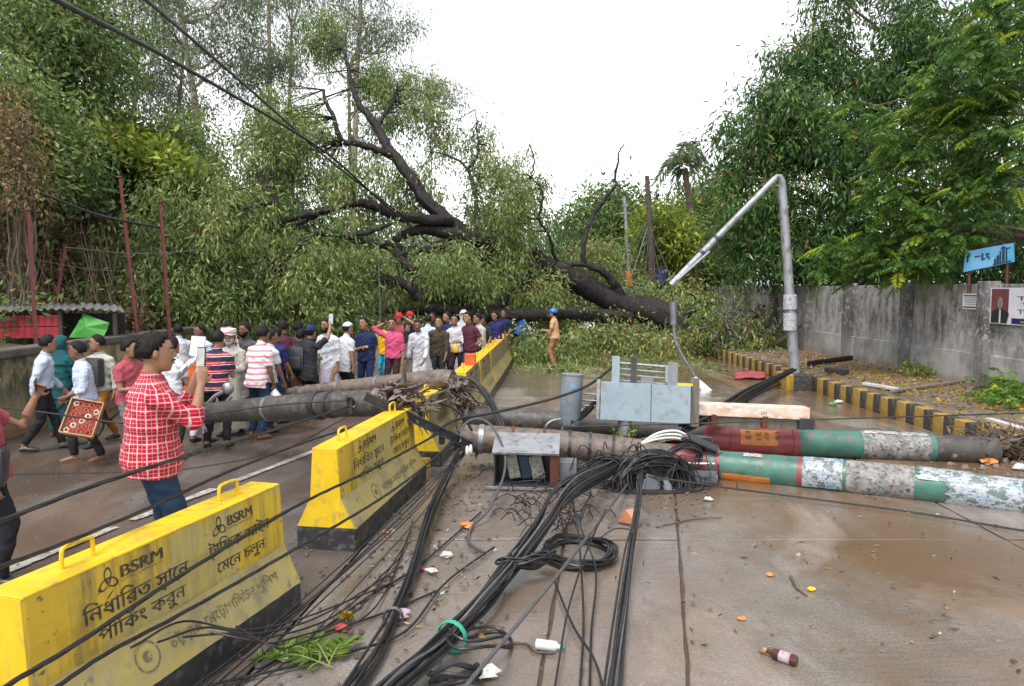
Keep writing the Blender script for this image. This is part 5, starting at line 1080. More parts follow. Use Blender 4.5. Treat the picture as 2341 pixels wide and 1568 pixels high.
m = MB(); m.box(at(1512, 629, 31), (.42, .05, .60)); m.build('blue_board', mat('dark_blue_board', (.02, .025, .12), (.015, .02, .08), 4, .5), up)
u2 = thing('utility_pole', 'slim pale utility pole with an orange wrap far down the road', 'pole', (at(1443, 700, 33).x, 33, 0)); b0 = at(1446, 770, 33); b0.z = -.1
m = MB(); m.tube(spline([b0, at(1440, 640, 33), at(1427, 450, 33)], 5), list(np.linspace(.15, .07, 11)), 10); m.build('shaft', M_LAMP, u2, True)
m = MB(); m.cyl(at(1440, 655, 33), at(1438, 622, 33), .17, 12); m.build('orange_wrap', M_ORANGE, u2, True); m = MB(); m.box(at(1430, 487, 33), (.5, .1, .08)); m.box(at(1429, 470, 33), (.3, .1, .06)); m.build('crossarm', M_LAMP, u2)
# far van and three-wheeler, mostly behind the trunk
def vehicle(name, label, c, sx, sy, sz, body, roof):
    t_ = thing(name, label, 'vehicle', (c.x, c.y, 0)); x, y = c.x, c.y
    m = MB(); pr = [(-sx / 2, .35), (sx / 2, .35), (sx / 2, sz * .55), (sx * .44, sz * .93), (sx * .36, sz), (-sx * .36, sz), (-sx * .44, sz * .93), (-sx / 2, sz * .55)]
    m.prism(pr, (1, 0, 0), (0, 0, 1), (0, 1, 0), (x, y - sy / 2, 0), sy); m.build('body', body, t_)
    MB().box((x, y - sy / 2 - .01, sz * .74), (sx * .80, .03, sz * .30), bev=.01).build('windscreen', mat('dark_glass', (.03, .035, .04), None, 4, .08, bmp=0), t_)
    MB().box((x, y, sz + .02), (sx * .7, sy * .9, .05), bev=.015).build('roof', roof, t_)
    for s in (-1, 1):
        MB().box((x + s * sx * .36, y - sy / 2 - .02, sz * .42), (.26, .04, .14), bev=.01).build('headlight', mat('lamp_glass', (.7, .7, .66), None, 4, .15, bmp=0), t_)
        for q in (-1, 1): w_ = MB(); w_.cyl((x + s * (sx / 2 - .22), y + q * sy * .32, .33), (x + s * (sx / 2 - .02), y + q * sy * .32, .33), .33, 16); w_.build('wheel', M_DARK, t_, True)
    return t_
vehicle('parked_van', 'teal and white van parked far down the road by the utility poles', at(1442, 690, 44), 1.8, 4.2, 2.35, mat('teal_van_paint', (.10, .33, .36), (.08, .26, .29), 3, .3, bmp=0, c3=(.55, .58, .58)), mat('white_van_roof', (.6, .62, .62), None, 3, .35, bmp=0))
vehicle('three_wheeler', 'red three-wheeler half hidden behind the leaning trunk', at(1266, 700, 40), 1.4, 2.6, 2.4, mat('red_vehicle_paint', (.42, .03, .035), (.3, .02, .025), 3, .35, bmp=0), mat('red_canopy', (.4, .035, .04), None, 4, .5))

# rusty red posts with a few wires above the left wall
posts = [((82, 775, 13.2), (65, 480, 13.4), .040, 'tall red steel post standing in front of the red shed sheets'), ((308, 712, 15.4), (274, 405, 15.6), .038, 'tilted rusty red post beside the end of the shed roof'), ((374, 575, 16.4), (366, 462, 16.5), .045, 'short bright rusty post poking out of the fallen crown'), ((137, 640, 16.5), (150, 560, 16.6), .04, 'stubby red post deep among the brown vine stems')]
for (a, b_, r, lab) in posts:
    A_, B_ = at(*a), at(*b_); z0 = hill_z(A_.x, A_.y) if A_.x < -8.4 else 1.0; d = (B_ - A_).normalized(); A0 = A_ - d * max(0, (A_.z - z0) + .15)
    m = MB(); u, v = perp(d)
    m.loft([[A0 + u * r, A0 + v * r, A0 - u * r, A0 - v * r], [B_ + u * r, B_ + v * r, B_ - u * r, B_ - v * r]]); t_ = thing('steel_post', lab, 'post', tuple(A0), 0, 'red steel posts on the slope'); m.build('shaft', M_REDPOST, t_)
    m = MB(); m.box(B_, (r * 2.6, r * 2.6, .02), bev=.004); m.build('cap', M_RUST, t_)
for k, (p, q, r_) in enumerate((((150, 565, 14), (480, 570, 15.4), .008), ((60, 590, 13.5), (390, 620, 15.2), .006), ((90, 440, 14.2), (366, 520, 15.5), .03))):
    cable('slope_wire', ['slack pale wire strung between the red posts', 'lower pale wire strung from the tall red post', 'dark limb-thick cable sagging behind the red posts'][k], [at(*p), at((p[0] + q[0]) / 2, (p[1] + q[1]) / 2 + 12, (p[2] + q[2]) / 2), at(*q)], r_, M_CABG if k < 2 else M_CABLE)

# shed of red sheets, tin roof and green tarp
M_TIN = mat('corrugated_tin', (0.42, 0.44, 0.46), (0.28, 0.29, 0.31), 4, .35, .6, .1, c3=(0.22, 0.16, 0.12))
M_REDS = mat('red_sheet', (0.40, 0.035, 0.05), (0.26, 0.025, 0.035), 3, .5, .1, .1, stretch=(1, 1, 2))
M_TARP = mat('green_tarp', (0.075, 0.30, 0.055), (0.05, 0.22, 0.04), 4, .4, bmp=.35, bscale=7)
sh = thing('roadside_shed', 'makeshift shed of red sheets under a wavy tin roof behind the left wall', 'shed', (at(130, 780, 14.6).x, 14.6, 1.0))
def corr(mb, p00, p10, p01, n, amp):
    """corrugated sheet over the parallelogram p00-p10-p01, ridges running along p01"""
    p00, p10, p01 = Vector(p00), Vector(p10), Vector(p01); nn = (p10 - p00).cross(p01 - p00).normalized(); k = n * 6; vs_, fs_ = [], []
    for i in range(k + 1):
        o = nn * amp * math.sin(2 * PI * i / 6); a = p00.lerp(p10, i / k) + o; vs_ += [a, a + (p01 - p00)]
    for i in range(k): fs_.append((2 * i, 2 * i + 2, 2 * i + 3, 2 * i + 1))
    mb.add(vs_, fs_)
rf = MB()
for x0, x1, y0, y1, t_ in ((-20, 100, 712, 708, 14.3), (95, 190, 706, 708, 14.35), (185, 285, 704, 712, 14.3)):
    m = MB(); corr(m, at(x0, y0, t_), at(x1, y1, t_ + random.uniform(0, .1)), at(x0, y0 - 13, t_ + 1.7), 5, .022); o = m.build('roof_sheet', M_TIN, sh, True)
for y0, y1 in ((722, 747), (749, 774)): m = MB(); corr(m, at(-20, y1, 14.5), at(134, y1 - 2, 14.5), at(-20, y0, 14.5), 10, .012); m.build('red_sheet', M_REDS, sh, True)
m = MB(); tp_ = [at(157, 772, 14.4), at(180, 735, 14.5), at(190, 716, 14.6), at(250, 738, 14.3), at(236, 771, 14.3)]; cen = sum(tp_, Vector()) / 5 + Vector((0, -.12, 0))
for i in range(5):
    a, b_ = tp_[i], tp_[(i + 1) % 5]; m.add([cen, a, a.lerp(b_, .5) + Vector((0, random.uniform(-.05, .05), 0)), b_], [(0, 1, 2), (0, 2, 3)])
o = m.build('green_tarp', M_TARP, sh); sm = o.modifiers.new('thick', 'SOLIDIFY'); sm.thickness = .01
for x in (-5, 137, 262): m = MB(); a = at(x, 712, 14.55); m.cyl((a.x, a.y, .9), a, .045, 8); m.build('shed_post', M_WOODD, sh, True)
m = MB(); a, b_ = at(-20, 716, 15.9), at(285, 716, 15.9); m.quad((a.x, a.y, .8), (b_.x, b_.y, .8), b_, a); o = m.build('back_sheet', M_DARK, sh); sm = o.modifiers.new('thick', 'SOLIDIFY'); sm.thickness = .02
# blue sign board above the wall
sg = thing('blue_sign', 'tilted light blue sign board with dark building silhouettes above the compound wall', 'sign', tuple(at(2260, 612, 15.2)))
q0, q1, q2, q3 = at(2202, 622, 15.4), at(2318, 598, 14.6), at(2316, 555, 14.6), at(2207, 575, 15.4); nrm = (q1 - q0).cross(q3 - q0).normalized(); nrm = nrm if nrm.y < 0 else -nrm
m = MB(); m.loft([[q0, q1, q2, q3], [p - nrm * .04 for p in (q0, q1, q2, q3)]]); m.build('board', mat('sky_blue_board', (.10, .30, .50), (.14, .34, .52), 2, .4, bmp=.04, c3=(.05, .33, .55)), sg)
def sgp(u, v, k=1): return q0.lerp(q1, u).lerp(q3.lerp(q2, u), v) + nrm * .006 * k
m = MB()
for u0, u1, v0, v1 in ((.62, .66, .05, .35), (.67, .72, .05, .5), (.73, .76, .05, .7), (.78, .83, .05, .92), (.85, .88, .05, .8), (.60, .95, .03, .10), (.75, .86, .80, .86), (.86, .95, .74, .80)): m.quad(sgp(u0, v0), sgp(u1, v0), sgp(u1, v1), sgp(u0, v1))
for u0, u1, v0, v1 in ((.22, .34, .62, .68), (.36, .40, .45, .75), (.36, .44, .42, .50), (.46, .50, .50, .72), (.44, .53, .66, .71), (.50, .54, .40, .52), (.05, .09, .45, .8), (.03, .12, .70, .76)): m.quad(sgp(u0, v0), sgp(u1, v0), sgp(u1, v1), sgp(u0, v1))
m.build('print', mat('navy_print', (.012, .03, .07), None, 4, .5, bmp=0), sg)
for u in (.12, .88): m = MB(); a = sgp(u, .1, -8); m.cyl((a.x, a.y + .03, 2.2), (a.x, a.y + .03, a.z + .3), .03, 8); m.build('support', M_RUST, sg)
# posters on the wall
def poster(label, D0, D1, z0, z1, draw):
    x = 9.44; t_ = thing('wall_poster', label, 'poster', (x, (D0 + D1) / 2, z0)); pt = lambda u, v, k=1: Vector((x - .004 * k, D0 + (D1 - D0) * u, z0 + (z1 - z0) * v))
    m = MB(); m.loft([[pt(0, 0), pt(1, 0), pt(1, 1), pt(0, 1)], [pt(0, 0, -4), pt(1, 0, -4), pt(1, 1, -4), pt(0, 1, -4)]]); m.build('sheet', mat('poster_paper', (.60, .60, .64), (.50, .50, .55), 3, .5, bmp=.03), t_); draw(t_, pt); return t_
M_PBLK = mat('poster_black', (.02, .02, .025), None, 4, .5, bmp=0); M_PMAR = mat('poster_maroon', (.16, .03, .035), (.1, .06, .05), 3, .5, bmp=0); M_PGRY = mat('poster_grey', (.22, .19, .17), (.15, .12, .11), 6, .5, bmp=0); M_PNAV = mat('poster_navy', (.02, .02, .09), None, 4, .5, bmp=0); M_PGOLD = mat('poster_gold', (.4, .25, .06), None, 4, .5, bmp=0)
def rect(pt, u0, u1, v0, v1, k): return MB().quad(pt(u0, v0, k), pt(u1, v0, k), pt(u1, v1, k), pt(u0, v1, k))
def big_poster(t_, pt0):
    pt = lambda u, v, k=1: pt0((.74 + (u - .62) / .35 * .245) if u > .6 else u * 1.18, v, k)
    rect(pt, .64, .97, .30, .97, 2).build('photo_ground', M_PMAR, t_)
    s = MB(); pl = [(.96, .03), (.66, .03), (.62, .30), (.70, .38), (.76, .42), (.83, .42), (.90, .38), (.96, .30)]; c = pt(.80, .2, 3.2)
    for i in range(len(pl)): s.add([c, pt(*pl[i], 3.2), pt(*pl[(i + 1) % len(pl)], 3.2)], [(0, 1, 2)])
    s.build('suit_shape', M_PBLK, t_); rect(pt, .77, .80, .03, .40, 4.2).build('shirt_strip', mat('poster_white', (.65, .65, .68), None, 3, .5, bmp=0), t_)
    e = MB(); c = pt(.79, .58, 4.2); P_ = [pt(.79 + .055 * math.cos(a), .58 + .17 * math.sin(a), 4.2) for a in np.linspace(0, 2 * PI, 17)]
    for i in range(16): e.add([c, P_[i], P_[i + 1]], [(0, 1, 2)])
    e.build('blank_head_shape', M_PGRY, t_)
    tx = MB()
    for r_, (u0, u1) in zip((.70, .53, .35), ((.20, .55), (.28, .50), (.20, .54))):
        tx.quad(pt(u0, r_ + .055, 2), pt(u1, r_ + .055, 2), pt(u1, r_ + .07, 2), pt(u0, r_ + .07, 2)); u = u0
        while u < u1 - .03:
            w_ = random.uniform(.018, .035); hgt = random.uniform(.05, .10); tx.quad(pt(u, r_ + .055 - hgt, 2), pt(u + w_ * .55, r_ + .055 - hgt, 2), pt(u + w_ * .55, r_ + .056, 2), pt(u, r_ + .056, 2)); u += w_ + .012
    tx.build('print', M_PBLK, t_); rect(pt, .03, .60, .03, .18, 2).build('navy_strip', M_PNAV, t_); rect(pt, .20, .50, .07, .11, 3.2).build('gold_strip', M_PGOLD, t_)
poster('large white poster with a dark suited figure and black headline lines on the wall', 12.4, 14.6, 1.62, 2.32, lambda t_, pt: big_poster(t_, pt))
def small_poster(t_, pt):
    rect(pt, .06, .94, .84, .92, 2).build('print', M_PMAR, t_); rect(pt, .06, .94, .08, .18, 2).build('print', M_PMAR, t_)
    m = MB()
    for v in (.30, .42, .52, .62, .74): m.quad(pt(.12, v, 2), pt(.88, v, 2), pt(.88, v + .035, 2), pt(.12, v + .035, 2))
    m.build('print', M_PGRY, t_)
poster('small pinkish notice pasted high on the wall beside the large poster', 14.95, 15.5, 1.88, 2.20, lambda t_, pt: small_poster(t_, pt))
# heap of torn roots and grey branches by the wall
rh = thing('root_heap', 'tangle of torn grey roots and branches piled against the compound wall', 'branches', (8.3, 25.5, .3)); m = MB()
for i in range(150):
    c = at(random.uniform(1620, 1770), random.uniform(715, 785), random.uniform(23.5, 26.5)); c.z = max(.35, c.z); d = Vector((random.gauss(.3, .7), random.gauss(0, .6), random.gauss(.2, .6))).normalized(); l = random.uniform(.3, 1.3)
    m.tube([c - d * l * .5, c + jit(.12), c + d * l * .5 + jit(.15)], [random.uniform(.018, .05), .018, .006], 5, False)
o = m.build('branches', mat('grey_dead_wood', (.11, .092, .08), (.05, .042, .036), 5, .85), rh); o['kind'] = 'stuff'
m = MB()
for i in range(9): c = Vector((8.4 + random.uniform(-1, .9), 25 + random.uniform(-1.2, 1.2), .45)); limb(m, [c + Vector((-.8, 0, -.1)), c + Vector((0, 0, random.uniform(.2, .8))), c + Vector((.9, random.uniform(-.4, .4), random.uniform(.3, 1.4)))], random.uniform(.05, .1), .02, 7, .03)
m.build('limb', M_BARKB, rh, True)
# ================================================================== PEOPLE
REMESH = []
def skin_mat(k, c): return mat('skin_%s' % k, c, tuple(x * .8 for x in c), 8, .5, bmp=.08, bscale=90)
SK = {'a': skin_mat('brown', (.30, .155, .09)), 'b': skin_mat('dark_brown', (.20, .098, .058)), 'c': skin_mat('warm_brown', (.37, .20, .125))}
M_HAIR = mat('black_hair', (.006, .005, .005), (.011, .009, .008), 40, .65, bmp=.6, stretch=(1, 1, .3), bscale=160, spec=.25)
M_EYE = mat('eye_dark', (.02, .015, .012), None, 8, .2, bmp=0); M_EYEW = mat('eye_white', (.34, .31, .28), None, 8, .25, bmp=0); M_LIP = mat('lip', (.22, .085, .065), None, 8, .45, bmp=0)
def cloth(name, c, c2=None, rough=.85): return mat('cloth_' + name, c, c2 or tuple(x * .78 for x in c), 5, rough, bmp=.22, spec=.2, bscale=16)
def stripes(name, axis, bands, scale, warp=.02):
    """woven stripes / checks in the garment's own space: bands = list of (axis, [(pos,colour)...], scale)"""
    m, t, b = new_mat('cloth_' + name); tc = t.nodes.new("ShaderNodeTexCoord"); sp = t.nodes.new("ShaderNodeSeparateXYZ")
    nz = t.nodes.new("ShaderNodeTexNoise"); nz.inputs['Scale'].default_value = 5; t.links.new(tc.outputs['Object'], nz.inputs['Vector'])
    mx = t.nodes.new("ShaderNodeMix"); mx.data_type = 'RGBA'; mx.blend_type = 'ADD'; mx.inputs[0].default_value = warp; t.links.new(tc.outputs['Object'], mx.inputs[6]); t.links.new(nz.outputs[1], mx.inputs[7])
    t.links.new(mx.outputs[2], sp.inputs[0]); f = math_(t, 'FRACT', math_(t, 'MULTIPLY', sp.outputs[axis], scale))
    n = t.nodes.new("ShaderNodeValToRGB"); n.color_ramp.interpolation = 'CONSTANT'; cr = n.color_ramp
    while len(cr.elements) < len(bands): cr.elements.new(.5)
    for e, (p, c) in zip(cr.elements, bands): e.position = p; e.color = (*c, 1)
    t.links.new(f, n.inputs[0]); col = n.outputs[0]
    return m, t, b, sp, col
def fin(m, t, b, col):
    t.links.new(col, b.inputs['Base Color']); b.inputs['Roughness'].default_value = .85; b.inputs['Specular IOR Level'].default_value = .2
    bump(t, b, noise(t, 16, 5, .6, coords(t)), .25, .01); return m
def plaid(name, base, dark, line, sc, lw=.12):
    m, t, b, sp, col = stripes(name, 2, [(0, base), (.5, dark)], sc, .012)
    f = lambda ax, s, o: ramp(t, math_(t, 'FRACT', math_(t, 'ADD', math_(t, 'MULTIPLY', sp.outputs[ax], s), o)), [(0, 0.0), (.5 - lw, 0.0), (.5 - lw + .01, .85), (.5 + lw - .01, .85), (.5 + lw, 0.0)])
    an = math_(t, 'MULTIPLY', math_(t, 'ARCTAN2', sp.outputs[1], sp.outputs[0]), .19 * sc)
    g = lambda a_, o, lw_, am: ramp(t, math_(t, 'FRACT', math_(t, 'ADD', a_, o)), [(0, 0.0), (.5 - lw_, 0.0), (.5 - lw_ + .03, am), (.5 + lw_ - .03, am), (.5 + lw_, 0.0)])
    zz = math_(t, 'MULTIPLY', sp.outputs[2], sc)
    dk = ramp(t, math_(t, 'FRACT', an), [(0, 0.0), (.45, 0.0), (.5, .5), (.95, .5), (1, 0.0)]); col = mix(t, dk, col, dark)
    col = mix(t, g(zz, .25, lw, .75), col, line); col = mix(t, g(an, .25, lw, .75), col, line); col = mix(t, g(zz, .75, lw * .55, .45), col, line); col = mix(t, g(an, .75, lw * .55, .45), col, line); return fin(m, t, b, col)
CL = {'plaid': plaid('red_check', (.50, .014, .034), (.32, .008, .022), (.50, .42, .43), 19.0, .085),
      'bluecheck': plaid('pale_blue_check', (.40, .48, .64), (.34, .42, .60), (.58, .64, .74), 26.0, .16), 'whitecheck': plaid('white_check', (.62, .60, .62), (.56, .54, .58), (.30, .24, .36), 18.0, .08),
      'lightblue': cloth('light_blue', (.46, .53, .66)), 'teal': cloth('teal', (.012, .085, .095)), 'white': cloth('white', (.56, .57, .60), (.46, .47, .51)), 'offwhite': cloth('off_white', (.42, .41, .37)), 'dustyred': cloth('dusty_red', (.36, .075, .095)),
      'pink': cloth('pink', (.56, .09, .19), (.45, .065, .14)), 'navy': cloth('navy', (.018, .028, .085)), 'black': cloth('black', (.015, .016, .02), (.03, .031, .036)), 'maroon': cloth('maroon', (.085, .022, .038)), 'olive': cloth('olive', (.075, .058, .040)),
      'tan': cloth('tan', (.55, .32, .18), (.45, .25, .14)), 'khaki': cloth('khaki', (.34, .155, .085), (.26, .12, .065)), 'jeans': cloth('jeans', (.022, .05, .10), (.013, .03, .065)), 'darktrouser': cloth('dark_trouser', (.022, .022, .027)), 'brownt': cloth('brown_trouser', (.05, .022, .026)),
      'orange': cloth('orange', (.55, .09, .02)), 'mustard': cloth('mustard', (.36, .16, .035)), 'grey': cloth('grey', (.16, .17, .175)), 'royal': cloth('royal_blue', (.03, .12, .42)), 'violet': cloth('violet', (.028, .025, .12)), 'lungi': cloth('lungi', (.50, .45, .50), (.22, .26, .48)), 'red': cloth('red', (.50, .02, .025)), 'yellow': cloth('yellow', (.7, .40, .01)), 'greytee': cloth('grey_tee', (.09, .085, .09)), 'cyan': cloth('cyan', (.03, .33, .52))}
W_, N_, R_ = (.66, .64, .64), (.022, .026, .055), (.46, .025, .045)
m, t, b, sp, col = stripes('red_navy_stripes', 2, [(0, N_), (.34, W_), (.40, R_), (.62, W_), (.66, R_), (.80, N_)], 8.5); CL['stripe1'] = fin(m, t, b, col)
m, t, b, sp, col = stripes('pink_white_stripes', 2, [(0, (.70, .66, .66)), (.52, (.60, .22, .27)), (.86, (.70, .66, .66))], 11.5); CL['stripe2'] = fin(m, t, b, col)
M_SHOE = mat('dark_shoe', (.03, .028, .028), None, 8, .4); M_SANDAL = mat('sandal', (.16, .09, .06), None, 8, .6)

def ering(c, ax, xa, rx, ry, n):
    ya = ax.cross(xa).normalized(); xa = ya.cross(ax).normalized()
    return [c + xa * rx * math.cos(2 * PI * j / n) + ya * ry * math.sin(2 * PI * j / n) for j in range(n)]
def etube(mb, pts, rad, xa, n=14):
    pts = [Vector(p) for p in pts]; rings = []
    for i, p in enumerate(pts):
        d = (pts[min(i + 1, len(pts) - 1)] - pts[max(i - 1, 0)]).normalized(); r = rad[i]; r = (r, r) if isinstance(r, (int, float)) else r
        x = Vector(xa); x = x - d * x.dot(d); x = x.normalized() if x.length > .05 else perp(d)[0]
        rings.append(ering(p, d, x, r[0], r[1], n))
    mb.loft(rings)
def hand(mb, wrist, d, nrm, k, curl=.5, side=1, spread=.15):
    """palm, four fingers of unequal length with bends, thumb from the side of the palm"""
    d = d.normalized(); nrm = (nrm - d * nrm.dot(d)).normalized(); s = d.cross(nrm).normalized() * side
    pc = wrist + d * .045 * k
    etube(mb, [wrist - d * .01 * k, wrist + d * .025 * k, wrist + d * .06 * k, wrist + d * .09 * k], [(.026 * k, .019 * k), (.036 * k, .017 * k), (.041 * k, .016 * k), (.037 * k, .013 * k)], s, 10)
    for i, (o, l) in enumerate(((-.030, .062), (-.010, .072), (.011, .068), (.030, .052))):
        b_ = wrist + d * .085 * k + s * o * k; d1 = (d * math.cos(curl * .7) + nrm * math.sin(curl * .7) + s * o * spread * 8).normalized(); d2 = (d * math.cos(curl * 1.7) + nrm * math.sin(curl * 1.7)).normalized()
        p1 = b_ + d1 * l * .55 * k; p2 = p1 + d2 * l * .5 * k
        mb.tube([b_ - d * .02 * k, b_, p1, p2], [.0095 * k, .0095 * k, .0088 * k, .0065 * k], 7)
    b_ = wrist + d * .03 * k - s * .032 * k; t1 = b_ + (d * .55 - s * .75 + nrm * .25).normalized() * .038 * k; t2 = t1 + (d * .85 - s * .15 + nrm * .4).normalized() * .034 * k
    mb.tube([b_, t1, t2], [.013 * k, .011 * k, .008 * k], 7)
ARM = {'hang': ((.16, .02, -1), (.04, .22, -1)), 'back': ((.14, -.35, -1), (.02, .1, -1)), 'fwd': ((.12, .35, -1), (.0, .8, -.75)), 'phone': ((.12, .62, -.75), (-.28, .62, .95)), 'phonelow': ((.14, .3, -1), (-.35, .9, .15)),
       'head': ((.80, .12, .55), (-.80, -.05, .42)), 'cross': ((.16, .28, -1), (-.85, .35, .25)), 'up': ((.25, .65, .55), (-.1, .35, 1)), 'hip': ((.5, -.15, -.9), (-.6, .3, -.5)), 'down': ((.10, .25, -1), (.02, .45, -1))}
def person(spec):
    px, D = spec['at']; H = spec.get('H', 1.66); k = H / 1.70; hd = R(spec.get('face', 0)); z0 = spec.get('z', 0.0)
    x = (px - CX) / FPX * (D * math.cos(PITCH) + (CAM_H - .9) * math.sin(PITCH)); fine = spec.get('fine', 0)
    root = thing('person', spec['label'], 'person', (x, D, z0), hd, spec.get('group', 'people in the street'))
    lean = R(spec.get('lean', 3)); tw = R(spec.get('twist', 0)); side = R(spec.get('side', 0))
    fat = spec.get('fat', 1.0); sk = SK[spec.get('skin', 'a')]
    pel = Vector((0, 0, .93 * k)); fwd = Vector((-math.sin(tw), math.cos(tw), 0)); rt = Vector((math.cos(tw), math.sin(tw), 0))
    upv = (Vector((0, 0, 1)) * math.cos(lean) + fwd * math.sin(lean) + rt * math.sin(side)).normalized(); ff = (fwd - upv * fwd.dot(upv)).normalized(); rr_ = ff.cross(upv).normalized()
    S = lambda h, f_=0.0, r_=0.0: pel + upv * h * k + ff * f_ * k + rr_ * r_ * k
    body = MB(); vox = .0075 if fine else .012
    # torso, neck
    etube(body, [S(-.10), S(0), S(.12), S(.28), S(.40), S(.47), S(.50)], [(.13 * k * fat, .10 * k), (.155 * k * fat, .115 * k * fat), (.135 * k * fat, .10 * k * fat), (.165 * k, .115 * k), (.155 * k, .098 * k), (.09 * k, .066 * k), (.05 * k, .05 * k)], rr_, 18)
    etube(body, [S(.42, -.01), S(.52, .0), S(.59, .015)], [(.065 * k, .065 * k), (.054 * k, .056 * k), (.054 * k, .058 * k)], rr_, 12)
    # head
    hy, hp = R(spec.get('hyaw', 0)), R(spec.get('hpitch', 0)); hu = Matrix.Rotation(-hp, 3, rr_) @ upv; hf = Matrix.Rotation(hy, 3, 'Z') @ (Matrix.Rotation(-hp, 3, rr_) @ ff); hu = (hu * .5 + Vector((0, 0, 1)) * .5).normalized(); hf = (hf - hu * hf.dot(hu)).normalized(); hr = hf.cross(hu)
    hc = S(.585, .02) + hu * .075 * k + hf * .015 * k; HM = Matrix((hr, hf, hu)).transposed(); hs = 1.06 * k
    Hp = lambda a, b_, c: hc + HM @ Vector((a * hs, b_ * hs, c * hs))
    rings = []
    for z, rx, ry, oy in ((-.112, .030, .030, .045), (-.100, .048, .050, .030), (-.075, .060, .070, .016), (-.04, .067, .085, .006), (0, .072, .094, -.002), (.04, .074, .097, -.008), (.075, .066, .086, -.010), (.100, .045, .060, -.012), (.113, .018, .025, -.012)):
        rings.append([Hp(rx * math.cos(a), oy + ry * math.sin(a), z) for a in np.linspace(0, 2 * PI, 17)[:-1]])
    body.loft(rings)
    body.loft([[Hp(-.008, .088, .022), Hp(.008, .088, .022), Hp(0, .080, .03)], [Hp(-.017, .090, -.022), Hp(.017, .090, -.022), Hp(0, .118, -.014)], [Hp(-.012, .085, -.030), Hp(.012, .085, -.030), Hp(0, .10, -.030)]])
    for s in (-1, 1): body.ball(Hp(s * .075, -.008, -.004), (.012 * hs, .020 * hs, .032 * hs), 8, 6, HM)
    body.loft([[Hp(-.022, .078, -.062), Hp(.022, .078, -.062), Hp(.0, .092, -.058)], [Hp(-.018, .078, -.075), Hp(.018, .078, -.075), Hp(0, .090, -.073)]])
    # arms
    sleeves = MB(); AH = {}
    sh_w = .178 * (1 + (fat - 1) * .4)
    for s, key in ((1, 'ra'), (-1, 'la')):
        a = spec.get(key, 'hang'); u, f_ = ARM[a] if isinstance(a, str) else a
        cv = lambda v: (rr_ * v[0] * s + ff * v[1] + upv * v[2]).normalized()
        sp0 = S(.392, -.005, s * sh_w * .97); e = sp0 + cv(u) * .275 * k; w_ = e + cv(f_) * .245 * k
        etube(body, [S(.39, 0, s * .10), sp0, sp0.lerp(e, .5), e, e.lerp(w_, .35), w_], [.055 * k, .052 * k, .045 * k, .038 * k, .038 * k, .025 * k], ff, 10); body.ball(e, .039 * k, 10, 6)
        hn = spec.get('palm', {}).get(key); hn = (rr_ * hn[0] * s + ff * hn[1] + upv * hn[2]) if hn else (-rr_ * s + ff * .2)
        hd_ = (cv(f_) + (hn.normalized() * .12)).normalized(); hand(body, w_, hd_, hn, k, spec.get('curl', .55), s); AH[key] = w_ + hd_ * .07 * k
        sl = spec.get('sleeve', .62)
        etube(sleeves, [S(.425, 0, s * .075), S(.412, 0, s * .12), sp0 + upv * .002, sp0.lerp(e, .3)], [.060 * k, .066 * k, .066 * k, .062 * k], ff, 12)
        if sl <= 1: q = sp0.lerp(e, sl); etube(sleeves, [sp0, sp0.lerp(e, sl * .5), q], [.069 * k, .064 * k, .062 * k], ff, 12)
        else:
            q = e.lerp(w_, sl - 1); etube(sleeves, [sp0, sp0.lerp(e, .5), sp0.lerp(e, .97)], [.069 * k, .062 * k, .056 * k], ff, 12); sleeves.ball(e, .058 * k, 12, 8); etube(sleeves, [e.lerp(q, .02), e.lerp(q, .5), q], [.056 * k, .053 * k, .043 * k if sl > 1.6 else .050 * k], ff, 12)
    # legs
    st = spec.get('step', 0.0); ft = spec.get('feet', ((.10, st, 0), (-.10, -st, 0))); trous = MB(); shoes = []
    low = spec.get('low', 'trouser')
    for s, (fx_, fy_, fz_) in zip((1, -1), ft):
        hip = pel + rt * (.088 * s * k) - Vector((0, 0, .04 * k)); an = Vector((fx_ * k, fy_ * k, (.085 + fz_) * k)); l1, l2 = .425 * k, .415 * k
        dv = an - hip; dl = min(dv.length, (l1 + l2) * .999); dn = dv.normalized(); an = hip + dn * dl
        aa = (l1 * l1 - l2 * l2 + dl * dl) / (2 * dl); hh = math.sqrt(max(0, l1 * l1 - aa * aa)); pv_ = (fwd - dn * fwd.dot(dn)).normalized(); kn = hip + dn * aa + pv_ * hh
        etube(body, [hip + Vector((0, 0, .05 * k)), hip.lerp(kn, .4), kn, kn.lerp(an, .35), an, an - Vector((0, 0, .03))], [.082 * k, .072 * k, .052 * k, .053 * k, .036 * k, .034 * k], rt, 12)
        fd = (Matrix.Rotation(R(-9 * s), 3, 'Z') @ fwd); toe = Vector((0, 0, max(0, fz_ * k * .3)))
        heel = Vector((an.x, an.y, toe.z)) - fd * .05 * k
        def foot(m, g):
            etube(m, [heel + Vector((0, 0, .035)), heel + fd * .07 * k + Vector((0, 0, .045 * k)), heel + fd * .16 * k + Vector((0, 0, .034 * k)), heel + fd * .235 * k + Vector((0, 0, .024 * k))], [(.034 * k + g, .036 * k), (.038 * k + g, .044 * k), (.044 * k + g, .032 * k), (.026 * k + g, .018 * k)], rt, 10)
        foot(body, 0)
        if low in ('trouser', 'shorts'):
            ee = an if low == 'trouser' else kn.lerp(an, .1)
            if low == 'trouser': etube(trous, [hip + Vector((0, 0, .06 * k)), hip.lerp(kn, .4), kn, kn.lerp(an, .45), an.lerp(kn, .03)], [.092 * k * fat, .086 * k, .069 * k, .064 * k, .056 * k], rt, 14)
            else: etube(trous, [hip + Vector((0, 0, .06 * k)), hip.lerp(kn, .4), ee], [.102 * k * fat, .094 * k, .088 * k], rt, 14)
        m = MB(); foot(m, .006)
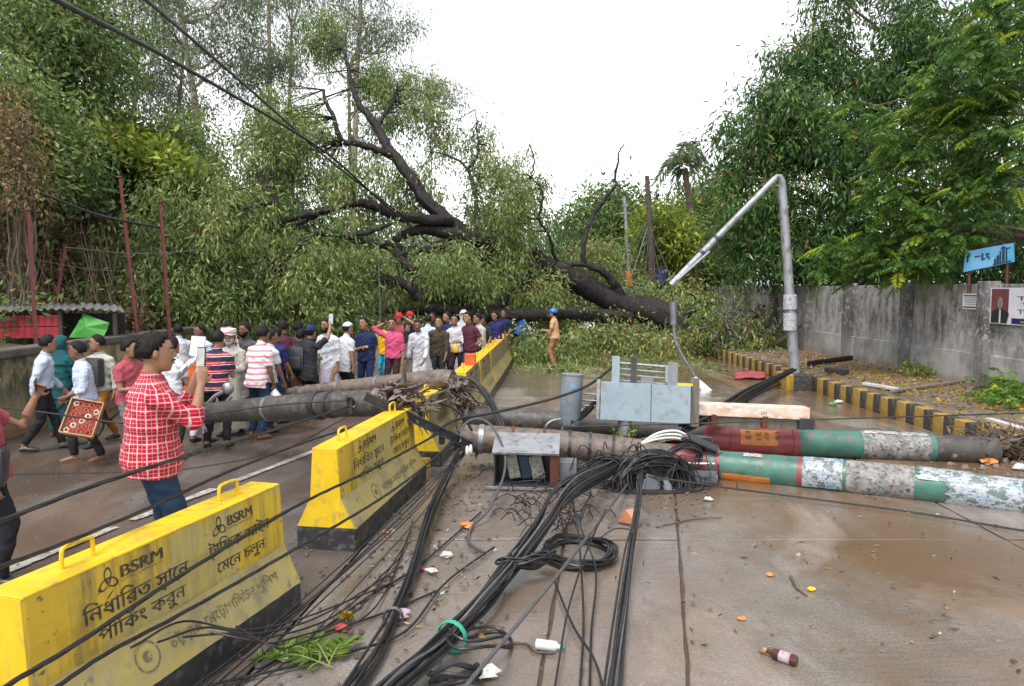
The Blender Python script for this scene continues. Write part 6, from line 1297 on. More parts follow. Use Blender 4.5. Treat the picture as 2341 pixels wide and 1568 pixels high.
        if spec.get('shoe') != 'bare':
            if spec.get('shoe') == 'sandal':
                m = MB(); m.box(heel + fd * .09 * k + Vector((0, 0, .008)), (.085 * k, .27 * k, .018), Matrix.Rotation(math.atan2(-fd.x, fd.y), 3, 'Z'), bev=.006); m.tube([heel + fd * .13 * k + rt * .045 * k + Vector((0, 0, .02)), heel + fd * .14 * k + Vector((0, 0, .075 * k)), heel + fd * .13 * k - rt * .045 * k + Vector((0, 0, .02))], .009, 6)
            shoes.append(m)
    o = body.build('body', sk, root, True, False); REMESH.append((o, vox, 4, 0))
    if low in ('trouser', 'shorts'):
        etube(trous, [S(.115), S(.05), pel - Vector((0, 0, .08 * k))], [(.146 * k * fat, .112 * k * fat), (.160 * k * fat, .124 * k * fat), (.148 * k * fat, .116 * k)], rt, 18); o = trous.build('trousers', CL[spec.get('legc', 'darktrouser')], root, True, False); REMESH.append((o, .013, 3, .011))
    else:
        hem = spec.get('hem', .12) * k; m = MB(); mid_ = (Vector((ft[0][0], ft[0][1], 0)) + Vector((ft[1][0], ft[1][1], 0))) * .5 * k; n = 26; rings = []
        for i in range(9):
            q = i / 8; c = S(.10).lerp(Vector((mid_.x, mid_.y, hem)), q); rx = (.158 + .05 * q) * k * fat; ry = (.125 + .055 * q + abs(st) * .35 * q) * k
            rings.append([c + rt * rx * math.cos(a) * (1 + .07 * q * math.sin(6 * a + i * .2)) + fwd * ry * math.sin(a) * (1 + .07 * q * math.sin(6 * a + i * .2)) for a in np.linspace(0, 2 * PI, n + 1)[:-1]])
        m.loft(rings); m.build('wrap_skirt', CL[spec.get('legc', 'lungi')], root, True, False)
    for m in shoes: m.build('sandal' if spec.get('shoe') == 'sandal' else 'shoe', M_SANDAL if spec.get('shoe') == 'sandal' else M_SHOE, root, True, False)
    # upper garment
    hm = spec.get('shirt_hem', -.10); fl = spec.get('flare', 0.0)
    pts = [S(hm), S(max(hm + .02, -.02) if hm < -.05 else hm + .05), S(.12), S(.28), S(.39), S(.452), S(.505, .005)]
    w0 = .186 + fl; etube(sleeves, pts, [(w0 * k * fat, (.156 + fl) * k * fat), (.186 * k * fat, .152 * k * fat), (.166 * k * fat, .132 * k * fat), (.178 * k * fat, .134 * k * (1 + (fat - 1) * .6)), (.166 * k * (1 + (fat - 1) * .7), .122 * k * (1 + (fat - 1) * .7)), (.122 * k, .096 * k), (.066 * k, .068 * k)], rr_, 22)
    o = sleeves.build('shirt', CL[spec['top']], root, True, False); REMESH.append((o, .013 if not fine else .009, 3, .015))
    if spec.get('collar', 1):
        m = MB(); rs = []
        for q, rad_ in ((0, .066), (1, .071), (2, .064)): rs.append([S(.492 + .022 * q - .02 * q * math.sin(a) * .5, .004 + .004 * q) + rr_ * rad_ * k * math.cos(a) + ff * rad_ * k * math.sin(a) for a in np.linspace(0, 2 * PI, 19)[:-1]])
        m.loft(rs, False); m.build('collar', CL[spec['top']], root, True, False)
    # hair / headgear
    hw_ = spec.get('head', 'hair')
    def cap(name, material, zlo, zback, g, bumpy=.0, front=None):
        m = MB(); n, kk = 28, 14; vs_, fs_ = [], []; keep = {}
        for i in range(kk + 1):
            th = PI * .92 * i / kk + .02
            for j in range(n):
                a = 2 * PI * j / n; d = Vector((math.sin(th) * math.cos(a), math.sin(th) * math.sin(a), math.cos(th)))
                p0_ = Vector((d.x * .076, -.008 + d.y * .099, .004 + d.z * .111)); fr = (p0_.y + .01) / .1
                thr = float(np.interp(fr, [-1, -.25, .0, .3, .55, 1], [zback, zback, max(zback, .0) if front is None else zback, .03 if front is None else zlo, zlo, zlo if front is None else front])) + (.006 * mnoise.noise(d * 9) if front is None else 0)
                tp_ = min(max((p0_.z - thr) / .055, 0), 1) if front is None else 1.0
                gg = .0025 + (g + bumpy * (.45 + .8 * mnoise.noise(d * 6 + Vector((D, px * .01, 0))))) * tp_; p_ = Vector((d.x * (.076 + gg), -.008 + d.y * (.099 + gg), .004 + d.z * (.111 + gg)))
                vs_.append(Hp(*p_)); keep[i * n + j] = p0_.z > thr
        for i in range(kk):
            for j in range(n):
                q = (i * n + j, i * n + (j + 1) % n, (i + 1) * n + (j + 1) % n, (i + 1) * n + j)
                if sum(keep[x_] for x_ in q) >= 3: fs_.append(q)
        m.add(vs_, fs_); o = m.build(name, material, root, True, False); sm = o.modifiers.new('thick', 'SOLIDIFY'); sm.thickness = .010; sm.offset = -1; return o
    if hw_ in ('hair', 'fluffy'):
        ns_ = 900 if fine else 260; q_ = RNG.normal(size=(ns_ * 3, 3)); q_ /= np.linalg.norm(q_, axis=1)[:, None]; q_ = q_[(q_[:, 2] > -.35) & (q_[:, 2] > np.interp(q_[:, 1], [-1, -.3, 0, .3, 1], [-.25, -.15, .2, .5, .62]))][:ns_]
        g_ = .006 if hw_ == 'hair' else .014; pp_ = [Hp(v[0] * (.076 + g_), -.008 + v[1] * (.099 + g_), .004 + v[2] * (.111 + g_)) for v in q_]; dd_ = [HM @ Vector((v[0] * .55 + random.gauss(0, .3), v[1] * .3 - .75 + random.gauss(0, .3), .25 - 1.0 * (1 - v[2]) + random.gauss(0, .25))) for v in q_]
        leaf_mesh('hair_strands', [tuple(p) for p in pp_], [tuple(p) for p in dd_], .018 * hs if hw_ == 'hair' else .030 * hs, .008 * hs, RNG.random(len(pp_)) * .5, M_HAIR, root, False)['kind'] = 'stuff'
        cap('hair', M_HAIR, .066, -.045, .009 if hw_ == 'hair' else .015, .010 if hw_ == 'hair' else .016)
    elif hw_ == 'skullcap': cap('hair', M_HAIR, .06, -.05, .008, .004); cap('skullcap', CL['white'], .045, .03, .016, .0, .045)
    elif hw_ in ('navycap', 'redcap'):
        cap('hair', M_HAIR, .06, -.05, .008, .004); o = cap('cap', CL['navy' if hw_ == 'navycap' else 'red'], .035, .012, .018, .0, .04); m = MB(); c_ = [Hp(.065 * math.cos(a), .085 + .075 * math.sin(a), .036 - .012 * math.sin(a)) for a in np.linspace(0, PI, 11)]; m.add(c_ + [Hp(0, .08, .045)], [(i, i + 1, 11) for i in range(10)]); b_ = m.build('peak', CL['navy' if hw_ == 'navycap' else 'red'], root, True, False); sm = b_.modifiers.new('thick', 'SOLIDIFY'); sm.thickness = .008
    elif hw_ == 'helmet':
        cap('hair', M_HAIR, .05, -.05, .006, .003); cap('helmet', mat('blue_helmet', (.02, .13, .50), (.015, .10, .42), 4, .25, bmp=0), .02, .0, .030, .0, .03); m = MB(); c_ = [Hp(.09 * math.cos(a), .09 + .05 * math.sin(a), .03) for a in np.linspace(0, PI, 11)]; m.add(c_ + [Hp(0, .08, .045)], [(i, i + 1, 11) for i in range(10)]); b_ = m.build('helmet_peak', MATS['blue_helmet'], root, True, False); sm = b_.modifiers.new('thick', 'SOLIDIFY'); sm.thickness = .008
    elif hw_ in ('turban', 'veil', 'bundle'):
        c_ = {'turban': CL['stripe2'], 'veil': CL[spec.get('veilc', spec['top'])], 'bundle': CL['white']}[hw_]; cap('headscarf', c_, .055, -.09, .020, .012, .055)
        m = MB()
        if hw_ == 'turban':
            for q in range(3): m.tube([Hp(.092 * math.cos(a), -.006 + .112 * math.sin(a), .045 + .024 * q + .014 * math.sin(a * 2 + q)) for a in np.linspace(0, 2 * PI, 21)], .018 * k, 7)
            m.tube(spline([Hp(-.06, -.07, .03), Hp(-.10, -.06, -.08), Hp(-.12, -.02, -.2)], 4), .03 * k, 7, flat=.4)
        else:
            etube(m, [Hp(0, -.01, .02), Hp(0, -.03, -.10), S(.44), S(.30)], [(.095 * k, .108 * k), (.085 * k, .085 * k), (.17 * k, .125 * k), (.205 * k, .15 * k)], rr_, 18)
        m.build('scarf_fold', c_, root, True, False)
    # face
    if spec.get('facebits', 1):
        for s in (-1, 1):
            m = MB(); m.ball(Hp(s * .030, .082, .012), (.013 * hs, .008 * hs, .0065 * hs), 8, 5, HM); m.build('eye', M_EYEW, root, True, False)
            m = MB(); m.ball(Hp(s * .030, .0875, .012), (.0085 * hs, .005 * hs, .0068 * hs), 8, 5, HM); m.build('iris', M_EYE, root, True, False)
            m = MB(); m.tube([Hp(s * .012, .094, .030), Hp(s * .030, .092, .036), Hp(s * .050, .078, .030)], [.005 * hs, .006 * hs, .003 * hs], 6); m.build('eyebrow', M_HAIR, root, True, False)
        m = MB(); m.tube([Hp(-.024, .084, -.062), Hp(0, .094, -.060), Hp(.024, .084, -.062)], [.004 * hs, .0075 * hs, .004 * hs], 6); m.build('lips', M_LIP, root, True, False)
        if spec.get('beard'):
            m = MB(); full = spec['beard'] > 1
            m.tube([Hp(-.026, .086, -.047), Hp(0, .098, -.043), Hp(.026, .086, -.047)], [.004 * hs, .0075 * hs, .004 * hs], 6)
            if full: rs = [[Hp(r_ * math.cos(a), oy + ry_ * math.sin(a), z) for a in np.linspace(-.15, PI + .15, 13)] for z, r_, ry_, oy in ((-.03, .070, .080, .008), (-.07, .066, .080, .012), (-.10, .055, .062, .026), (-.122, .03, .035, .045))]; n = 13; vs_ = [p for r_ in rs for p in r_]; fs_ = [(i * n + j, i * n + j + 1, (i + 1) * n + j + 1, (i + 1) * n + j) for i in range(3) for j in range(n - 1) if i > 0 or j < 4 or j > 7]; m.add(vs_, fs_)
            m.build('beard', M_HAIR if not spec.get('whitebeard') else CL['offwhite'], root, True, False)
    Wm = Matrix.Translation((x, D, z0)) @ Matrix.Rotation(hd, 4, 'Z')
    spec['_hand'] = {q: Wm @ v for q, v in AH.items()}; spec['_S'] = lambda h, f_=0.0, r_=0.0: Wm @ S(h, f_, r_); spec['_dir'] = (Matrix.Rotation(hd, 3, 'Z') @ ff, Matrix.Rotation(hd, 3, 'Z') @ rr_, upv); spec['root'] = root
    return spec
def phone(label, p, nrm, up=Vector((0, 0, 1)), s=1.0, land=False, dark=True):
    nrm = Vector(nrm).normalized(); upv = (Vector(up) - nrm * Vector(up).dot(nrm)).normalized(); r_ = upv.cross(nrm).normalized(); M_ = Matrix((r_, nrm, upv)).transposed(); t_ = thing('smartphone', label, 'phone', tuple(p)); sx, sz = (.15, .075) if land else (.075, .15)
    MB().box(p, (sx * s, .010, sz * s), M_, bev=.004).build('case', M_DARK if dark else mat('pale_phone', (.6, .6, .62), None, 4, .25, bmp=0), t_); MB().box(Vector(p) + M_ @ Vector((0, -.006, 0)), (sx * .92 * s, .003, sz * .92 * s), M_).build('screen', mat('pale_screen', (.55, .57, .58), (.3, .34, .3), 9, .15, bmp=0), t_)
def backpack(label, sp_, material, f_=-.19, sz=1.0, strap=True):
    d, r_, u = sp_['_dir']; c = sp_['_S'](.22, f_); t_ = thing('backpack', label, 'backpack', tuple(c)); M_ = Matrix((r_, d, u)).transposed()
    MB().box(c, (.29 * sz, .16 * sz, .42 * sz), M_, bev=.05).build('bag', material, t_, True); MB().box(Vector(c) - d * .10 * sz - u * .07 * sz, (.22 * sz, .06 * sz, .2 * sz), M_, bev=.02).build('pocket', material, t_, True)
    if strap:
        for s in (-1, 1): m = MB(); m.tube(spline([sp_['_S'](.40, -.12, s * .09), sp_['_S'](.475, -.02, s * .10), sp_['_S'](.40, .13, s * .11), sp_['_S'](.2, .15, s * .14), sp_['_S'](.06, -.08, s * .17)], 5), .022, 6, flat=.35); m.build('strap', material, t_, True)
def plastic_bag(label, p, c, h=.28, w=.2):
    m = MB(); p = Vector(p); rs = []
    for q, r_ in ((0, .03), (.15, .3), (.4, .8), (.75, 1), (.95, .8), (1, .3)): rs.append([p - Vector((0, 0, q * h)) + Vector((math.cos(a) * w * .5 * r_ * random.uniform(.85, 1.15), math.sin(a) * w * .4 * r_ * random.uniform(.85, 1.15), 0)) for a in np.linspace(0, 2 * PI, 13)[:-1]])
    m.loft(rs); return single('carrier_bag', label, 'bag', m, c, True)

PEOPLE = [
 dict(k='check', at=(352, 4.75), z=.27, H=1.73, face=-58, lean=1, top='plaid', sleeve=1.42, shirt_hem=-.115, flare=-.018, fat=1.24, legc='jeans', ra=((.10, .66, -.48), (-.20, .22, .98)), la=((.12, .72, -.36), (-.12, .28, .95)), hyaw=-8, hpitch=2, fine=1, curl=.8, palm={'ra': (-1, -.2, .2), 'la': (-1, -.2, .2)}, label='man in red checked shirt and jeans filming the fallen poles with his phone', facebits=1, skin='a', beard=1, feet=((.12, .06, 0), (-.12, -.06, 0))),
 dict(k='edge', at=(-30, 5.6), H=1.72, face=-62, lean=-3, top='dustyred', sleeve=.62, legc='darktrouser', ra='hang', la=((.10, .62, -.38), (-.05, .50, .95)), fine=1, curl=.9, label='man in dusty red polo with black waist bag filming beside the left road edge', feet=((.10, .05, 0), (-.10, -.08, 0)), facebits=0),
 dict(k='lb', at=(95, 10.4), H=1.67, face=-75, lean=4, top='lightblue', sleeve=1.9, shirt_hem=0.02, legc='darktrouser', ra='back', la='fwd', step=.20, feet=((.08, -.24, .04), (-.08, .22, 0)), label='man in plain light blue long-sleeved shirt and black trousers striding along the wall', facebits=1),
 dict(k='veil', at=(140, 11.5), H=1.55, face=-40, top='teal', sleeve=1.9, low='skirt', legc='teal', hem=.14, head='veil', shirt_hem=-.3, lean=2, ra='fwd', la='hang', shoe='sandal', step=.12, label='woman wrapped in a dark teal veil and dress walking by the wall', facebits=0),
 dict(k='tray', at=(196, 9.75), H=1.60, face=128, lean=5, top='bluecheck', sleeve=1.45, shirt_hem=-.06, legc='black', ra=((.18, .1, -1), (-.25, .75, -.45)), la=((.14, .2, -1), (-.4, .75, -.3)), step=.16, shoe='sandal', hyaw=-15, label='man in pale blue checked shirt carrying a tray of red bangles', beard=0, skin='b'),
 dict(k='white_pack', at=(232, 10.9), H=1.64, face=150, lean=3, top='offwhite', sleeve=1.8, shirt_hem=-.08, legc='mustard', la='hang', ra='fwd', step=.30, feet=((.09, -.30, .05), (-.09, .30, 0)), label='man in off-white shirt and mustard trousers with a black bag walking behind the bangle seller', hyaw=-20),
 dict(k='polo_red', at=(296, 9.6), H=1.66, face=-120, top='dustyred', sleeve=.62, legc='grey', ra='phonelow', la='phonelow', label='person in dusty red polo half hidden behind the checked shirt', hyaw=10),
 dict(k='wsheet', at=(392, 9.9), H=1.66, face=-30, top='white', sleeve=.65, legc='darktrouser', ra='fwd', la='hang', label='person in white shirt just beyond the checked shirt man', facebits=0),
 dict(k='orange', at=(446, 10.9), H=1.52, face=-20, top='orange', sleeve=1.8, low='trouser', legc='white', label='person in bright orange top and white trousers behind the raised phone', head='hair', facebits=0),
 dict(k='dk1', at=(468, 13.2), H=1.66, face=160, top='lightblue', sleeve=.6, label='person in light blue shirt deep behind the striped polo', legc='darktrouser'),
 dict(k='dk2', at=(412, 14.0), H=1.64, face=30, top='white', sleeve=1.7, label='person in white with dark hair against the crown foliage', legc='jeans', facebits=0),
 dict(k='stripe1', at=(493, 10.6), H=1.67, face=-12, top='stripe1', sleeve=.7, legc='darktrouser', fat=1.08, ra='phonelow', la='phonelow', label='man in red and navy striped polo seen from behind', facebits=0, shirt_hem=-.12),
 dict(k='dk3', at=(518, 12.9), H=1.68, face=150, top='black', sleeve=.6, label='man in black tee between the striped polo and the checked headscarf', legc='darktrouser', head='fluffy'),
 dict(k='turban', at=(536, 11.6), H=1.66, face=165, top='offwhite', sleeve=1.8, low='skirt', legc='offwhite', shirt_hem=-.35, flare=.02, head='turban', beard=2, whitebeard=1, ra='fwd', la='phonelow', label='bearded old man in off-white robe with pink checked headscarf', skin='b', hyaw=15),
 dict(k='bearded', at=(566, 13.2), H=1.71, face=150, top='greytee', sleeve=.6, beard=2, label='bearded man looking out behind the pink striped shirt', legc='darktrouser'),
 dict(k='stripe2', at=(588, 11.3), H=1.70, face=-25, top='stripe2', sleeve=.75, shirt_hem=-.16, legc='jeans', ra=((.12, .2, -1), (-.05, .55, -1)), la='hang', lean=5, shoe='bare', label='man in pink and white striped shirt seen from behind carrying a white bag', hyaw=-25, facebits=1),
 dict(k='whitetee', at=(612, 11.8), H=1.66, face=-30, top='white', sleeve=.65, legc='jeans', ra=((.12, .3, -1), (.0, .5, -1)), lean=6, label='man in white tee close beside the pink striped shirt', facebits=0),
 dict(k='violet', at=(628, 12.6), H=1.62, face=-35, top='violet', sleeve=.8, legc='jeans', ra=((.12, .4, -1), (-.1, .6, -.8)), label='man in dark violet shirt reaching forward between white and maroon tees', facebits=0, head='fluffy'),
 dict(k='maroon', at=(651, 13.4), H=1.72, face=55, top='maroon', sleeve=.8, legc='jeans', ra='back', la='fwd', label='man in plain maroon tee looking away to the wall side', hyaw=15),
 dict(k='grey1', at=(678, 13.9), H=1.68, face=-20, top='greytee', sleeve=.7, legc='darktrouser', label='man in grey tee behind the navy cap', facebits=0, head='fluffy'),
 dict(k='capman', at=(704, 12.9), H=1.66, face=-35, top='black', sleeve=.9, legc='darktrouser', head='navycap', ra='up', la='phonelow', shirt_hem=-.22, low='trouser', label='man in black with navy cap holding a phone up high', facebits=0),
 dict(k='packman', at=(684, 13.0), H=1.58, face=-15, top='black', sleeve=.7, legc='khaki', label='short person with black backpack beside the navy cap man', facebits=0),
 dict(k='wshirt', at=(752, 14.0), H=1.72, face=140, top='white', sleeve=1.55, low='skirt', legc='lungi', beard=2, shirt_hem=-.16, ra='phonelow', la='hang', label='tall bearded man in white shirt and pale lungi', hyaw=20),
 dict(k='wcap', at=(786, 14.4), H=1.64, face=-10, top='white', sleeve=.7, legc='darktrouser', shirt_hem=-.22, head='skullcap', label='man in white tunic and white skullcap seen from behind', facebits=0),
 dict(k='navypolo', at=(838, 15.0), H=1.70, face=172, top='navy', sleeve=.7, legc='navy', ra='cross', la='hang', label='man in navy polo holding his own elbow', beard=1, shirt_hem=-.10),
 dict(k='pink', at=(899, 15.6), H=1.68, face=170, top='pink', sleeve=1.2, legc='brownt', ra='head', la='hang', shirt_hem=-.08, label='young man in pink shirt with his arm folded over his head', hyaw=8),
 dict(k='yellow', at=(880, 17.4), H=1.60, face=150, top='yellow', sleeve=.6, label='person in yellow top behind the pink shirt', legc='cyan'),
 dict(k='burqa', at=(932, 16.4), H=1.58, face=170, top='grey', sleeve=1.9, low='skirt', legc='grey', head='veil', veilc='black', label='woman in grey robe and black veil beside the pink shirt', hem=.08),
 dict(k='redcap1', at=(916, 18.2), H=1.72, face=160, top='dustyred', sleeve=.6, head='redcap', label='person with red cap and raised arm behind the pink shirt', la='head', legc='darktrouser'),
 dict(k='redcap2', at=(944, 18.6), H=1.72, face=175, top='navy', sleeve=.6, head='redcap', label='person with red cap and navy top behind the veiled woman', legc='darktrouser'),
 dict(k='wpanj', at=(962, 15.8), H=1.66, face=168, top='white', sleeve=1.85, low='trouser', legc='white', shirt_hem=-.45, flare=.05, lean=12, beard=1, la='fwd', label='man in long white tunic bending forward at the barrier'),
 dict(k='lb2', at=(978, 18.0), H=1.68, face=-30, top='lightblue', sleeve=.65, legc='jeans', label='person in light blue shirt seen from behind beyond the white tunic', facebits=0),
 dict(k='olive', at=(1003, 16.6), H=1.68, face=170, top='olive', sleeve=1.5, legc='darktrouser', lean=14, la=((.1, .3, -1), (-.1, .45, -1)), hpitch=-22, label='man in olive brown shirt leaning over the barrier'),
 dict(k='wcheck', at=(1045, 17.4), H=1.68, face=165, top='whitecheck', sleeve=1.45, legc='brownt', ra='phonelow', la='phonelow', label='thin man in white checked shirt with a yellow bag'),
 dict(k='maroon2', at=(1077, 17.2), H=1.76, face=160, top='maroon', sleeve=.75, legc='jeans', head='fluffy', label='tall man in maroon shirt standing close to the barrier', fat=1.05),
 dict(k='wback', at=(1098, 18.0), H=1.72, face=120, top='offwhite', sleeve=1.8, legc='darktrouser', label='man in off-white shirt beside the tall maroon one', la='fwd'),
 dict(k='dk4', at=(1114, 19.2), H=1.66, face=150, top='black', sleeve=.7, legc='darktrouser', label='man in black leaning on the far barriers', la='fwd', lean=8),
 dict(k='dk5', at=(1135, 20.6), H=1.68, face=170, top='violet', sleeve=.7, legc='jeans', label='man in dark violet by the far barriers'),
 dict(k='dk6', at=(1022, 18.8), H=1.70, face=160, top='navy', sleeve=.7, legc='darktrouser', label='man in navy behind the olive shirt', head='fluffy'),
 dict(k='dk7', at=(1060, 19.4), H=1.70, face=190, top='white', sleeve=.7, legc='darktrouser', head='bundle', label='person with white cloth over the head behind the tall maroon shirt'),
 dict(k='dk8', at=(995, 19.4), H=1.70, face=170, top='black', sleeve=.7, legc='darktrouser', label='man in black tee behind the red caps and the trunk'),
 dict(k='worker', at=(1268, 21.6), H=1.70, face=75, top='tan', sleeve=.7, legc='khaki', head='helmet', ra='phonelow', la='phonelow', hpitch=-12, label='worker with blue helmet in tan shirt looking at his hands on the empty lane', shirt_hem=-.08, beard=1),
 dict(k='bluefar', at=(1186, 24.0), H=1.66, face=-60, top='royal', sleeve=1.2, legc='jeans', label='person in bright blue jacket among the leaves past the barriers', lean=8, facebits=0),
 dict(k='bluefar2', at=(1150, 23.0), H=1.66, face=150, top='navy', sleeve=1.2, legc='darktrouser', label='person in navy top by the last barrier', facebits=1),
]
PP = {}
rj = random.Random(5)
for i_, s_ in enumerate(PEOPLE):
    if i_ > 1 and s_['k'] not in ('tray', 'worker', 'pink'):     # nobody stands to attention
        s_['face'] = s_.get('face', 0) + rj.uniform(-16, 16); s_['hyaw'] = s_.get('hyaw', 0) + rj.uniform(-28, 28); s_['hpitch'] = s_.get('hpitch', 0) + rj.uniform(-14, 5)
        s_['side'] = rj.uniform(-4, 4); s_['lean'] = s_.get('lean', 3) + rj.uniform(-1, 5); s_['twist'] = rj.uniform(-12, 12); s_['H'] = s_.get('H', 1.66) + rj.uniform(-.03, .03); s_['skin'] = rj.choice('aab')
        if 'feet' not in s_ and not s_.get('step'): s_['feet'] = ((.09 + rj.uniform(0, .06), rj.uniform(-.10, .12), 0), (-.09 - rj.uniform(0, .06), rj.uniform(-.10, .12), 0))
        for a_ in ('ra', 'la'):
            if s_.get(a_, 'hang') == 'hang': u_, f_ = ARM[rj.choice(('hang', 'hang', 'down', 'back', 'hip' if i_ > 20 else 'hang'))]; s_[a_] = (tuple(v + rj.uniform(-.08, .12) for v in u_), tuple(v + rj.uniform(-.1, .15) for v in f_))
    PP[s_['k']] = person(s_)
# belongings
pc = PP['check']; d, r_, u = pc['_dir']; ph = (pc['_hand']['ra'] + pc['_hand']['la']) / 2 + Vector((0, 0, .05))
phone('black phone with pale screen held up by the man in the checked shirt', ph, Vector((.55, .85, -.1)), u, 1.2)
pe = PP['edge']; d, r_, u = pe['_dir']; phone('dark phone held sideways at the left road edge', pe['_hand']['la'] + d * .02 + Vector((-.05, 0, .03)), d, u, 1.25, True)
m = MB(); c = pe['_S'](.02, -.02, .10); t_ = thing('waist_bag', 'black waist bag worn by the man in the dusty red polo', 'bag', tuple(c)); MB().box(c, (.42, .34, .30), Matrix.Rotation(R(-62), 3, 'Z'), bev=.06).build('bag', M_DARK, t_, True); MB().box(c + Vector((.06, -.17, -.02)), (.22, .06, .18), Matrix.Rotation(R(-20), 3, 'Z'), bev=.02).build('pocket', mat('grey_nylon', (.06, .06, .065), None, 8, .6), t_, True)
m = MB(); m.tube(spline([c + Vector((-.1, -.1, .05)), pe['_S'](.3, -.14, .0), pe['_S'](.48, 0, -.08)], 5), .025, 6, flat=.35); m.build('strap', M_DARK, t_, True)
pp = PP['capman']; phone('white phone raised by the man with the navy cap', pp['_hand']['ra'] + Vector((0, 0, .06)), pp['_dir'][0], (0, 0, 1), 1.2, dark=False)
backpack('black shoulder backpack of the man in mustard trousers', PP['white_pack'], M_DARK, .16, 1.0, False); backpack('black backpack of the short person by the navy cap', PP['packman'], M_DARK); backpack('black backpack slung beside the pink shirt', PP['burqa'], M_DARK, -.2, .9)
plastic_bag('white plastic bag hanging from the striped shirt man hand', PP['stripe2']['_hand']['ra'] + Vector((0, 0, .02)), mat('white_polythene', (.66, .67, .68), (.5, .52, .54), 9, .3, bmp=.5), .30, .24)
plastic_bag('white plastic bag held by the old man with the headscarf', PP['turban']['_hand']['ra'] + Vector((0, -.02, .02)), MATS['white_polythene'], .34, .22); plastic_bag('yellow plastic bag held by the thin man in white check', PP['wcheck']['_hand']['la'], mat('yellow_polythene', (.62, .42, .05), (.5, .33, .04), 9, .3, bmp=.4), .24, .2); plastic_bag('red cloth bag hanging beside the navy cap man', PP['packman']['_hand']['ra'] + Vector((0, 0, .05)), CL['red'], .32, .3)
# bangle tray
tp = PP['tray']; c = at(190, 958, 9.38); t_ = thing('bangle_tray', 'cardboard tray filled with red and gold bangles carried by the pale blue shirt man', 'tray', tuple(c)); Mt = Matrix.Rotation(R(18), 3, 'Z') @ Matrix.Rotation(R(62), 3, 'X') @ Matrix.Rotation(R(-14), 3, 'Z')
M_CARD = mat('cardboard', (.42, .25, .13), (.33, .19, .10), 5, .8); MB().box(c, (.38, .46, .02), Mt).build('tray_base', M_CARD, t_)
for s in (-1, 1): MB().box(c + Mt @ Vector((s * .19, 0, .04)), (.015, .46, .09), Mt).build('tray_side', M_CARD, t_); MB().box(c + Mt @ Vector((0, s * .23, .04)), (.38, .015, .09), Mt).build('tray_side', M_CARD, t_)
M_BAN = [mat('red_bangle', (.42, .05, .03), (.28, .03, .02), 20, .3, .2), mat('pale_bangle', (.62, .50, .42), (.5, .3, .25), 20, .3, .3)]
for i in range(5):
    for j in range(6): m = MB(); cc_ = c + Mt @ Vector((-.13 + .065 * i + random.uniform(-.01, .01), -.18 + .072 * j, .03)); m.tube([cc_ + Mt @ Vector((.028 * math.cos(a), .028 * math.sin(a), .01 * (i % 2))) for a in np.linspace(0, 2 * PI, 11)], .011, 5, False); m.build('bangle', M_BAN[(i * 7 + j * 3) % 5 == 0], t_, True)
# white sheet carried beyond the checked shirt
m = MB(); a = at(402, 848, 9.4); vs_ = [at(400 + 56 * i / 6 + 6 * j / 5, 850 - 68 * (i / 6) ** 1.0 * (1 if j < 3 else .9) - 30 * j / 5 + 30, 9.4 + .12 * math.sin(i + j)) for i in range(7) for j in range(6)]
m.add(vs_, [(i * 6 + j, i * 6 + j + 1, (i + 1) * 6 + j + 1, (i + 1) * 6 + j) for i in range(6) for j in range(5)]); o = single('white_sheet', 'white plastic sheet carried beside the phone of the checked shirt man', 'sheet', m, MATS['white_polythene'], True); sm = o.modifiers.new('thick', 'SOLIDIFY'); sm.thickness = .006
m = MB(); p4 = [at(438, 768, 8.9), at(470, 770, 8.9), at(462, 815, 8.8), at(432, 812, 8.8)]; m.loft([p4, [p + Vector((0, .02, 0)) for p in p4]]); single('white_paper', 'stiff white paper held up just past the raised phone', 'paper', m, CL['white'])
# block the checked shirt man stands on
m = MB(); m.box((-2.32, 4.76, .135), (.70, .42, .27), .27, bev=.02); single('concrete_block', 'grey concrete block the man in the checked shirt stands on', 'block', m, M_POLEB)
# bicycle by the wall behind the bangle seller
bk = thing('bicycle', 'black bicycle standing behind the bangle seller', 'bicycle', (at(262, 940, 10.9).x, 10.95, 0)); bx_ = at(262, 940, 10.9).x
for s in (-1, 1):
    w_ = MB(); c = Vector((bx_ + s * .5, 10.95 + s * .1, .34)); w_.tube([c + Vector((.33 * math.cos(a), .06 * math.cos(a), .33 * math.sin(a))) for a in np.linspace(0, 2 * PI, 29)], .018, 7, False); wh = w_.build('wheel', M_DARK, bk, True)
    w_ = MB()
    for q in range(10): a = q * PI / 5; w_.tube([c, c + Vector((.32 * math.cos(a), .06 * math.cos(a), .32 * math.sin(a)))], .003, 4)
    w_.cyl(c + Vector((0, -.04, 0)), c + Vector((0, .04, 0)), .025, 8); w_.build('spokes', M_STEEL, wh)
K = lambda x, z: Vector((bx_ + x, 10.95 + x * .2, z)); m = MB()
for a, b_ in (((-.5, .34), (-.12, .32)), ((-.12, .32), (.32, .72)), ((-.12, .32), (-.22, .82)), ((-.22, .76), (.30, .80)), ((-.5, .34), (-.22, .76)), ((.5, .34), (.28, .92)), ((.28, .92), (.30, .98))): m.cyl(K(*a), K(*b_), .016, 8)
m.build('frame', M_DARK, bk, True); m = MB(); m.ball(K(-.23, .88), (.13, .07, .035), 10, 6); m.build('saddle', M_DARK, bk, True); m = MB(); c = K(.30, 1.0); m.tube([c + Vector((-.02, -.28, -.02)), c + Vector((.05, -.12, .02)), c, c + Vector((.05, .12, .02)), c + Vector((-.02, .28, -.02))], .012, 7); m.build('handlebar', M_STEEL, bk, True)

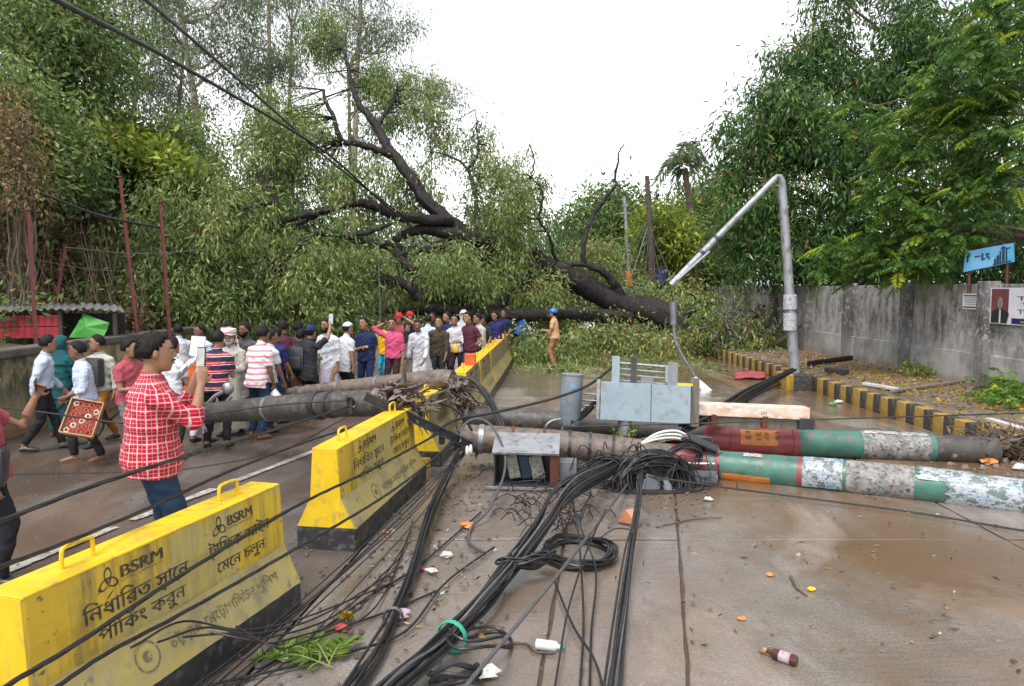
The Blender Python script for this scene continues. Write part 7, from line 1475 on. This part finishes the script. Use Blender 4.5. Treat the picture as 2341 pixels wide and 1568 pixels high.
# grow every figure into one continuous skin
for o, vx, it, wr in REMESH:
    r_ = o.modifiers.new('skin', 'REMESH'); r_.mode = 'VOXEL'; r_.voxel_size = vx; r_.use_smooth_shade = True
    s_ = o.modifiers.new('soft', 'SMOOTH'); s_.factor = .5; s_.iterations = it
bpy.context.view_layer.update(); dg = bpy.context.evaluated_depsgraph_get()
for o, vx, it, wr in REMESH:
    me = bpy.data.meshes.new_from_object(o.evaluated_get(dg)); mt = o.data.materials[0]
    if wr:   # cloth folds
        n = len(me.vertices); co = np.empty(n * 3, np.float32); no = np.empty(n * 3, np.float32); me.vertices.foreach_get('co', co); me.vertex_normals.foreach_get('vector', no); co = co.reshape(-1, 3); no = no.reshape(-1, 3); sd_ = (o.parent.location.x * 3.1) % 7
        d_ = np.array([mnoise.noise(Vector((c[0] * 7 + sd_, c[1] * 7, c[2] * 15 + c[0] * 10))) + .5 * mnoise.noise(Vector((c[0] * 18, c[1] * 18 + sd_, c[2] * 24 - c[0] * 14))) for c in co]); co = co + no * (d_ * wr)[:, None]; me.vertices.foreach_set('co', co.ravel())
    o.modifiers.clear(); o.data = me
    if not len(me.materials): me.materials.append(mt)
    else: me.materials[0] = mt
    me.polygons.foreach_set('use_smooth', [True] * len(me.polygons)); me.update()
# ================================================================== LITTER, LOOSE LEAVES, SMALL THINGS
def ground_z(x, y): return .335 if x > 6.95 else .012
# torn leaves and petals strewn about (nobody could count them)
n = 420; X = RNG.uniform(-1, 6.6, n); Y = 4.2 + RNG.random(n) ** 1.2 * 22; P_ = np.stack([X, Y, np.full(n, .014)], 1); D_ = RNG.normal(size=(n, 3)); D_[:, 2] = np.abs(D_[:, 2]) * .12
leaf_mesh('road_leaf_litter', P_, D_, RNG.uniform(.03, .09, n), RNG.uniform(.015, .035, n), RNG.random(n), LF_BROWN, None, kind='stuff')
n = 1100; X = RNG.normal(0, 1, n) * .5 + 8.2; Y = RNG.uniform(10, 22, n); kx = (RNG.random(n) < .5); X[kx] = RNG.uniform(7.0, 9.4, kx.sum()); P_ = np.stack([np.clip(X, 6.98, 9.4), Y, np.full(n, .342)], 1); D_ = RNG.normal(size=(n, 3)); D_[:, 2] = np.abs(D_[:, 2]) * .15
leaf_mesh('yellow_petals', P_, D_, RNG.uniform(.04, .10, n), RNG.uniform(.03, .06, n), RNG.random(n), LF_YEL, None, kind='stuff')
n = 900; X = RNG.uniform(7, 9.4, n); Y = RNG.uniform(10, 28, n); P_ = np.stack([X, Y, np.full(n, .34)], 1); D_ = RNG.normal(size=(n, 3)); D_[:, 2] = np.abs(D_[:, 2]) * .2
leaf_mesh('pavement_leaf_litter', P_, D_, RNG.uniform(.04, .12, n), RNG.uniform(.02, .05, n), RNG.random(n) * .8, LF_BROWN, None, kind='stuff')
n = 1600; q = RNG.random(n); X = RNG.uniform(-.6, 6.2, n); Y = RNG.normal(23.2, 1.6, n); P_ = np.stack([X, Y, np.full(n, .02)], 1); D_ = RNG.normal(size=(n, 3)); D_[:, 2] = np.abs(D_[:, 2]) * .3
leaf_mesh('fallen_leaf_litter', P_, D_, RNG.uniform(.08, .2, n), RNG.uniform(.03, .05, n), RNG.random(n), LF_FALL, None, kind='stuff')
# mud, grit and rubble along the barrier feet and under the poles
def pebbles(name, spots, material, smin, smax):
    m = MB()
    for x, y, s in spots:
        r_ = random.uniform(smin, smax) * s; z = ground_z(x, y); a = random.uniform(0, 6)
        pts = [Vector((x + r_ * math.cos(a + q * 1.26) * random.uniform(.6, 1.2), y + r_ * math.sin(a + q * 1.26) * random.uniform(.6, 1.2), z - .004)) for q in range(5)]; top = [p + Vector((-(p.x - x) * .45, -(p.y - y) * .45, r_ * random.uniform(.4, .9))) for p in pts]; m.loft([pts, top])
    o = m.build(name, material); o['kind'] = 'stuff'; return o
sp = [(xm(y) + random.gauss(.15, .35), y, 1) for y in [random.uniform(4, 12) for _ in range(420)]] + [(random.uniform(-.9, 2.2), random.gauss(8.2, .6), 1) for _ in range(420)]
pebbles('road_grit', sp, mat('grit', (.15, .12, .10), (.06, .05, .042), 9, .8), .006, .028)
sp = [(random.uniform(-6.5, -1.6), random.uniform(5, 12), 1) for _ in range(500)]
pebbles('asphalt_grit', sp, mat('grit_grey', (.17, .155, .145), (.08, .07, .065), 9, .7), .004, .016)
sp = [(random.gauss(7.7, .6), random.uniform(18, 27), 1) for _ in range(260)] + [(random.gauss(6.9, .5), random.gauss(9.9, .5), 1) for _ in range(180)]
pebbles('pavement_rubble', sp, mat('rubble', (.20, .14, .11), (.09, .065, .05), 7, .8, c3=(.3, .28, .26)), .02, .07)
# rubbish pile at the rear pole butt
rp = thing('rubbish_pile', 'pile of wet rubbish, twigs and leaves at the broken butt of the rear pole', 'rubbish', (6.9, 10.1, 0)); m = MB()
for i in range(130):
    c = Vector((random.gauss(6.95, .38), random.gauss(9.9, .35), .1 + random.random() * .28)); d = jit(1).normalized(); d.z *= .4; l = random.uniform(.12, .5); m.tube([c - d * l, c + jit(.03), c + d * l], [.008, .007, .003], 4, False)
o = m.build('twigs', M_BARKB, rp); o['kind'] = 'stuff'
C = np.stack([RNG.normal(6.95, .35, 90), RNG.normal(9.85, .32, 90), RNG.uniform(.05, .3, 90)], 1); P_, D_, L2, W2, T2_ = clumps(C, 6, .06, .10, .05, .2, .25); leaf_mesh('wet_leaves', P_, D_, L2, W2, T2_, LF_BROWN, rp)['kind'] = 'stuff'
def crumple(name, label, p, s, material, cat='litter', flat=.45, group=None):
    m = MB(); p = Vector(p); n, k = 9, 5; rs = []
    for i in range(k + 1):
        th = PI * (i + .05) / (k + .1); rs.append([p + Vector((s * math.sin(th) * math.cos(2 * PI * j / n) * random.uniform(.6, 1.3), s * .75 * math.sin(th) * math.sin(2 * PI * j / n) * random.uniform(.6, 1.3), s * flat * (1 - math.cos(th)) * random.uniform(.7, 1.1))) for j in range(n)])
    m.loft(rs); return single(name, label, cat, m, material, False, group)
M_LW = mat('white_litter', (.55, .54, .51), (.40, .38, .35), 12, .5, bmp=.3); M_LB = mat('blue_litter', (.03, .22, .45), None, 9, .4, bmp=.3); M_LO = mat('orange_litter', (.55, .22, .05), (.42, .14, .03), 9, .5, bmp=.2); M_LP = mat('purple_litter', (.36, .22, .36), (.45, .38, .38), 12, .4, bmp=.3, c3=(.45, .12, .06)); M_LR = mat('red_litter', (.42, .05, .05), None, 9, .5); M_LG = mat('green_litter', (.10, .30, .08), None, 9, .5)
lit = [((1068, 1208), .07, M_LO, 'orange_peel', 'orange peel lying on the mud by the heavy cable loop'), ((915, 1414), .075, M_LP, 'snack_wrapper', 'purple and white snack wrapper under the slim cable bundle'), ((1020, 1275), .06, M_LW, 'paper_scrap', 'crumpled white paper beside the slim cable bundle'), ((985, 1310), .05, M_LW, 'paper_scrap', 'small white paper scrap by a red fleck on the mud'), ((965, 1305), .03, M_LR, 'wrapper_scrap', 'tiny red wrapper by the white scraps'),
       ((780, 1443), .05, M_LR, 'wrapper_scrap', 'reddish wet wrapper beside the yellow marigold'), ((650, 1510), .06, M_LW, 'paper_scrap', 'white scrap half under the fern frond'), ((1110, 1548), .08, M_LW, 'paper_scrap', 'white scrap against the small cable loop'), ((1760, 1318), .035, M_LO, 'orange_peel', 'small orange peel alone on the bare wet road'), ((2300, 1043), .09, M_LB, 'blue_plastic', 'bright blue plastic scrap on the rubbish pile'), ((2260, 1062), .10, M_LO, 'orange_rag', 'orange brown rag on the rubbish pile'), ((2330, 1075), .10, M_LW, 'white_plastic', 'white plastic scrap on the rubbish pile'),
       ((1905, 928), .10, M_LG, 'green_wrapper', 'green wrapper lying at the kerb foot'), ((1918, 922), .08, M_LW, 'paper_scrap', 'white and red scrap at the kerb foot'), ((1695, 1418), .03, M_LO, 'leaf_scrap', 'single orange brown leaf on the bare wet road'), ((1855, 1352), .035, M_YEL, 'leaf_scrap', 'faded yellow leaf tuft at the end of a short stick'), ((1620, 1145), .05, M_LW, 'paper_scrap', 'pale scrap on the road near the front pole'), ((880, 1220), .035, M_LO, 'orange_peel', 'orange scrap beside the foot of the second barrier')]
for (px, py), s, mm, nm, lab in lit: crumple(nm, lab, gp(px, py) + Vector((0, 0, .004)), s, mm)
# yellow marigold flower
mg = thing('marigold', 'yellow marigold blossom lying on the mud', 'flower', tuple(gp(792, 1425))); c = np.array(gp(792, 1425)) + np.array([0, 0, .03]); q = RNG.normal(size=(90, 3)); q[:, 2] = np.abs(q[:, 2]); leaf_mesh('petals', np.repeat(c[None], 90, 0) + q * .008, q, .045, .02, RNG.random(90), LF_YEL, mg); m = MB(); m.tube([gp(792, 1430), gp(800, 1455)], .006, 5); m.build('stem', M_BARKB, mg)
# fern frond on the road
fr = thing('fern_frond', 'torn bright green fern frond lying on the wet road', 'leaf', tuple(gp(700, 1490)))
for a, b_ in (((760, 1525), (590, 1505)), ((755, 1520), (700, 1460)), ((750, 1520), (800, 1465)), ((740, 1515), (640, 1480))):
    A_, B_ = gp(*a, .02), gp(*b_, .03); rp_ = spline([A_, A_.lerp(B_, .5) + Vector((0, 0, .05)), B_], 9); Pn, Dn = [], []
    for i, q in enumerate(rp_[3:]):
        ax = (B_ - A_).normalized(); sd_ = ax.cross(Vector((0, 0, 1)))
        for sg in (-1, 1):
            for r2 in range(2): Pn.append(tuple(q + jit(.006))); Dn.append(tuple(ax * .45 + sd_ * sg + Vector((0, 0, random.uniform(-.05, .35)))))
    leaf_mesh('leaflets', Pn, Dn, .10, .022, RNG.normal(.55, .2, len(Pn)), LF_FRESH, fr); m = MB(); m.tube(rp_, [.005] * len(rp_), 5); m.build('rib', mat('green_rib', (.2, .25, .06), None, 5, .5), fr)
# bottles
def bottle(label, p, d, L, r, bm, cm, lm=None):
    p = Vector(p); d = Vector(d).normalized(); t_ = thing('bottle', label, 'bottle', tuple(p)); m = MB(); m.tube([p + d * x * L for x in (0, .03, .5, .68, .78, .9)], [r * k for k in (.8, 1, 1, .95, .45, .38)], 14); m.build('body', bm, t_, True); m = MB(); m.tube([p + d * L * .9, p + d * L], [r * .45, r * .45], 12); m.build('cap', cm, t_, True)
    if lm: m = MB(); m.tube([p + d * L * .18, p + d * L * .5], [r * 1.03, r * 1.03], 14); m.build('label', lm, t_, True)
bottle('brown glass bottle with white torn label lying on the wet road', gp(1822, 1512, .035), (-.72, .65, 0.02), .21, .034, mat('brown_glass', (.08, .025, .012), (.05, .015, .01), 5, .1, bmp=0), M_LO, mat('torn_label', (.45, .42, .45), (.25, .14, .16), 14, .5))
bottle('white plastic bottle with green cap on the road beside a bent stick', gp(1225, 1472, .035), (.92, -.25, .0), .19, .034, mat('milky_plastic', (.55, .57, .55), (.45, .48, .46), 5, .3, bmp=0), mat('green_cap', (.03, .22, .09), None, 5, .3, bmp=0))
def stick(label, pts, r): m = MB(); limb(m, pts, r, r * .5, 7, .004, 5); single('stick', label, 'stick', m, M_BARKB, True)
stick('bent twig on the road beside the white bottle', [gp(1115, 1474, .01), gp(1200, 1472, .01), gp(1225, 1490, .01), gp(1265, 1492, .01)], .011); stick('short pale stick on the bare wet road', [gp(1808, 1318, .012), gp(1822, 1345, .012), gp(1845, 1362, .01)], .014); stick('thin dry stick under the grey coils', [gp(1500, 1205, .01), gp(1580, 1188, .01), gp(1650, 1182, .01)], .010)
m = MB(); p4 = [gp(1412, 1192, .03), gp(1455, 1200, .05), gp(1468, 1160, .18), gp(1430, 1165, .16)]; m.loft([p4, [p + Vector((0, .03, -.02)) for p in p4]]); single('tile_fragment', 'broken terracotta tile leaning under the cable coils', 'tile', m, mat('terracotta', (.45, .18, .10), (.34, .13, .075), 6, .6))
# green bush on the pavement, white kerb piece, red cloth, black cable heap, timber
bs = thing('cut_branch', 'leafy green branch dropped on the right pavement', 'branch', tuple(gp(2300, 915, .33))); 
C = np.array([tuple(gp(random.gauss(2300, 38), random.gauss(905, 14), .36) + Vector((0, 0, abs(random.gauss(0, .16))))) for _ in range(150)]); dd = RNG.normal(size=(150, 3)); dd[:, 2] = np.abs(dd[:, 2]) * .5; leaf_mesh('foliage', *fronds(C, dd, 8, .26, .085, .03, np.clip(RNG.normal(.55, .2, 150), 0, 1)), LF_FEATH, bs); m = MB(); limb(m, [gp(2235, 920, .36), gp(2300, 905, .42), gp(2350, 880, .6)], .02, .008, 6); m.build('stem', M_BARKB, bs, True)
m = MB(); a, b_ = gp(1972, 879, .34), gp(2062, 896, .34); 
def plank(label, p, q, w_, h, material, nm='plank'): d = (q - p); L = d.length; u = d.normalized(); n_ = Vector((0, 0, 1)).cross(u).normalized(); M_ = Matrix((u, n_, u.cross(n_))).transposed(); m = MB(); m.box((p + q) / 2 + Vector((0, 0, h / 2)), (L, w_, h), M_, bev=min(h, w_) * .2); single(nm, label, nm.replace('_', ' '), m, material)
plank('white painted kerb edging piece lying on the pavement', gp(1975, 880, .335), gp(2050, 893, .335), .12, .06, M_LW, 'edging_piece'); plank('long grey timber lying across the pavement', gp(2040, 897, .335), gp(2240, 868, .335), .10, .05, M_WOODP); plank('short white batten at the kerb near the rubbish pile', gp(2260, 962, .335), gp(2338, 985, .335), .10, .05, M_LW, 'batten'); plank('dark round log lying by the lamp post foot', gp(1850, 836, .335), gp(1945, 822, .335), .14, .12, M_BARK, 'log'); plank('second dark timber beside the lamp post foot', gp(1890, 850, .335), gp(1935, 856, .335), .18, .12, M_DARK, 'timber')
t_ = thing('red_cloth', 'red cloth bundle dropped on the road by the kerb', 'cloth', tuple(gp(1720, 862)))
m = MB(); vs_ = [Vector(gp(1680 + 70 * i / 9, 852 + 16 * j / 5)) + Vector((0, 0, .04 + .07 * abs(mnoise.noise(Vector((i * .7, j * .9, 2)))))) for i in range(10) for j in range(6)]; m.add(vs_, [(i * 6 + j, i * 6 + j + 1, (i + 1) * 6 + j + 1, (i + 1) * 6 + j) for i in range(9) for j in range(5)]); o = m.build('folded_cloth', CL['dustyred'], t_, True); sm = o.modifiers.new('thick', 'SOLIDIFY'); sm.thickness = .03
# weeds and small plants at the wall foot, and leafy growth behind the left wall
for k, (px, py, s, lab) in enumerate(((1740, 790, .5, 'low green weeds at the wall foot by the root heap'), (1790, 795, .4, 'small weed tuft beside the lamp post pavement'), (2110, 858, .25, 'tiny weed against the compound wall'))):
    p = gp(px, py, .33); t_ = thing('weed', lab, 'weed', tuple(p)); C = np.array([tuple(p + Vector((random.gauss(0, s), random.gauss(0, s), abs(random.gauss(0, s * .4))))) for _ in range(70)]); P_, D_, L2, W2, T2_ = clumps(C, 8, .06, .09, .035, -.1, .2); leaf_mesh('foliage', P_, D_, L2, W2, T2_, LF_LIME, t_); m = MB(); m.tube([p - Vector((0, 0, .05)), p + Vector((0, 0, s * .5))], [.01, .005], 4); m.build('stem', M_BARKB, t_)
# torn twigs with leaves dropped along the road in front of the trunk and by the kerb
for k, (px, py, s, lab) in enumerate(((1180, 828, .5, 'leafy twig on the lane before the worker'), (1290, 852, .45, 'small leafy twig lying past the worker feet'), (1480, 806, .6, 'heap of torn leaves under the trunk by the lamp sleeve'), (1600, 800, .5, 'torn leafy twig at the far kerb'), (1700, 800, .4, 'leafy scraps on the pavement by the root heap'))):
    zz = .33 if px > 1640 else 0.0; p = gp(px, py, zz); t_ = thing('leafy_twig', lab, 'twig', tuple(p)); C = np.array([tuple(p + Vector((random.gauss(0, s), random.gauss(0, s * .6), .03 + abs(random.gauss(0, .05))))) for _ in range(60)])
    P_, D_, L2, W2, T2_ = clumps(C, 10, .08, .15, .035, .1, .2, RNG.normal(.6, .15, 60)); P_[:, 2] = np.maximum(P_[:, 2], zz + .015); leaf_mesh('foliage', P_, D_, L2, W2, T2_, LF_FALL, t_); m = MB(); limb(m, [p + Vector((-s, 0, .02)), p + Vector((0, .1, .05)), p + Vector((s, -.1, .03))], .014, .006, 5, .01); m.build('stem', M_BARK, t_)

# bits of paper, bark and plastic trodden into the mud beside the barriers
fb_ = []
for i in range(260):
    if i < 190: p = gp(random.gauss(985, 90), random.gauss(1290, 95), .012)
    else: p = gp(random.uniform(1560, 2300), random.uniform(1130, 1500), .012)
    fb_.append(tuple(p))
fb_ = np.array(fb_); D_ = RNG.normal(size=(len(fb_), 3)); D_[:, 2] = np.abs(D_[:, 2]) * .25
leaf_mesh('pale_trash_flakes', fb_[::2], D_[::2], RNG.uniform(.02, .075, len(fb_[::2])), RNG.uniform(.015, .05, len(fb_[::2])), RNG.random(len(fb_[::2])), leaf_mat('trash_flakes', (.20, .15, .11), (.38, .35, .31), (.55, .53, .50), .6), None, kind='stuff')
leaf_mesh('bark_flakes', fb_[1::2], D_[1::2], RNG.uniform(.03, .10, len(fb_[1::2])), RNG.uniform(.012, .03, len(fb_[1::2])), RNG.random(len(fb_[1::2])), LF_BROWN, None, kind='stuff')
